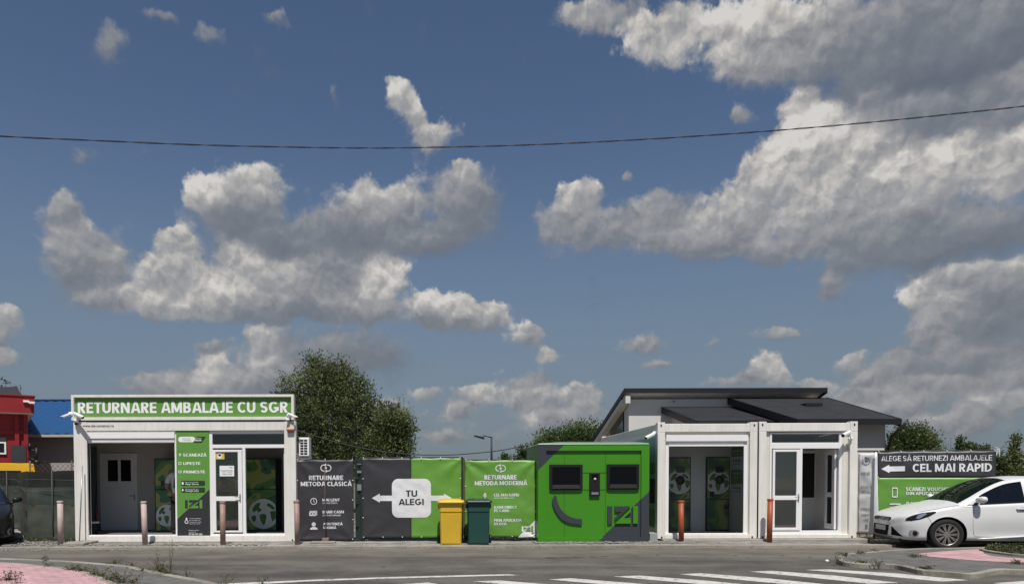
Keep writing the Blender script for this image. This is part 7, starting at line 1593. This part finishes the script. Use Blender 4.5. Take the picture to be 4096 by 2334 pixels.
    def seam(pts, r=.0035): 
        s_ = smooth(pts,4)
        for sg in (-1,1): MB().tube([side(x,z,.0,sg) for x,z in s_], r, 5).build('panel_gap', SEAM, root)
    seam([(1.36,.90),(1.33,.75),(1.33,.5),(1.36,.30)]); seam([(2.40,.95),(2.41,.7),(2.41,.5),(2.40,.28)]); seam([(1.36,.285),(1.9,.275),(2.40,.275)]); seam([(2.40,.275),(2.9,.28),(3.1,.34)]); seam([(.98,.88),(1.15,.885),(1.34,.87)]); seam([(.50,.70),(.56,.60),(.60,.50)])
    for sg in (-1,1): MB().tube([place(.40+.07*i,sg*interp(WD,.40+.07*i)*.915,interp(BL,.40+.07*i)+.006) for i in range(11)],.004,5).build('bonnet_gap', SEAM, root)
    for sg in (-1,1):
        MB().tube([side(1.45+.1*i,.962+.0,.004,sg) if False else place(1.25+.255*i,sg*(interp(WD,1.25+.255*i)*.93+.004),interp(BL,1.25+.255*i)+.002) for i in range(11)],.008,6).build('window_trim', TRIM, root)
        for x in (2.2,3.02):
            b = MB(); b.tube([side(x-.11,.845,.004,sg),side(x-.09,.848,.03,sg),side(x+.09,.852,.03,sg),side(x+.11,.852,.004,sg)],[.012,.016,.016,.012],8); b.build('door_handle', paint, root)
            drape('handle_shade_patch', mat('recess_shade',(.30,.30,.30),.5) if paint is not BLACK else TRIM, [arc(x,.845,.035,0,345,16,1.9)], lambda a,c,o,sg=sg: side(a,c,o,sg), .003, .05, False)  # shade of the handle hollow, painted as a flat grey patch
        b = MB(); v = []
        b.tube([side(1.42+.1*i,.235+.008*i,.012,sg) for i in range(18)],[.004]+[.02]*16+[.004],8); b.build('sill', paint, root)
    for sg in (-1,1):
        o = drape('tail_lamp', mat('tail_red',(.20,.008,.008),.15,spec=.6), [[(4.02,.80),(4.28,.78),(4.24,1.0),(4.05,1.0)]], lambda a,c,o_,sg=sg: side(a,c,o_,sg), .005, .05, False)
    return root
WCAR = mat('white_car_paint', (.66,.66,.65), .32, var=.02, coat=.35, spec=.4)
def place_w(x,y,z):                              # turned a little about its near front wheel
    s = 1.055; a, b_ = (x-.87)*s, (y+.91)*s; q = rad(11); return Vector((10.66+a*math.cos(q)+b_*math.sin(q), 14.38-a*math.sin(q)+b_*math.cos(q), -.037+z*s))
build_car('white hatchback car parked in front of the large banner', place_w, WCAR)
KCAR = mat('black_car_paint', (.009,.010,.010), .35, var=.05, coat=.25, spec=.3)
ka = math.atan2(1734, FPX)+.03; kd = Vector((-math.sin(ka), math.cos(ka), 0)); kp = Vector((kd.y, -kd.x, 0))
kf = at(67,2150,15.45); KF = Vector((kf.x,15.45,.0)) - kp*.93
build_car('black car cut off by the left edge, seen from its front', lambda x,y,z: KF+kd*x+kp*y+Vector((0,0,z)), KCAR)

# ------------------------------------------------------------------ the customer inside the long kiosk
def skin(name, V, E, Rr, m, parent, lv=2):
    org = ORG[parent]; me = bpy.data.meshes.new(name); me.from_pydata([tuple(Vector(v)-org) for v in V],E,[]); me.materials.append(m)
    o = bpy.data.objects.new(name,me); C.objects.link(o); o.parent = parent; ORG[o] = org
    sk = o.modifiers.new('skin','SKIN'); sk.use_smooth_shade = True
    for i,d in enumerate(me.skin_vertices[0].data): r = Rr[i]; d.radius = r if isinstance(r,tuple) else (r,r); d.use_root = (i == 0)
    ss = o.modifiers.new('sub','SUBSURF'); ss.levels = lv; ss.render_levels = lv; return o
px_ = at(714,2000,17.15).x; fz = .125; PYY = 17.15
pe = thing('person','person in a white printed T-shirt and black trousers standing inside the long kiosk','person',(px_,PYY,fz))
def q_(x,y,z): return (px_+x, PYY+y, fz+z*1.03)
SKIN = mat('skin',(.36,.20,.13),.55,var=.06); TEE = mat('white_cotton',(.66,.65,.66),.9,var=.06,vscale=6); TRO = mat('black_trousers',(.014,.014,.016),.85,var=.2)
V = [q_(0,0,.96),q_(0,.01,1.15),q_(0,0,1.36),q_(0,.0,1.46),q_(0,.01,1.55),q_(0,.03,1.63),q_(0,.03,1.73)]; E = [(0,1),(1,2),(2,3),(3,4),(4,5),(5,6)]; Rr = [(.15,.11),(.14,.10),(.17,.11),(.13,.09),.055,(.075,.095),(.06,.075)]
for sg in (-1,1):
    k0 = len(V); V += [q_(sg*.185,0,1.43),q_(sg*.30,-.02,1.17),q_(sg*.24,.20,1.03),q_(sg*.19,.28,1.02)]; Rr += [.062,.046,.034,.026]; E += [(3,k0),(k0,k0+1),(k0+1,k0+2),(k0+2,k0+3)]
    for f_,(dx,l) in enumerate(((-.03,.075),(-.01,.085),(.01,.08),(.03,.065))):
        a = len(V); V += [q_(sg*.19+dx,.32,1.015),q_(sg*.19+dx,.32+l*.6,1.0),q_(sg*.19+dx,.32+l,.985)]; Rr += [.010,.009,.007]; E += [(k0+3,a),(a,a+1),(a+1,a+2)]
    a = len(V); V += [q_(sg*.19-sg*.04,.30,1.03),q_(sg*.19-sg*.055,.335,1.03)]; Rr += [.011,.009]; E += [(k0+3,a),(a,a+1)]
    k1_ = len(V); V += [q_(sg*.10,0,.88),q_(sg*.11,.0,.50),q_(sg*.12,-.03,.09),q_(sg*.13,.13,.04)]; Rr += [.085,.058,.04,.035]; E += [(0,k1_),(k1_,k1_+1),(k1_+1,k1_+2),(k1_+2,k1_+3)]
skin('body',V,E,Rr,SKIN,pe)
V = [q_(0,0,.95),q_(0,.01,1.15),q_(0,0,1.36),q_(0,0,1.475)]; E = [(0,1),(1,2),(2,3)]; Rr = [(.185,.14),(.175,.13),(.195,.13),(.12,.085)]
for sg in (-1,1): k0 = len(V); V += [q_(sg*.19,0,1.44),q_(sg*.29,-.01,1.24)]; Rr += [.085,.078]; E += [(3,k0),(k0,k0+1)]
tee = skin('t_shirt',V,E,Rr,TEE,pe)
V = [q_(0,0,.98)]; E = []; Rr = [(.165,.125)]
for sg in (-1,1): k0 = len(V); V += [q_(sg*.10,0,.84),q_(sg*.115,0,.50),q_(sg*.12,-.03,.08)]; Rr += [.105,.082,.07]; E += [(0,k0),(k0,k0+1),(k0+1,k0+2)]
skin('trousers',V,E,Rr,TRO,pe)
for sg in (-1,1): skin('shoe',[q_(sg*.12,-.06,.045),q_(sg*.125,.06,.04),q_(sg*.13,.17,.03)],[(0,1),(1,2)],[.045,.045,.035],TRO,pe)
skin('hair',[q_(0,.0,1.68),q_(0,.0,1.75),q_(0,.04,1.79)],[(0,1),(1,2)],[(.078,.085),(.075,.085),(.055,.065)],mat('dark_hair',(.02,.015,.01),.7,var=.3),pe)
b = MB(); v = [Vector(q_(x,-.148-.012*math.cos(x*9),z)) for x,z in ((-.06,1.14),(.09,1.14),(.09,1.40),(-.02,1.42),(-.05,1.34))]; b.add(v,[(0,1,2,3,4)]); b.build('shirt_print', TRO, tee, fix=False)

# paved bay under the white car
tag(MB().quad((9.45,15.1,RZ),(60,15.1,RZ),(60,17.2,RZ),(9.45,17.2,RZ)).build('parking_bay', ASPHALT), kind='structure')
